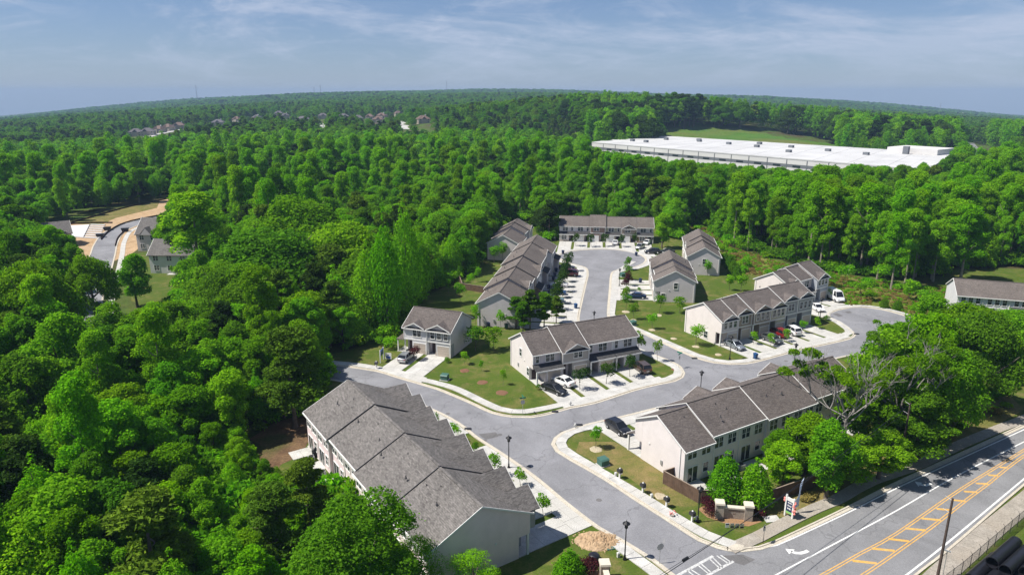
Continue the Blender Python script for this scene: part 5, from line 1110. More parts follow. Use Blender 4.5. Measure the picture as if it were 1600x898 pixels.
# far houses: hip roofs on walls with windows
def far_house(px_, py_, w, label, roof='far_roof', wall='far_wall', rot=None, group='far houses above the wood'):
    x, y, z = GT(px_, py_); d = w*0.75; r = thing('house', label, 'house', (x, y, z), random.uniform(-0.5, 0.5) if rot is None else rot, group)
    MB().box(-w/2, w/2, -d/2, d/2, -3, 5.5).obj('wall', wall, r)
    o = 0.7; MB().prism([(-w/2-o, -d/2-o, 5.4), (w/2+o, -d/2-o, 5.4), (w/2+o, d/2+o, 5.4), (-w/2-o, d/2+o, 5.4)], [(-w/2+d*0.45, -0.1, 9.6), (w/2-d*0.45, -0.1, 9.6), (w/2-d*0.45, 0.1, 9.6), (-w/2+d*0.45, 0.1, 9.6)]).obj('roof', roof, r)
    g = random.uniform(-0.25, 0.25)*w; MB().prism([(g-3, -d/2-1.2, 5.5), (g+3, -d/2-1.2, 5.5), (g, -d/2-1.2, 8.3)], [(g-3, 0, 5.5), (g+3, 0, 5.5), (g, 0, 8.3)]).obj('gable_roof', roof, r); MB().box(g-2.6, g+2.6, -d/2-1.0, -d/2+0.2, -3, 5.6).obj('wall', wall, r)
    for s in (0, 1):
        for q in (-0.32, 0.34): window(r, w*q, -d/2-0.01, 0.9+2.7*s, 1.6, 1.5, 0, True)
    if random.random() < 0.5: MB().box(w*0.2, w*0.2+1.0, -0.6, 0.6, 6, 10.6).obj('chimney', 'trim', r)
    FARH.append((x, y)); return r
FARH = []
FH = [(214,213,15,'far_roof','grey roofed house at the left end of the far street'),(232,212,16,'far_roof','larger grey house second from the left on the far street'),(250,208,13,'far_roof_brown','brown roofed house beside the pale far street'),(264,205,14,'far_roof_brown','brown house at the upper end of the pale far street'),(281,202,15,'far_roof_brown','tan walled brown roofed house right of the pale far street'),
 (342,197,17,'far_roof','dark hip roofed house alone among far pines'),(371,192,12,'far_roof_brown','cream house with dark roof right of the far hip roof'),(402,189,13,'far_roof','grey house half hidden among far pines'),(436,182,14,'far_roof','pale roofed far house near the pine ridge'),
 (446,186,12,'far_roof','grey far house at the left of the hilltop group'),(474,192,19,'far_roof','wide grey far house with pale chimney'),(505,186,15,'far_roof','grey far house right of the wide one'),(536,187,19,'far_roof','large grey far house at the centre of the hilltop group'),(560,190,13,'far_roof','grey far house below the pine ridge'),(578,188,12,'far_roof_brown','small brown far house with pale gable'),(597,186,15,'far_roof_brown','brown far house at the right of the hilltop group'),(591,193,14,'far_roof_brown','reddish far house lowest in the hilltop group'),(622,182,11,'far_roof_brown','brown far house left of the winding pale road'),(648,184,11,'far_roof','grey far house right of the winding pale road'),(661,193,15,'far_roof_brown','reddish brown far house with pale walls by the bright tree'),
 (14,300,16,'far_roof','grey roofed house at the left edge of the view'),(42,292,14,'far_roof_brown','house with cream gables behind a lime green tree'),(66,285,15,'far_roof','grey house between dark pines left'),(104,294,15,'far_roof','house with pale blue-grey roof and white chimneys left')]
for (x, y, w, rf, lab) in FH: far_house(x, y, w, lab, rf)
def far_road(L, w, mat='concrete'):
    P = [GT(*q) for q in L]; mb = MB()
    for a, b in zip(P, P[1:]):
        A, B = Vector(a[:2]), Vector(b[:2]); t = (B-A).normalized(); n = Vector((-t.y, t.x))*w/2
        mb.poly([(*(A+n), a[2]+0.4), (*(A-n), a[2]+0.4), (*(B-n), b[2]+0.4), (*(B+n), b[2]+0.4)])
    struct(mb.obj('far_road', mat))
FROADS = [[(222,217),(240,212),(258,208),(284,203)], [(506,206),(505,200),(503,194)], [(634,203),(633,197),(628,192),(620,189)]]
for L in FROADS: far_road(L, 9)
# warehouse
wa, wb_, wc, wd = (Vector(q) for q in ((62.5, 551), (208.4, 349.7), (279.6, 444.6), (124.9, 644.9)))
u = (wb_-wa); LW = u.length; u.normalize(); v = Vector((-u.y, u.x)); DW = (wd-wa).dot(v); zb = -4.0
if DW < 0: v = -v; DW = -DW
wh = thing('warehouse', 'vast low warehouse with flat white roof beyond the wood', 'warehouse', (wa.x, wa.y, zb), math.atan2(u.y, u.x)); Hh = 11.0-zb
lc = lambda p: ((p-wa).dot(u), (p-wa).dot(v))
WQ = [lc(wa), lc(wb_), lc(wc), lc(wd)]; XR = lambda y: LW+(WQ[2][0]-LW)*y/WQ[2][1]; XL = lambda y: WQ[3][0]*y/WQ[3][1]
MB().prism([(*p, -4) for p in WQ], [(*p, Hh-0.6) for p in WQ]).obj('wall', 'ware_wall', wh)
for k in range(24):
    f0, f1 = k/24, (k+1)/24-0.0006; q = [(XL(-.3)+(LW)*f0, -.3), (XL(-.3)+LW*f1, -.3), (WQ[3][0]+(WQ[2][0]-WQ[3][0])*f1, WQ[2][1]*f1+WQ[3][1]*(1-f1)+.3), (WQ[3][0]+(WQ[2][0]-WQ[3][0])*f0, WQ[2][1]*f0+WQ[3][1]*(1-f0)+.3)]
    dz_ = 0.04*(k % 2); MB().prism([(*p, Hh-0.6) for p in q], [(*p, Hh+dz_) for p in q]).obj('roof_panel', 'roof_white', wh)
MB().box(WQ[2][0]-30, WQ[2][0]+0.5, WQ[2][1]-24, WQ[2][1]+0.5, Hh+0.06, Hh+3.4).obj('office_block', 'ware_wall', wh)
for k in range(19):
    x = LW*(k+0.5)/19; MB().box(x-6.2, x+6.2, -0.25, -0.02, 0.2, Hh-5.4).obj('wall_panel', 'ware_wall', wh)
    MB().box(x-6.2, x+6.2, -0.22, -0.02, Hh-5.2, Hh-3.6).obj('band', 'ware_band', wh); MB().box(x-6.2, x+6.2, -0.25, -0.02, Hh-3.4, Hh-0.9).obj('wall_panel', 'ware_wall', wh)
    MB().box(x-6.75, x-6.25, -0.32, -0.02, 0, Hh-0.7).obj('pilaster', 'ware_band', wh); MB().box(x-2.5, x+2.5, -0.3, -0.24, Hh-5.1, Hh-3.9).obj('window', 'glass', wh)
    if k % 2: MB().box(x-4, x-0.5, -0.32, -0.26, 1.0, 4.2).box(x+0.5, x+4, -0.32, -0.26, 1.0, 4.2).obj('loading_door', 'ware_band', wh)
for (x, y) in [(0.1, .3), (.17, .62), (.16, .3), (.28, .75), (.3, .66), (.42, .62), (.53, .55), (.62, .7), (.66, .35), (.74, .62), (.85, .55), (.93, .8), (.5, .8), (.9, .86)]:
    xu = LW*x*0.97+(XL(DW*y)*(1-x)+(XR(DW*y)-LW)*x); MB().box(xu-1.6, xu+1.6, DW*y-1.2, DW*y+1.2, Hh+0.05, Hh+1.7 if (x, y) != (.93, .8) else Hh+4.8).obj('roof_unit', 'ware_band', wh)
WPOLY = [tuple(wa-u*8-v*14), tuple(wb_+u*10-v*14), tuple(wb_+u*14+v*(DW+14)), tuple(wa-u*8+v*(DW+14))]
BANKP = [GT(*q)[:2] for q in [(1005,214),(1040,205),(1100,200),(1150,202),(1210,206),(1240,214),(1300,224),(1310,235),(1200,222),(1020,212)]]
PLANT = [GT(*q)[:2] for q in [(830,228),(850,212),(900,204),(1000,198),(1060,186),(1100,190),(1095,200),(1040,205),(1000,213),(930,225),(880,235)]]
def terrain_sheet(name, poly, mat, dz=0.25, st=9.0):
    X = [p[0] for p in poly]; Y = [p[1] for p in poly]; mb = MB(); vid = {}
    for i in range(int((max(X)-min(X))/st)+1):
        for j in range(int((max(Y)-min(Y))/st)+1):
            x, y = min(X)+i*st, min(Y)+j*st
            if not inpoly(np.array([x+st/2]), np.array([y+st/2]), poly)[0]: continue
            mb.poly([(x, y, hzf(x, y)+dz), (x+st, y, hzf(x+st, y)+dz), (x+st, y+st, hzf(x+st, y+st)+dz), (x, y+st, hzf(x, y+st)+dz)])
    return struct(mb.obj(name, mat))
terrain_sheet('grass_bank', [(105, 600), (320, 420), (345, 520), (330, 640), (250, 780), (150, 790), (100, 700)], 'bank')
FROAD2 = smoothline([GT(*q)[:2] for q in [(1560,270),(1545,258),(1530,246),(1516,232),(1512,226)]], 12)
far_road([(1562,272),(1545,258),(1530,246),(1516,232),(1511,224)], 14, 'asphalt_main')
# white sheds far off, masts on the horizon
for (x, y, w, lab) in ((1448, 178, 190, 'long white shed far off near the right horizon'), (1470, 184, 170, 'lower white shed far off near the right horizon'), (1432, 174, 120, 'smallest white shed far off near the right horizon')):
    X, Y, Z = GT(x, y); Y = min(Y, 2600); X = (x-800)/FPX*Y*1.03; Z = CAMH-(y-145)/1081*Y*1.02
    r = thing('warehouse', lab, 'warehouse', (X, Y, Z-10), -0.15, 'far white sheds'); MB().box(-w/2, w/2, -30, 30, -20, 10).obj('wall', 'ware_wall', r); MB().box(-w/2-1, w/2+1, -31, 31, 10.01, 12).obj('roof', 'roof_white', r)
for (x, yt, lab) in ((307, 134, 'thin lattice mast at the left end of the hill line'), (491, 137, 'shorter lattice mast left of the pair on the ridge'), (501, 133, 'lattice mast right of the pair on the ridge'), (698, 127, 'tall lattice mast alone on the ridge'), (1473, 161, 'thin lattice mast near the far white sheds')):
    Y = 3300.0; X = (x-800)/FPX*Y*CP; z0 = hzf(X, Y); zt = HGT(X, Y, yt)
    r = thing('antenna_mast', lab, 'mast', (X, Y, z0), 0, 'masts on the horizon'); h = zt-z0; mb = MB()
    for s in range(3): a = 2*math.pi*s/3; mb.cyl((2.2*math.cos(a), 2.2*math.sin(a), 0), (0.8*math.cos(a), 0.8*math.sin(a), h), 0.5, 0.35, 4)
    mb.obj('lattice', 'galv', r)['kind'] = 'stuff'; MB().cyl((0, 0, h), (0, 0, h+6), 0.4, 0.15, 5).obj('aerial', 'galv', r)
# ------------------------------------------------------------------ vegetation: leaf crowns as many small faces
def leafmesh(name, P, N, S, mat, asp=1.0, rng=RNG):
    n = len(P); N = N/np.linalg.norm(N, axis=1, keepdims=True)
    r = rng.normal(size=(n, 3)); t = np.cross(N, r); t /= np.linalg.norm(t, axis=1, keepdims=True)+1e-9; b = np.cross(N, t)
    s = S[:, None]; V = np.empty((n, 4, 3))
    k = 0.5
    V[:, 0] = P-t*s*asp*k-b*s*k*0.35; V[:, 1] = P+b*s*k*-0.9*0.6+t*s*0.1; V[:, 2] = P+t*s*asp*k+b*s*0.1; V[:, 3] = P+b*s*k*0.95-t*s*0.08
    bend = N*s*0.12; V[:, 1] -= bend; V[:, 3] -= bend
    me = bpy.data.meshes.new(name); me.vertices.add(n*4); me.vertices.foreach_set('co', V.reshape(-1).astype(np.float32))
    me.loops.add(n*4); me.loops.foreach_set('vertex_index', np.arange(n*4, dtype=np.int32)); me.polygons.add(n)
    me.polygons.foreach_set('loop_start', np.arange(0, n*4, 4, dtype=np.int32)); me.polygons.foreach_set('loop_total', np.full(n, 4, np.int32))
    me.materials.append(M[mat]); me.update(calc_edges=True); return me
def lobes_to_leaves(lobes, n, size, rng, inner=0.22, flat=0.45, upb=0.35, asp=1.0, low=-0.55):
    Cn = np.array([l[:3] for l in lobes]); R = np.array([l[3] for l in lobes]); Z = np.array([l[4] if len(l) > 4 else 1.0 for l in lobes])
    w = R**2*np.maximum(Z, 0.6); w /= w.sum(); i = rng.choice(len(R), size=int(n*1.7), p=w)
    d = rng.normal(size=(len(i), 3)); d[:, 2] += upb; d /= np.linalg.norm(d, axis=1, keepdims=True); ok = d[:, 2] > low; i = i[ok]; d = d[ok]
    ph = rng.uniform(0, 6.28, (len(R), 6))[i]
    bumpy = 1+0.13*np.sin(d[:, 0]*6+ph[:, 0])*np.sin(d[:, 1]*6+ph[:, 1])+0.10*np.sin(d[:, 2]*8+ph[:, 2])*np.sin(d[:, 0]*9+ph[:, 3])
    rad = np.where(rng.random(len(i)) < inner, rng.uniform(0.45, 0.85, len(i)), rng.uniform(0.84, 1.08, len(i)))*bumpy
    rad = np.where(rng.random(len(i)) < 0.13, rad*rng.uniform(1.05, 1.38, len(i)), rad)
    off = d*(R[i]*rad)[:, None]; off[:, 2] *= Z[i]; P = Cn[i]+off
    # drop leaves buried in other lobes
    bad = np.zeros(len(P), bool)
    for c, r_, z_ in zip(Cn, R, Z):
        q = (P-c); q[:, 2] /= z_; bad |= (np.linalg.norm(q, axis=1) < 0.72*r_)
    bad &= rng.random(len(P)) > inner
    P, d = P[~bad][:n], d[~bad][:n]; N = d*(1-flat)+rng.normal(size=d.shape)*flat; N[:, 2] += 0.15
    return P, N, size*rng.uniform(0.6, 1.35, len(P))
def crown_poplar(rng, H=16, Wd=6.5, base=2.2):
    L = []; n = 14
    for k in range(n):
        t = k/(n-1); r = Wd/2*min(1, 0.62+1.6*t if t < 0.24 else 1.0)*(1-max(0, (t-0.2)/0.8)**1.35)+0.25; z = base+(H-base)*t*0.95
        m = 6 if r > 1.6 else (3 if r > 0.8 else 1)
        a0 = rng.uniform(0, 6.28)
        for j in range(m): a = a0+2*math.pi*j/m+rng.uniform(-0.4, 0.4); q = r*0.62 if m > 1 else 0; L.append((q*math.cos(a), q*math.sin(a), z+rng.uniform(-0.6, 0.6), max(0.4, r*rng.uniform(0.32, 0.58)), 1.5))
    return L
def crown_oak(rng, H=14, Wd=13, base=3.0):
    L = []
    for k in range(58):
        a = rng.uniform(0, 6.28); q = math.sqrt(rng.uniform(0, 1)); t = 1-q**2.2*0.75
        L.append((q*Wd*0.36*math.cos(a), q*Wd*0.36*math.sin(a), base+1.5+(H-base-3.2)*t*rng.uniform(0.8, 1.02), rng.uniform(0.85, 1.75)*Wd/13, 0.8))
    for k in range(10):
        a = 2*math.pi*k/10+rng.uniform(-0.2, 0.2); L.append((Wd*0.36*math.cos(a), Wd*0.36*math.sin(a), base+rng.uniform(1, 3), rng.uniform(1.0, 1.7)*Wd/13, 0.8))
    return L
def crown_round(rng, H=13, Wd=8, base=2.5):
    L = []
    for k in range(46):
        t = rng.uniform(0, 1); r = Wd/2*(math.sin(math.pi*(0.18+0.76*t))**0.8); a = rng.uniform(0, 6.28); q = r*rng.uniform(0.3, 0.82)
        L.append((q*math.cos(a), q*math.sin(a), base+(H-base-1.2)*t+0.8, rng.uniform(0.55, 1.2)*Wd/8, 1.05))
    L.append((0, 0, H-1.6, 1.4, 1.0)); return L
def crown_tall(rng, H=24, Wd=7.5, base=8.5):
    L = []
    for k in range(56):
        t = rng.uniform(0, 1)**0.8; r = Wd/2*(0.5+0.55*math.sin(math.pi*min(1, 0.15+t*0.85))); a = rng.uniform(0, 6.28); q = r*rng.uniform(0.2, 0.75)
        L.append((q*math.cos(a), q*math.sin(a), base+(H-base-1)*t, rng.uniform(0.65, 1.3), 1.15))
    for k in range(6): L.append((rng.uniform(-1, 1), rng.uniform(-1, 1), rng.uniform(3, base), rng.uniform(0.4, 0.8), 1.4))
    return L
def crown_pine(rng, H=16, Wd=7.5, base=5.0):
    L = []
    for k in range(34):
        t = rng.uniform(0, 1)**0.85; r = Wd/2*(1-t**1.7)*(0.65+0.35*min(1, t*5))+0.5; a = rng.uniform(0, 6.28); q = r*rng.uniform(0.3, 0.85)
        L.append((q*math.cos(a), q*math.sin(a), base+(H-base-0.8)*t, rng.uniform(0.7, 1.35), 0.6))
    return L
def crown_cedar(rng, H=8, Wd=4.2, base=0.5):
    L = []
    for k in range(9):
        t = k/8; r = Wd/2*(1-0.85*t**1.6)*min(1, 0.75+t*2)
        for j in range(4 if t < 0.85 else 1): a = 1.57*j+k+rng.uniform(-.3, .3); q = r*0.5 if t < 0.85 else 0; L.append((q*math.cos(a), q*math.sin(a), base+(H-base-0.5)*t, max(0.35, r*0.62), 1.1))
    return L
def crown_bush(rng, H=2.0, Wd=2.6, base=0.1):
    L = [(rng.uniform(-.3, .3)*Wd, rng.uniform(-.3, .3)*Wd, base+H*rng.uniform(0.3, 0.62), rng.uniform(0.22, 0.34)*Wd, H/Wd) for _ in range(7)]; return L
def crown_sapling(rng, H=3.6, Wd=1.9, base=1.2):
    L = [(rng.uniform(-.28, .28)*Wd, rng.uniform(-.28, .28)*Wd, base+(H-base)*rng.uniform(0.15, 0.85), rng.uniform(0.18, 0.32)*Wd, 1.2) for _ in range(9)]; return L
def trunkmesh(name, H, r, mat, limbs, rng, bare=0.0):
    mb = MB(); k = 7; lean = rng.uniform(-0.25, 0.25, 2)
    pts = [(lean[0]*t*t*2, lean[1]*t*t*2, -0.4+(H+0.4)*t) for t in np.linspace(0, 1, k)]; mb.tube(pts, [r*(1.35 if t == 0 else 1-0.8*t) for t in np.linspace(0, 1, k)], 7)
    for (z, ln, up) in limbs:
        a = rng.uniform(0, 6.28); t = z/H; o = Vector((lean[0]*t*t*2, lean[1]*t*t*2, z)); P = [o]
        for s in range(4): P.append(P[-1]+Vector((math.cos(a)*ln/4, math.sin(a)*ln/4, up*ln/4*(1+0.3*s)))); a += rng.uniform(-0.4, 0.4)
        mb.tube([tuple(p) for p in P], [r*0.45*(1-0.2*s) for s in range(5)], 5)
    return mb.mesh(name, mat)
KINDS = {  # name: (maker, nominal H, W, n leaves, leaf size, trunk radius, bark, trunk top share, limb list, params)
 'poplar_tree': (crown_poplar, 16, 6.5, 11500, 0.31, 0.22, 'bark', 0.8, [(4, 2, .5), (7, 2, .6), (10, 1.5, .7)], 0.34, 1.0),
 'oak_tree': (crown_oak, 14, 13, 19000, 0.34, 0.42, 'bark', 0.6, [(3.5, 5, .5), (4.2, 5, .6), (5, 4.5, .7), (5.5, 4.5, .6), (6.5, 4, .9)], 0.36, 1.0),
 'maple_tree': (crown_round, 13, 8, 13000, 0.31, 0.28, 'bark', 0.7, [(3, 3, .7), (4, 3, .8), (5.5, 2.5, .9)], 0.36, 1.0),
 'tulip_tree': (crown_tall, 24, 7.5, 13000, 0.34, 0.27, 'bark_pale', 0.88, [(9, 3, .8), (11, 3, .9), (14, 2.5, 1)], 0.4, 1.0),
 'pine_tree': (crown_pine, 16, 7.5, 11500, 0.36, 0.24, 'bark', 0.95, [(5, 3, .3), (6.5, 3, .2), (8, 2.6, .2), (10, 2, .2)], 0.6, 1.9),
 'cedar_tree': (crown_cedar, 8, 4.2, 6500, 0.24, 0.16, 'bark', 0.7, [], 0.5, 1.5),
}
MATS = {'poplar_tree': ['leaf_bright', 'leaf_bright', 'leaf_mid'], 'oak_tree': ['leaf_dark', 'leaf_mid', 'leaf_oak'], 'maple_tree': ['leaf_mid', 'leaf_bright', 'leaf_dark'], 'tulip_tree': ['leaf_bright', 'leaf_mid', 'leaf_oak'], 'pine_tree': ['leaf_pine', 'leaf_dark', 'leaf_deep'], 'cedar_tree': ['leaf_mid', 'leaf_dark']}
CR, TR, LOD = {}, {}, {}
for kn, (mk, H, Wd, nl, ls, tr, bk, tt, lm, flat, asp) in KINDS.items():
    CR[kn] = []; TR[kn] = []
    for v_ in range(4 if kn != 'cedar_tree' else 2):
        rng = np.random.default_rng(hash(kn) % 1000+v_ if False else sum(map(ord, kn))+v_*17)
        L = mk(rng); P, N, S = lobes_to_leaves(L, nl, ls, rng, flat=flat, upb=0.3)
        CR[kn].append((leafmesh('crown', P, N, S, MATS[kn][v_ % len(MATS[kn])], asp, rng), MATS[kn][v_ % len(MATS[kn])]))
        TR[kn].append(trunkmesh('trunk', H*tt, tr, bk, lm, rng))
    for mname in MATS[kn]:
        for v_ in range(2):
            rng = np.random.default_rng(900+sum(map(ord, kn+mname))+v_); P, N, S = lobes_to_leaves(mk(rng), 1300, ls*2.1, rng, flat=flat*0.8, upb=0.35, inner=0.12)
            LOD.setdefault(kn, []).append(leafmesh('far_crown', P, N, S, mname, asp*0.9 if asp < 1.5 else 1.3, rng))
NOMH = {k: v[1] for k, v in KINDS.items()}
def tree(kn, x, y, h, wscale, label, group, var=None, z=None, mat=None, cat='tree'):
    v_ = random.randrange(len(CR[kn])) if var is None else var % len(CR[kn]); s = h/NOMH[kn]
    r = bpy.data.objects.new(kn, None); C.objects.link(r); r.location = (x, y, hzf(x, y) if z is None else z); r.rotation_euler = (0, 0, random.uniform(0, 6.28)); r.scale = (s*wscale, s*wscale, s)
    r['label'] = label; r['category'] = cat
    if group: r['group'] = group
    me = CR[kn][v_][0]
    if mat and CR[kn][v_][1] != mat:
        c = [m for m, mm in CR[kn] if mm == mat]
        if c: me = c[random.randrange(len(c))]
        else: me = me.copy(); me.materials[0] = M[mat]; CR[kn].append((me, mat))
    o = bpy.data.objects.new('crown', me); C.objects.link(o); o.parent = r
    t = bpy.data.objects.new('trunk', TR[kn][v_ % len(TR[kn])]); C.objects.link(t); t.parent = r
    return r
HERO = []
def hero(kn, px_, py_, top, wpx, label, var=None, mat=None, dense=0):
    x, y = G(px_, py_); h = HGT(x, y, top); d = y*CP+CAMH*SP-h*0.4*SP; w = wpx*d/FPX; nomw = KINDS[kn][2]; ws = w/(nomw*h/NOMH[kn])
    HERO.append((x, y, w)); r = tree(kn, x, y, h, ws, label, None, var, 0.0, mat)
    if dense:
        mk, H, Wd, nl, ls, flat, asp = (*KINDS[kn][:5], *KINDS[kn][9:11]); rng = np.random.default_rng(int(px_)); P, N, S = lobes_to_leaves(mk(rng), dense, ls*0.55, rng, flat=flat, upb=0.3)
        o = [c for c in r.children if c.name.startswith('crown')][0]; o.data = leafmesh('crown', P, N, S, mat or MATS[kn][0], asp, rng)
    return r
hero('maple_tree', 572, 985, 783, 225, 'big round maple hiding the near rear corner of the long row', 1, 'leaf_dark', 26000)
hero('pine_tree', 462, 668, 506, 118, 'broad olive-green pine beside the wood edge behind the long row', 0, 'leaf_pine', 20000)
hero('pine_tree', 486, 842, 712, 84, 'low dark pine close to the rear windows of the long row', 1, 'leaf_pine', 16000)
hero('pine_tree', 436, 885, 750, 110, 'dark pine left of the low pine behind the long row', 0, 'leaf_pine', 16000)
hero('maple_tree', 742, 935, 862, 95, 'small bright tree below the shaded gable end of the long row', 0, 'leaf_bright', 9000)
hero('maple_tree', 655, 950, 838, 95, 'green tree between the big maple and the shaded gable end', 1, 'leaf_mid', 9000)
hero('poplar_tree', 418, 572, 455, 58, 'dense conical poplar standing out of the wood left of the two-unit house', 0, 'leaf_bright')
hero('poplar_tree', 527, 523, 415, 60, 'bright conical poplar left of the two-unit house front lawn', 1, 'leaf_bright')
hero('poplar_tree', 578, 520, 368, 48, 'tall bright poplar, left of the group behind the two-unit house', 0, 'leaf_bright')
hero('poplar_tree', 607, 522, 325, 50, 'tallest bright poplar of the group behind the two-unit house', 1, 'leaf_lime')
hero('poplar_tree', 637, 500, 300, 46, 'second tallest bright poplar behind the two-unit house', 0, 'leaf_bright')
hero('poplar_tree', 656, 478, 345, 42, 'shorter bright poplar right of the group behind the two-unit house', 1, 'leaf_lime')
hero('poplar_tree', 480, 590, 500, 50, 'small conical poplar near the pavement end left', 0, 'leaf_bright')
hero('tulip_tree', 314, 452, 300, 100, 'huge bright tulip tree hiding part of the pale houses', 0, 'leaf_bright')
hero('oak_tree', 430, 490, 348, 215, 'great spreading dark oak in the wood left of the poplar group', 0, 'leaf_dark')
hero('oak_tree', 540, 470, 335, 150, 'dark oak behind the great spreading oak', 1, 'leaf_mid')
hero('oak_tree', 470, 420, 300, 170, 'wide green oak above the great spreading oak', 2, 'leaf_oak')
hero('maple_tree', 110, 640, 495, 130, 'tall green maple in the wood below the estate road', 0, 'leaf_mid')
hero('maple_tree', 55, 700, 560, 110, 'dark green maple at the left wood edge', 2, 'leaf_dark')
hero('maple_tree', 365, 690, 580, 75, 'bright maple beside the bare ground behind the long row', 1, 'leaf_bright')
hero('maple_tree', 182, 560, 478, 80, 'leafy maple in front of the pale estate road', 0, 'leaf_mid')
hero('oak_tree', 65, 560, 400, 150, 'spreading oak left of the estate road', 2, 'leaf_oak')
hero('oak_tree', 152, 505, 392, 92, 'oak with gaps of pale road behind it', 0, 'leaf_oak')
hero('maple_tree', 215, 480, 400, 62, 'slim maple beside the pale house lawn', 0, 'leaf_mid')
for i, (x, y, t, w) in enumerate([(806, 513, 462, 34), (828, 516, 452, 38), (850, 514, 455, 36), (869, 506, 462, 28), (817, 520, 470, 30)]):
    hero('pine_tree', x, y, t, w, ['leftmost pine of the clump at the near end of the longest row', 'second pine from the left at the near end of the longest row', 'tallest middle pine at the near end of the longest row', 'slim pine by the driveways at the near end of the longest row', 'low front pine at the near end of the longest row'][i], i, 'leaf_pine' if i % 2 else 'leaf_dark')
hero('cedar_tree', 1131, 784, 702, 54, 'left dense green cedar inside the wooden fence', 0, 'leaf_mid')
hero('cedar_tree', 1176, 790, 714, 56, 'middle dense green cedar inside the wooden fence', 1, 'leaf_mid')
hero('maple_tree', 1222, 762, 690, 68, 'bushy green tree right of the two cedars inside the fence', 1, 'leaf_bright')
hero('cedar_tree', 889, 908, 855, 50, 'young green tree by the entrance wall below the earth heap', 0, 'leaf_mid')
hero('maple_tree', 1034, 388, 333, 36, 'bright round maple right of the row at the head of the turning circle', 1, 'leaf_bright')
for i, (x, t, w) in enumerate([(908, 322, 14), (931, 322, 15), (958, 319, 13), (973, 319, 13), (993, 316, 22), (946, 330, 12)]):
    hero('poplar_tree', x, 346, t, w, 'small bright poplar behind the turning circle roof, %s of six from left' % ['first', 'second', 'fourth', 'fifth', 'last', 'third'][i], i, 'leaf_bright')
for i, (x, y, t, w) in enumerate([(1133, 413, 393, 13), (1139, 420, 397, 14), (1145, 428, 402, 15), (1151, 437, 410, 15)]):
    hero('cedar_tree', x, y, t, w, 'dark cedar beside the green-windowed row, %s' % ['farthest of four', 'third from the near end', 'second from the near end', 'nearest of four'][i], i, 'leaf_dark')
hero('cedar_tree', 1381, 481, 462, 13, 'small dark round cedar left of the pair beyond the side street circle', 0, 'leaf_dark')
hero('cedar_tree', 1402, 484, 466, 15, 'small dark round cedar right of the pair beyond the side street circle', 1, 'leaf_dark')
# roadside belt right of the fenced garden
hero('tulip_tree', 1392, 452, 332, 46, 'thin yellow-green tree forward of the wood edge beyond the side street circle', 2, 'leaf_lime')
hero('tulip_tree', 1500, 440, 320, 62, 'pale lime tree crown at the wood edge above the half hidden right row', 1, 'leaf_lime')
BELT = [('maple_tree', 1290, 778, 665, 90, 'leaf_mid', 'leafy tree at the fence end beside the main road'), ('maple_tree', 1255, 742, 650, 95, 'leaf_oak', 'leafy tree behind the fenced row, nearest its middle'), ('maple_tree', 1372, 748, 668, 90, 'leaf_mid', 'dark leafy tree over the main road pavement'),
 ('maple_tree', 1428, 722, 615, 110, 'leaf_dark', 'shady tree with bare lower boughs beside the main road'), ('oak_tree', 1460, 690, 530, 130, 'leaf_mid', 'large tree overhanging the far main road'), ('oak_tree', 1516, 640, 478, 130, 'leaf_dark', 'large dark tree at the right end of the roadside belt'),
 ('maple_tree', 1440, 640, 490, 95, 'leaf_lime', 'lime green tree in the middle of the roadside belt'), ('maple_tree', 1390, 640, 505, 100, 'leaf_oak', 'tree against the side street turning circle'), ('oak_tree', 1505, 575, 468, 150, 'leaf_oak', 'broad oak in front of the half hidden right row'), ('oak_tree', 1568, 560, 478, 110, 'leaf_mid', 'broad oak right of another in front of the half hidden row'),
 ('maple_tree', 1376, 664, 518, 125, 'leaf_mid', 'leafy tree covering the far right end of the fenced row'), ('maple_tree', 1346, 694, 592, 95, 'leaf_oak', 'olive green tree against the rear of the fenced row right end'), ('oak_tree', 1300, 752, 672, 110, 'leaf_mid', 'low spreading tree between the leafy trees by the fence end'), ('maple_tree', 1440, 560, 462, 80, 'leaf_mid', 'green tree at the far rim of the side street turning circle'), ('maple_tree', 1218, 735, 672, 60, 'leaf_oak', 'smaller leafy tree touching the fenced row roof'), ('maple_tree', 1480, 625, 500, 90, 'leaf_lime', 'yellow-green tree right of the lime green one')]
for (k, x, y, t, w, m, lab) in BELT: hero(k, x, y, t, w, lab, None, m)
for i, (x, y, h) in enumerate([(200, 338, 15), (210, 341, 17), (219, 349, 18), (228, 358, 19), (237, 371, 20), (247, 384, 21), (256, 398, 22), (190, 330, 14)]):
    HERO.append((x, y, 8)); tree(['maple_tree', 'tulip_tree', 'oak_tree'][i % 3] if i % 3 != 2 else 'maple_tree', x, y, h, 1.15, 'tree hiding the right end wall of the vast white warehouse', 'trees before the right end of the warehouse', i)
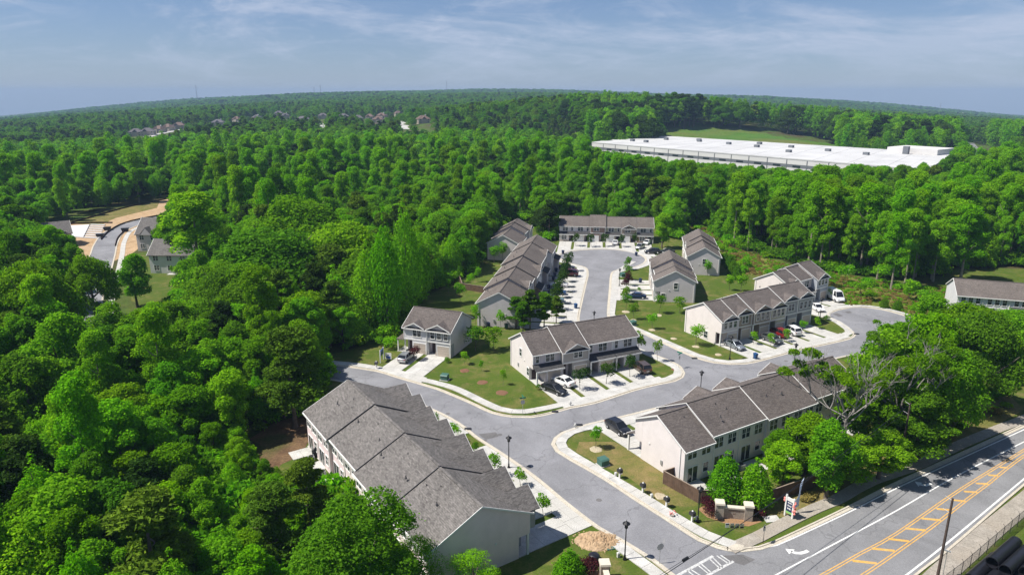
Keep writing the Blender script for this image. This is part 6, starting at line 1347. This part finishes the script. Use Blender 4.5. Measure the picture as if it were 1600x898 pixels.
# two half-dead oaks with pale bare limbs
def bare_oak(px_, py_, top, spread, label, seed):
    rng = np.random.default_rng(seed); rnd = random.Random(seed); x, y = G(px_, py_); h = HGT(x, y, top); mb = MB(); tips = []
    r = thing('half_dead_oak', label, 'tree', (x, y, 0), 0, 'half dead oaks by the main road')
    tk = MB(); tk.tube([(0, 0, -0.3), (0.1, 0, h*0.15), (0, 0.1, h*0.3), (0.1, 0.1, h*0.42)], [0.5, 0.38, 0.33, 0.26], 8); tk.obj('trunk', 'bark_grey', r)
    def grow(p, d, ln, rad, lev):
        P = [p]; q = p
        for s in range(4): d = (d+Vector((rnd.uniform(-.28, .28), rnd.uniform(-.28, .28), rnd.uniform(-.1, .18)))).normalized(); q = q+d*ln/4; P.append(q)
        mb.tube([tuple(v) for v in P], [rad*(1-0.14*s) for s in range(5)], 5 if lev < 2 else 4)
        if lev >= 3: tips.append(q); return
        if lev == 2: tips.append(P[2])
        for k in range(3 if lev < 2 else 4):
            s = rnd.randint(2, 4); nd_ = (d+Vector((rnd.uniform(-.9, .9), rnd.uniform(-.9, .9), rnd.uniform(-.1, .75)))).normalized(); grow(P[s], nd_, ln*rnd.uniform(0.5, 0.75), rad*0.62, lev+1)
    for k in range(10):
        a = 2*math.pi*k/10+rnd.uniform(-.3, .3); e = rnd.uniform(0.35, 1.3); z = h*rnd.uniform(0.25, 0.45)
        grow(Vector((0.05, 0.05, z)), Vector((math.cos(a)*math.cos(e), math.sin(a)*math.cos(e), math.sin(e))), spread*rnd.uniform(0.5, 0.72), 0.12, 0)
    mb.obj('limbs', 'bark_grey', r)['kind'] = 'stuff'
    L = []
    for t in tips:
        if t.z < h*0.52 or rnd.random() < 0.10: L.append((t.x, t.y, t.z, rnd.uniform(0.5, 1.0), 0.6))
    P, N, S = lobes_to_leaves(L, 14000, 0.25, rng, flat=0.5, inner=0.4); o = link('crown', leafmesh('crown', P, N, S, 'leaf_oak', 1, rng), r); HERO.append((x, y, 12))
bare_oak(1312, 728, 548, 8.5, 'half dead oak with pale bare limbs reaching over the fenced row roof', 5)
bare_oak(1398, 700, 535, 8.5, 'second half dead oak with pale limbs beside the lime green tree', 11)
# ------------------------------------------------------------------ young trees, shrubs
SAP, SAPT, BUSH = [], [], {}
for v_ in range(3):
    rng = np.random.default_rng(40+v_); P, N, S = lobes_to_leaves(crown_sapling(rng), 700, 0.2, rng, flat=0.6, inner=0.4); SAP.append([P, N, S, rng]); SAPT.append(trunkmesh('trunk', 2.9, 0.045, 'bark', [(1.3, .7, .8), (1.7, .6, .9)], rng))
SAPM = {}
def sapling(px_, py_, h, w, label, mat='leaf_mid', group='young trees on lawns and verges', name='young_tree'):
    v_ = random.randrange(3)
    if (v_, mat) not in SAPM: P, N, S, rng = SAP[v_]; SAPM[(v_, mat)] = leafmesh('crown', P, N, S, mat, 1, rng)
    x, y = px_ if isinstance(px_, (tuple, Vector)) else G(px_, py_); r = bpy.data.objects.new(name, None); C.objects.link(r); r.location = (x, y, 0.03); s = h/3.6; r.scale = (w/1.9, w/1.9, s); r.rotation_euler.z = random.uniform(0, 6)
    r['label'] = label; r['category'] = 'tree'; r['group'] = group
    link('crown', SAPM[(v_, mat)], r); link('trunk', SAPT[v_], r); return r
def bush(px_, py_, h, w, label, mat='leaf_dark', group='shrubs by the houses'):
    if mat not in BUSH: rng = np.random.default_rng(60+len(BUSH)); P, N, S = lobes_to_leaves(crown_bush(rng), 900, 0.2, rng, flat=0.5, inner=0.3); BUSH[mat] = (leafmesh('leaves', P, N, S, mat, 1, rng), trunkmesh('stem', 0.8, 0.05, 'bark', [(0.2, .8, .7), (0.3, .8, .7)], rng))
    x, y = G(px_, py_); r = bpy.data.objects.new('shrub', None); C.objects.link(r); r.location = (x, y, 0.03); r.scale = (w/2.4, w/2.4, h/1.8); r.rotation_euler.z = random.uniform(0, 6); r['label'] = label; r['category'] = 'shrub'; r['group'] = group
    link('leaves', BUSH[mat][0], r); link('stem', BUSH[mat][1], r); return r
for i, (x, y, h, w, m) in enumerate([(678, 674, 3.0, 1.6, 'leaf_dark'), (709, 690, 2.6, 2.0, 'leaf_bright'), (742, 712, 2.2, 1.3, 'leaf_dark'), (771.5, 743, 3.2, 1.8, 'leaf_mid'), (784, 747, 1.6, 1.5, 'leaf_oak'), (813, 760, 2.6, 1.8, 'leaf_mid'), (849, 806, 3.0, 2.0, 'leaf_mid')]):
    sapling(x, y, h, w, 'young tree along the long row driveways, %s from the far end' % ['first', 'second', 'third', 'fourth', 'fifth', 'sixth', 'last'][i], m)
for i, (x, y, h, w) in enumerate([(906, 609, 3.6, 2.4), (947, 600, 3.8, 2.6), (984, 589, 3.7, 2.4)]): sapling(x, y, h, w, 'round young tree in the strip between corner row driveways, %s' % ['left of three', 'middle of three', 'right of three'][i], 'leaf_deep')
for i, (x, y, h, w, m) in enumerate([(977.5, 486, 3.8, 2.3, 'leaf_oak'), (990, 499, 3.6, 2.2, 'leaf_dark'), (1019, 514, 3.2, 2.2, 'leaf_bright'), (1030, 490, 4.2, 2.6, 'leaf_oak'), (1087, 540, 4.2, 3.0, 'leaf_bright'), (1062, 489, 3.8, 3.2, 'leaf_oak'), (1140, 454, 4.2, 2.6, 'leaf_bright'), (1157, 456, 4.4, 3.2, 'leaf_mid')]):
    sapling(x, y, h, w, 'young lawn tree left of the gabled row, %s' % ['beside the street kerb', 'below the kerbside one', 'bright green one in the middle', 'behind the bright one near the taupe row', 'bright one nearest the gabled row end wall', 'thin one by the taupe row wall', 'bright one behind the gabled row', 'bushy one behind the gabled row'][i], m)
for i, (x, y, h, w, m) in enumerate([(772, 547, 4.6, 4.0, 'leaf_oak'), (743, 549, 4.8, 4.2, 'leaf_dark'), (726, 569, 2.5, 1.6, 'leaf_bright'), (752, 580, 2.2, 1.0, 'leaf_mid'), (786, 601, 2.8, 1.2, 'leaf_mid'), (931, 700, 3.6, 1.9, 'leaf_mid'), (998, 553, 4.6, 2.6, 'leaf_oak'), (1027, 565, 4.0, 1.8, 'leaf_oak')]):
    sapling(x, y, h, w, ['wide young tree behind the corner row lawn', 'wide dark young tree in the shade of the two-unit house', 'small bright tree beside the driveway of the two-unit house', 'sapling between the red mulch rings', 'sapling beside the right red mulch ring', 'young tree on the worn corner lawn by the fenced row', 'thin young tree on the verge right of the corner row', 'thin young tree nearest the street sign on the verge'][i], m)
for i, (x, y) in enumerate([(889, 424), (886, 433), (882.5, 441), (879.5, 449), (876.5, 457), (873, 466), (870, 475), (867, 485), (862, 497)]): sapling(x, y, 5.2, 2.6, 'dark young tree in the line along the longest row driveways', 'leaf_deep', 'dark trees along the longest row')
for i, (x, y, m) in enumerate([(981, 422, 'leaf_dark'), (980, 438, 'leaf_dark'), (982, 447, 'leaf_plum'), (977.5, 455, 'leaf_plum'), (977, 472, 'leaf_oak')]): sapling(x, y, 4.0, 2.4, 'young tree in the strips right of the cul-de-sac street, %s' % ['farthest, green', 'second, green', 'third, purplish', 'fourth, purple-leaved', 'nearest, beside the blue car'][i], m)
for i, (x, y) in enumerate([(899.7, 385), (923.5, 386), (946, 385.5), (971, 386), (992, 384)]): sapling(x, y, 4.2, 2.6, 'dark young tree at the head of the turning circle, %s from the left' % ['first', 'second', 'third', 'fourth', 'fifth'][i], 'leaf_deep')
for i, (x, y) in enumerate([(1177, 538), (1204, 541), (1229, 534), (1253, 521), (1276, 514)]): sapling(x, y, 2.7, 1.6, 'small bright tree in the strips of the gabled row, %s from the left' % ['first', 'second', 'third', 'fourth', 'fifth'][i], 'leaf_bright')
for i, (x, y, h, w, m) in enumerate([(701, 459, 3.8, 1.6, 'leaf_dark'), (717, 442, 4.6, 1.5, 'leaf_dark'), (735, 448, 3.6, 2.4, 'leaf_bright'), (747, 441, 4.0, 2.0, 'leaf_mid'), (719, 473, 4.5, 3.0, 'leaf_mid'), (743, 512, 5.0, 2.0, 'leaf_bright'), (783, 514, 4.2, 2.2, 'leaf_bright'), (772, 411, 5.0, 3.4, 'leaf_mid'), (786, 408, 6.0, 3.2, 'leaf_mid'), (1105.6, 431, 4.5, 2.4, 'leaf_bright'), (648, 563, 2.6, 2.4, 'leaf_plum'), (1150, 556, 0.1, 0.1, 'leaf_mid')][:-1]):
    sapling(x, y, h, w, ['dark slim tree on grass behind the two-unit house', 'dark column tree by the brown garden fence', 'bright bushy tree inside the brown garden fence', 'green tree inside the brown garden fence, right', 'leafy tree on grass left of the longest row', 'bright tree at the left corner of the longest row end wall', 'bright tree against the longest row end wall', 'leafy tree left of the pair before the short row wall', 'taller leafy tree of the pair before the short row wall', 'small tree before the green-windowed end wall', 'purple-leaved tree beside the silver car'][i], m)
for (x, y, h, w, m, lab) in [(1110, 795, 1.3, 1.6, 'leaf_plum', 'upper dark purple shrub left of the entrance wall'), (1107, 802, 1.3, 1.8, 'leaf_plum', 'lower dark purple shrub left of the entrance wall'), (1180, 807, 1.2, 1.8, 'leaf_plum', 'dark shrub right of the entrance wall'), (925, 889, 1.4, 1.7, 'leaf_plum', 'dark purple shrub beside the lower entrance pillar'), (911, 897, 1.5, 1.9, 'leaf_plum', 'dark purple shrub left of the lower entrance pillar'),
  (921, 585, 1.4, 1.5, 'leaf_dark', 'dark shrub at the left garage of the corner row'), (959, 577, 1.4, 1.7, 'leaf_dark', 'dark shrub at the right garage of the corner row'), (840, 608, 0.9, 0.9, 'leaf_dark', 'small shrub at the porch corner of the corner row'), (612, 545, 2.4, 3.0, 'leaf_bright', 'bright bush at the wood edge left of the two-unit house'), (600, 541, 2.0, 2.6, 'leaf_mid', 'green bush at the wood edge near the sale boards'), (701, 566, 0.9, 1.1, 'leaf_dark', 'small shrub at the front corner of the two-unit house'), (1288, 500, 1.0, 1.6, 'leaf_dark', 'low dark shrub on the grass at the side street circle'), (1000, 455, 0.9, 1.0, 'leaf_dark', 'small shrub at the porches of the reddish taupe row'), (437, 745, 1.3, 1.1, 'leaf_dark', 'small dark shrub on bare ground behind the long row')]: bush(x, y, h, w, lab, m)
for i, (x, y, m, r_, lab) in enumerate([(726, 579, 'mulch', 1.3, 0), (754, 597, 'mulch', 1.35, 0), (784, 613.5, 'mulch', 1.4, 0), (1057, 577, 'mulch', 1.3, 0), (977.5, 487, 'pale_mulch', 1.3, 0), (990, 500, 'pale_mulch', 1.0, 0), (1028, 492.5, 'pale_mulch', 1.3, 0), (1019, 515.5, 'pale_mulch', 1.0, 0), (1052.5, 529, 'pale_mulch', 0.9, 0), (1087, 541.5, 'pale_mulch', 1.0, 0), (1122.5, 554, 'pale_mulch', 0.9, 0), (931, 702, 'pale_mulch', 1.3, 0), (1032, 775, 'pale_mulch', 1.1, 0)]):
    r_ *= 0.78; p = G(x, y); mb = MB(); n = 14; pts = [(p[0]+r_*random.uniform(.85, 1.1)*math.cos(6.283*k/n), p[1]+r_*random.uniform(.85, 1.1)*math.sin(6.283*k/n)) for k in range(n)]
    struct(mb.prism([(a, b, 0.0) for a, b in pts], [(p[0]+(a-p[0])*.75, p[1]+(b-p[1])*.75, 0.10) for a, b in pts]).obj('mulch_ring', m))
for x, y in ((1207, 812), ): 
    a = G(x, y); slabs(struct(link('pad', None)), (a[0]-0.9, a[1]-0.6), (a[0]+0.9, a[1]-0.3), (a[0]+0.8, a[1]+0.9), (a[0]-1.0, a[1]+0.6), 1, 1, 0, 0.1)
t = thing('black_tub', 'round black tub with a bright glint beside the purple shrubs', 'tub', (*G(928, 874), 0.02)); MB().cyl((0, 0, 0), (0, 0, 0.55), 0.5, 0.62, 16).obj('body', 'black', t); MB().ball((0, 0, 0.55), 0.62, 14, 6, 1, 0.35).obj('lid', 'pipe', t, True)
t = thing('flower_tub', 'small pot of pink flowers on the verge by the pavement', 'flower pot', (*G(1050, 807), 0.03)); MB().cyl((0, 0, 0), (0, 0, 0.35), 0.22, 0.28, 10).obj('pot', 'stone', t)
fb = MB()
for k in range(14): fb.ball((random.uniform(-.4, .5), random.uniform(-.3, .3), random.uniform(.35, .75)), 0.08, 5, 3)
fb.obj('flowers', 'pink', t)['kind'] = 'stuff'
# ------------------------------------------------------------------ the woods
SITEW = pxs(SITE); CORR = []
for (x, y) in FARH: CORR.append((x, y, 11, 12) if y < 500 else (x, y, 17, 170))
BKX = [1018, 1050, 1100, 1150, 1200, 1250, 1300]; BKY = [GT(c, r)[1]+2 for c, r in zip(BKX, (211, 205, 201, 202, 206, 213, 223))]
def excluded(x, y):
    e = inpoly(x, y, CLEARW) | inpoly(x, y, SITEW) | inpoly(x, y, WPOLY) | inpoly(x, y, BANKP)
    for (hx, hy, w, ln) in CORR:
        s = y-hy; xx = hx*(y/hy); e |= (np.abs(x-xx) < w*0.62) & (s < 9) & (s > -ln)
    cl_ = 800+FPX*x/(y*CP+CAMH*SP); e |= (cl_ > 1018) & (cl_ < 1300) & (y > 430) & (y < np.interp(cl_, BKX, BKY))
    for a, b in zip(FROAD2, FROAD2[1:]): e |= (np.hypot(x-(a.x+b.x)/2, y-(a.y+b.y)/2) < 17)
    for L in FROADS:
        for q in L: p = GT(*q); e |= (np.abs(x-p[0]*(y/p[1])) < 6) & (y < p[1]+8) & (y > p[1]-90)
    return e
cand = []
def zone(y0, y1, sp, seed):
    rng = np.random.default_rng(seed); X = np.arange(-0.86*y1-40, 0.86*y1+40, sp); Y = np.arange(y0, y1, sp); gx_, gy_ = np.meshgrid(X, Y)
    gx_ = gx_+(np.arange(len(Y)) % 2)[:, None]*sp/2; x = (gx_+rng.uniform(-.36, .36, gx_.shape)*sp).ravel(); y = (gy_+rng.uniform(-.36, .36, gy_.shape)*sp).ravel()
    k = np.abs(x) < 0.80*y+42; x, y = x[k], y[k]; k = ~excluded(x, y); x, y = x[k], y[k]
    for (hx, hy, w) in HERO: k = np.hypot(x-hx, y-hy) > max(2.5, w*0.34); x, y = x[k], y[k]
    return x, y, rng
def smooth2(x, y, s, ph): return 0.5+0.25*(np.sin(x/s+ph)+np.sin(y/s*1.3+ph*2+0.7*np.sin(x/s*0.6)))
ALLT = []
CAPS = [(915, 1520, 262, 560, [915, 1005, 1180, 1310, 1330, 1400, 1460, 1500, 1520], [230, 246, 262, 268, 257, 260, 250, 238, 252]),
        (88, 215, 24, 178, [88, 215], [520, 505]), (215, 305, 24, 190, [215, 305], [478, 470]), (0, 130, 24, 215, [0, 60, 130], [330, 345, 375])]
for (y0, y1, sp, seed) in ((24, 130, 4.5, 1), (130, 240, 5.0, 2), (240, 480, 6.2, 3), (480, 800, 8.0, 4), (800, 1600, 12.0, 5), (1600, 2500, 18.0, 6), (2500, 3900, 24.0, 7)):
    x, y, rng = zone(y0, y1, sp, seed); n = len(x); a = smooth2(x, y, 34, seed); b = rng.random(n); col = 800+FPX*x/(y*CP)
    kind = np.empty(n, int); h = np.empty(n); ws = np.ones(n)             # 0 poplar 1 oak 2 maple 3 tulip 4 pine
    if y0 < 240:
        kind[:] = 2; kind[(b < 0.36)] = 0; kind[(a > 0.62) & (b > 0.45)] = 1; kind[(b > 0.86)] = 4; kind[(b < 0.12) & (a < 0.4)] = 3
        R = (x > 20) & (y > 150); kind[R & (b < 0.6)] = 3; kind[R & (b > 0.6)] = 2; kind[R & (b > 0.95)] = 0
    elif y0 == 240:
        kind[:] = 2; kind[b < 0.30] = 3; kind[b < 0.09] = 0; kind[(b > 0.74) & (a > 0.35)] = 1; kind[b > 0.95] = 4
    elif y0 == 480:
        kind[:] = 2; kind[b < 0.10] = 0; kind[b > 0.70] = 1; kind[b > 0.95] = 4; F = (y > 640); kind[F & (b < 0.55)] = 4; kind[F & (b >= 0.55)] = 1
        F = (x > 60) & (y > 560); kind[F & (b < 0.7)] = 3; kind[F & (b > 0.9)] = 4
    else: kind[:] = 4; kind[b < 0.45] = 1; kind[b < 0.16] = 2
    NH = np.array([12.5, 13.5, 12.5, 21.0, 15.0])[kind]
    h = NH*rng.uniform(0.66, 1.2, n)
    if y0 < 130: h *= 0.84
    dr = -((x-1.9)*-0.832+(y-64.3)*-0.555)+0; da = (x-1.9)*-0.555+(y-64.3)*0.832; dv = (x-1.9)*-0.832+(y-64.3)*-0.555
    nb = (da > -14) & (da < 44) & (dv > 8) & (dv < 34) & (y < 110)
    h[nb] = np.minimum(h[nb], 2.0+np.maximum(0, dv[nb]-15.5)*0.42); kind[nb & (kind == 3)] = 2
    ws = rng.uniform(1.0, 1.35, n)
    if y0 >= 800: h = rng.uniform(15, 21, n); ws = rng.uniform(1.0, 1.35, n)
    if y0 >= 1600: ws = rng.uniform(1.5, 2.1, n)
    if y0 >= 2500: ws = rng.uniform(2.0, 2.8, n)
    inP = inpoly(x, y, PLANT); h[inP] = rng.uniform(6, 9, inP.sum()); kind[inP] = 4
    if y0 >= 480 and y0 < 800: F = (x > 60) & (y > 600); h[F] = rng.uniform(25, 32, F.sum()); ws[F] = 1.15
    lowd = np.zeros(n, bool)
    for (hx, hy, w, ln) in CORR: lowd |= (np.abs(x-hx*(y/hy)) < w*1.5) & (y < hy) & (y > hy-(14 if hy < 500 else 260))
    h[lowd] *= 0.55
    for (c0, c1, ya, yb, CX, CY) in CAPS:
        m = (y > ya) & (y < yb); cc = np.array([PX(a, b, 8)[0] for a, b in zip(x, y)]); m &= (cc > c0) & (cc < c1)
        rw = np.interp(cc, CX, CY)+rng.uniform(-4, 5, n); vv_ = (449-rw)/FPX; zt = CAMH+y*(-SP+vv_*CP)/(CP+vv_*SP)-hz(x, y)
        h = np.where(m, np.minimum(h, np.maximum(zt, 1.5)), h)
    for i in range(n): ALLT.append((x[i], y[i], int(kind[i]), h[i], ws[i], y0))
# scrub trees on the meadow and saplings at the edge of the wood
KN = ['poplar_tree', 'oak_tree', 'maple_tree', 'tulip_tree', 'pine_tree']
LIMIT = {0: 270, 1: 285, 2: 275, 3: 290, 4: 275}
def score(t):
    px_, py_ = PX(t[0], t[1], t[3]*0.6)
    return (t[3]/math.hypot(t[0], t[1])) if -60 < px_ < 1660 and py_ < 960 else 0
indiv, rest = [], []
for k in range(5):
    L = sorted((t for t in ALLT if t[2] == k), key=lambda t: -score(t)); good = [t for t in L if score(t) > 0]
    indiv += good[:LIMIT[k]]; ids = set(map(id, good[:LIMIT[k]])); rest += [t for t in L if id(t) not in ids]
WHAT = ['pointed poplar', 'rounded oak', 'green maple', 'tall straight tulip tree', 'dark pine']
def where(x, y):
    px_, py_ = PX(x, y)
    if y < 100: return 'in the wood at the lower left, below the long row' if px_ > 330 else 'in the wood at the lower left corner'
    if y < 150: return 'in the wood left of the long row' if px_ > 330 else 'in the wood left, below the pale estate road'
    if px_ < 330: return 'in the wood around the bare building plots' if y < 330 else 'in the far left wood beyond the building plots'
    if px_ < 700 and y < 230: return 'in the wood behind the two-unit house'
    if px_ < 870 and y < 260: return 'in the wood left of the turning circle'
    if px_ < 1060 and y < 300: return 'in the wood behind the turning circle'
    if y < 300:
        if px_ < 1180: return 'in the wood behind the green-windowed row'
        if px_ < 1330: return 'at the wood edge above the gabled row and the van'
        if px_ < 1480: return 'at the wood edge above the side street circle'
        return 'in the wood behind the half hidden right row'
    if y < 480:
        if px_ > 1180: return 'in the wood before the right half of the white warehouse'
        if px_ > 850: return 'in the wood before the left half of the white warehouse'
        return 'in the great wood above the huge tulip tree' if px_ < 500 else 'in the great wood above the poplar group'
    return 'on the wooded slope behind the white warehouse' if px_ > 800 else 'in the far wood below the hilltop houses'
USED = set()
TENS = ['', '', 'twenty', 'thirty', 'forty', 'fifty', 'sixty', 'seventy', 'eighty', 'ninety']
ONES = 'zero one two three four five six seven eight nine ten eleven twelve thirteen fourteen fifteen sixteen seventeen eighteen nineteen'.split()
def num(v): k = int(round(v)); return ONES[k] if k < 20 else TENS[min(k//10, 9)]+('-'+ONES[k % 10] if k % 10 else '')
def SHORT(w): return 'lower left wood' if 'lower left' in w else 'left wood' if 'left of the long row' in w or 'estate road' in w else 'plots wood' if 'plots' in w else 'two-unit house wood' if 'two-unit' in w else 'turning circle wood' if 'turning' in w else 'meadow wood'
for t in indiv:
    w = where(t[0], t[1]); kn = KN[t[2]]; lab = WHAT[t[2]]+' '+w
    if t[1] < 240:
        c_, r_ = PX(t[0], t[1], t[3]*0.8)
        if 0 < c_ < 1600 and 0 < r_ < 898: lab = '%s, %s, crown %s percent across, %s percent down' % (WHAT[t[2]].replace('tall straight ', ''), SHORT(w), num(c_/16), num(r_/8.98))
    if t[1] < 240 and lab in USED: lab = lab.replace(' percent across', ' and a half percent across')
    USED.add(lab)
    tree(kn, t[0], t[1], t[3], t[4]*random.uniform(0.88, 1.15), lab, 'trees '+w, mat=None if t[1] < 560 or (t[0] < 60 and t[1] < 620) else random.choice(['leaf_deep', 'leaf_dark', 'leaf_deep']))
# ------------------------------------------------------------------ masses nobody could count: far wood, scrub, long grass
def scatter(name, pts, meshes, label=None):
    """pts: x, y, z, rot, sx, sz, idx. One object of kind stuff whose geometry nodes place the meshes on its own points."""
    A = np.array(pts, float); me = bpy.data.meshes.new(name); me.vertices.add(len(A)); me.vertices.foreach_set('co', A[:, :3].astype(np.float32).ravel())
    for nm, c in (('rz', 3), ('sx', 4), ('sz', 5)): me.attributes.new(nm, 'FLOAT', 'POINT').data.foreach_set('value', A[:, c].astype(np.float32))
    me.attributes.new('idx', 'INT', 'POINT').data.foreach_set('value', A[:, 6].astype(np.int32)); me.update()
    o = link(name, me); o['kind'] = 'stuff'
    g = bpy.data.node_groups.new(name, 'GeometryNodeTree'); g.interface.new_socket('Geometry', in_out='INPUT', socket_type='NodeSocketGeometry'); g.interface.new_socket('Geometry', in_out='OUTPUT', socket_type='NodeSocketGeometry')
    n = g.nodes; l = g.links; gi = n.new('NodeGroupInput'); go = n.new('NodeGroupOutput'); jn = n.new('GeometryNodeJoinGeometry'); ip = n.new('GeometryNodeInstanceOnPoints')
    for m in reversed(meshes):
        src = bpy.data.objects.new(name+'_source', m); oi = n.new('GeometryNodeObjectInfo'); oi.inputs['Object'].default_value = src; ti = n.new('GeometryNodeGeometryToInstance'); l.new(oi.outputs['Geometry'], ti.inputs[0]); l.new(ti.outputs[0], jn.inputs[0])
    def attr(nm, tp='FLOAT'): a = n.new('GeometryNodeInputNamedAttribute'); a.data_type = tp; a.inputs['Name'].default_value = nm; return a.outputs['Attribute']
    cr = n.new('ShaderNodeCombineXYZ'); l.new(attr('rz'), cr.inputs[2]); cs = n.new('ShaderNodeCombineXYZ'); s = attr('sx'); l.new(s, cs.inputs[0]); l.new(s, cs.inputs[1]); l.new(attr('sz'), cs.inputs[2])
    l.new(gi.outputs[0], ip.inputs['Points']); l.new(jn.outputs[0], ip.inputs['Instance']); ip.inputs['Pick Instance'].default_value = True; l.new(attr('idx', 'INT'), ip.inputs['Instance Index']); l.new(cr.outputs[0], ip.inputs['Rotation']); l.new(cs.outputs[0], ip.inputs['Scale'])
    l.new(ip.outputs[0], go.inputs[0]); md = o.modifiers.new('scatter', 'NODES'); md.node_group = g; return o
allm, base = [], {}
for k, kn in enumerate(KN):
    base[('n', k)] = len(allm); allm += [m for m, _ in CR[kn][:4]]
    base[('f', k)] = len(allm); allm += LOD[kn]
near_p, far_p = [], []
for t in rest:
    x, y, k, h, ws, y0 = t; s = h/NOMH[KN[k]]; far = y > 420
    FD = {0: [4, 5], 1: [0, 1], 2: [4, 5], 3: [2, 3], 4: [0, 1, 2, 3, 4, 5]}
    idx = base[('f', k)]+random.choice(FD[k]) if y > 640 else base[('f', k)]+random.randrange(len(LOD[KN[k]])) if far else base[('n', k)]+random.randrange(4)
    (far_p if y > 800 else near_p).append((x, y, hzf(x, y)-(0.3 if y < 800 else 1.0), random.uniform(0, 6.28), s*ws*random.uniform(0.9, 1.15), s, idx))
scatter('forest', near_p, allm); scatter('far_forest', far_p, allm)
# undergrowth in the wood and scrub on the meadow
BR = []
for i, m in enumerate(('leaf_mid', 'leaf_bright', 'leaf_dark', 'brush_dry', 'leaf_oak')):
    rng = np.random.default_rng(70+i); P, N, S = lobes_to_leaves(crown_bush(rng, 1.6, 2.4), 420, 0.26, rng, flat=0.6, inner=0.3); BR.append(leafmesh('brush', P, N, S, m, 1.2, rng))
ug = []
rng = np.random.default_rng(5)
def scatter_in(n, x0, x1, y0, y1, test, szr, idxs, out):
    x = rng.uniform(x0, x1, n); y = rng.uniform(y0, y1, n); k = test(x, y)
    for a, b in zip(x[k], y[k]): s = rng.uniform(*szr); out.append((a, b, hzf(a, b), rng.uniform(0, 6.28), s, s*rng.uniform(0.7, 1.3), idxs[rng.integers(len(idxs))]))
scatter_in(15000, -190, 60, 25, 240, lambda x, y: ~excluded(x, y) & (np.abs(x) < 0.82*y+20), (0.8, 2.2), [0, 0, 2, 1, 4, 1], ug)
scatter_in(7000, -10, 230, 180, 330, lambda x, y: ~excluded(x, y) & (np.abs(x) < 0.82*y+20), (0.8, 2.3), [0, 1, 2, 4], ug)
scatter('undergrowth', ug, BR)
ms = []; MW = [(p[0], p[1]) for p in MEADOW]; X0, X1, Y0, Y1 = min(p[0] for p in MW), max(p[0] for p in MW), min(p[1] for p in MW), max(p[1] for p in MW)
inm = lambda x, y: inpoly(x, y, MW)
scatter_in(9000, X0, X1, Y0, Y1, inm, (0.15, 0.42), [3, 3, 1, 3, 1], ms)
scatter_in(700, X0, X1, Y0, Y1, lambda x, y: inm(x, y) & (smooth2(x, y, 9, 1) > 0.5), (0.6, 1.2), [1, 1, 4, 3], ms)
rb = pxs([(1245, 790), (1290, 748), (1400, 705), (1500, 645), (1560, 605), (1590, 625), (1500, 690), (1400, 733), (1300, 775)])
scatter_in(1500, 25, 110, 60, 130, lambda x, y: inpoly(x, y, rb), (0.3, 0.9), [2, 4, 0, 3], ms)
belt = pxs([(1340, 640), (1360, 560), (1440, 515), (1500, 500), (1600, 510), (1600, 600), (1500, 650), (1400, 700)])
scatter_in(1400, 40, 160, 70, 160, lambda x, y: inpoly(x, y, belt), (0.6, 1.6), [0, 2, 4, 2], ms)
scatter('scrub', ms, BR)
# scrub trees one can tell apart on the meadow
for i, (x, y, h, w, m) in enumerate([(1165, 420, 3.2, 3.4, 'leaf_bright'), (1215, 431, 3.0, 3.4, 'leaf_mid'), (1320, 445, 5.0, 4.2, 'leaf_bright'), (1345, 462, 3.4, 4.5, 'leaf_mid'), (1380, 447, 5.5, 4.4, 'leaf_bright'), (1295, 448, 3.6, 4.0, 'leaf_mid'), (1360, 470, 2.6, 4.0, 'leaf_oak'), (1420, 470, 5.5, 4.6, 'leaf_bright'), (1445, 485, 5.0, 4.6, 'leaf_mid'), (1305, 468, 2.6, 3.0, 'leaf_oak')]):
    sapling(x, y, h, w, 'scrubby self-sown tree on the rough meadow, %s from the left' % ['first', 'second', 'fifth', 'sixth', 'eighth', 'third', 'seventh', 'ninth', 'last', 'fourth'][i], m, 'scrub trees on the rough meadow')
# ------------------------------------------------------------------ air
hz_ = MB().box(-4700, 4700, -650, 5450, -260, 75).mesh('haze', 'trim'); hm_ = bpy.data.materials.new('haze'); hm_.use_nodes = True; n = hm_.node_tree.nodes; n.clear()
ho = n.new('ShaderNodeOutputMaterial'); pv = n.new('ShaderNodeVolumePrincipled'); pv.inputs['Color'].default_value = (0.40, 0.58, 0.84, 1); pv.inputs['Density'].default_value = 0.00014; pv.inputs['Anisotropy'].default_value = 0.0
hm_.node_tree.links.new(pv.outputs[0], ho.inputs['Volume']); hz_.materials.clear(); hz_.materials.append(hm_); o = link('haze', hz_); o['kind'] = 'stuff'
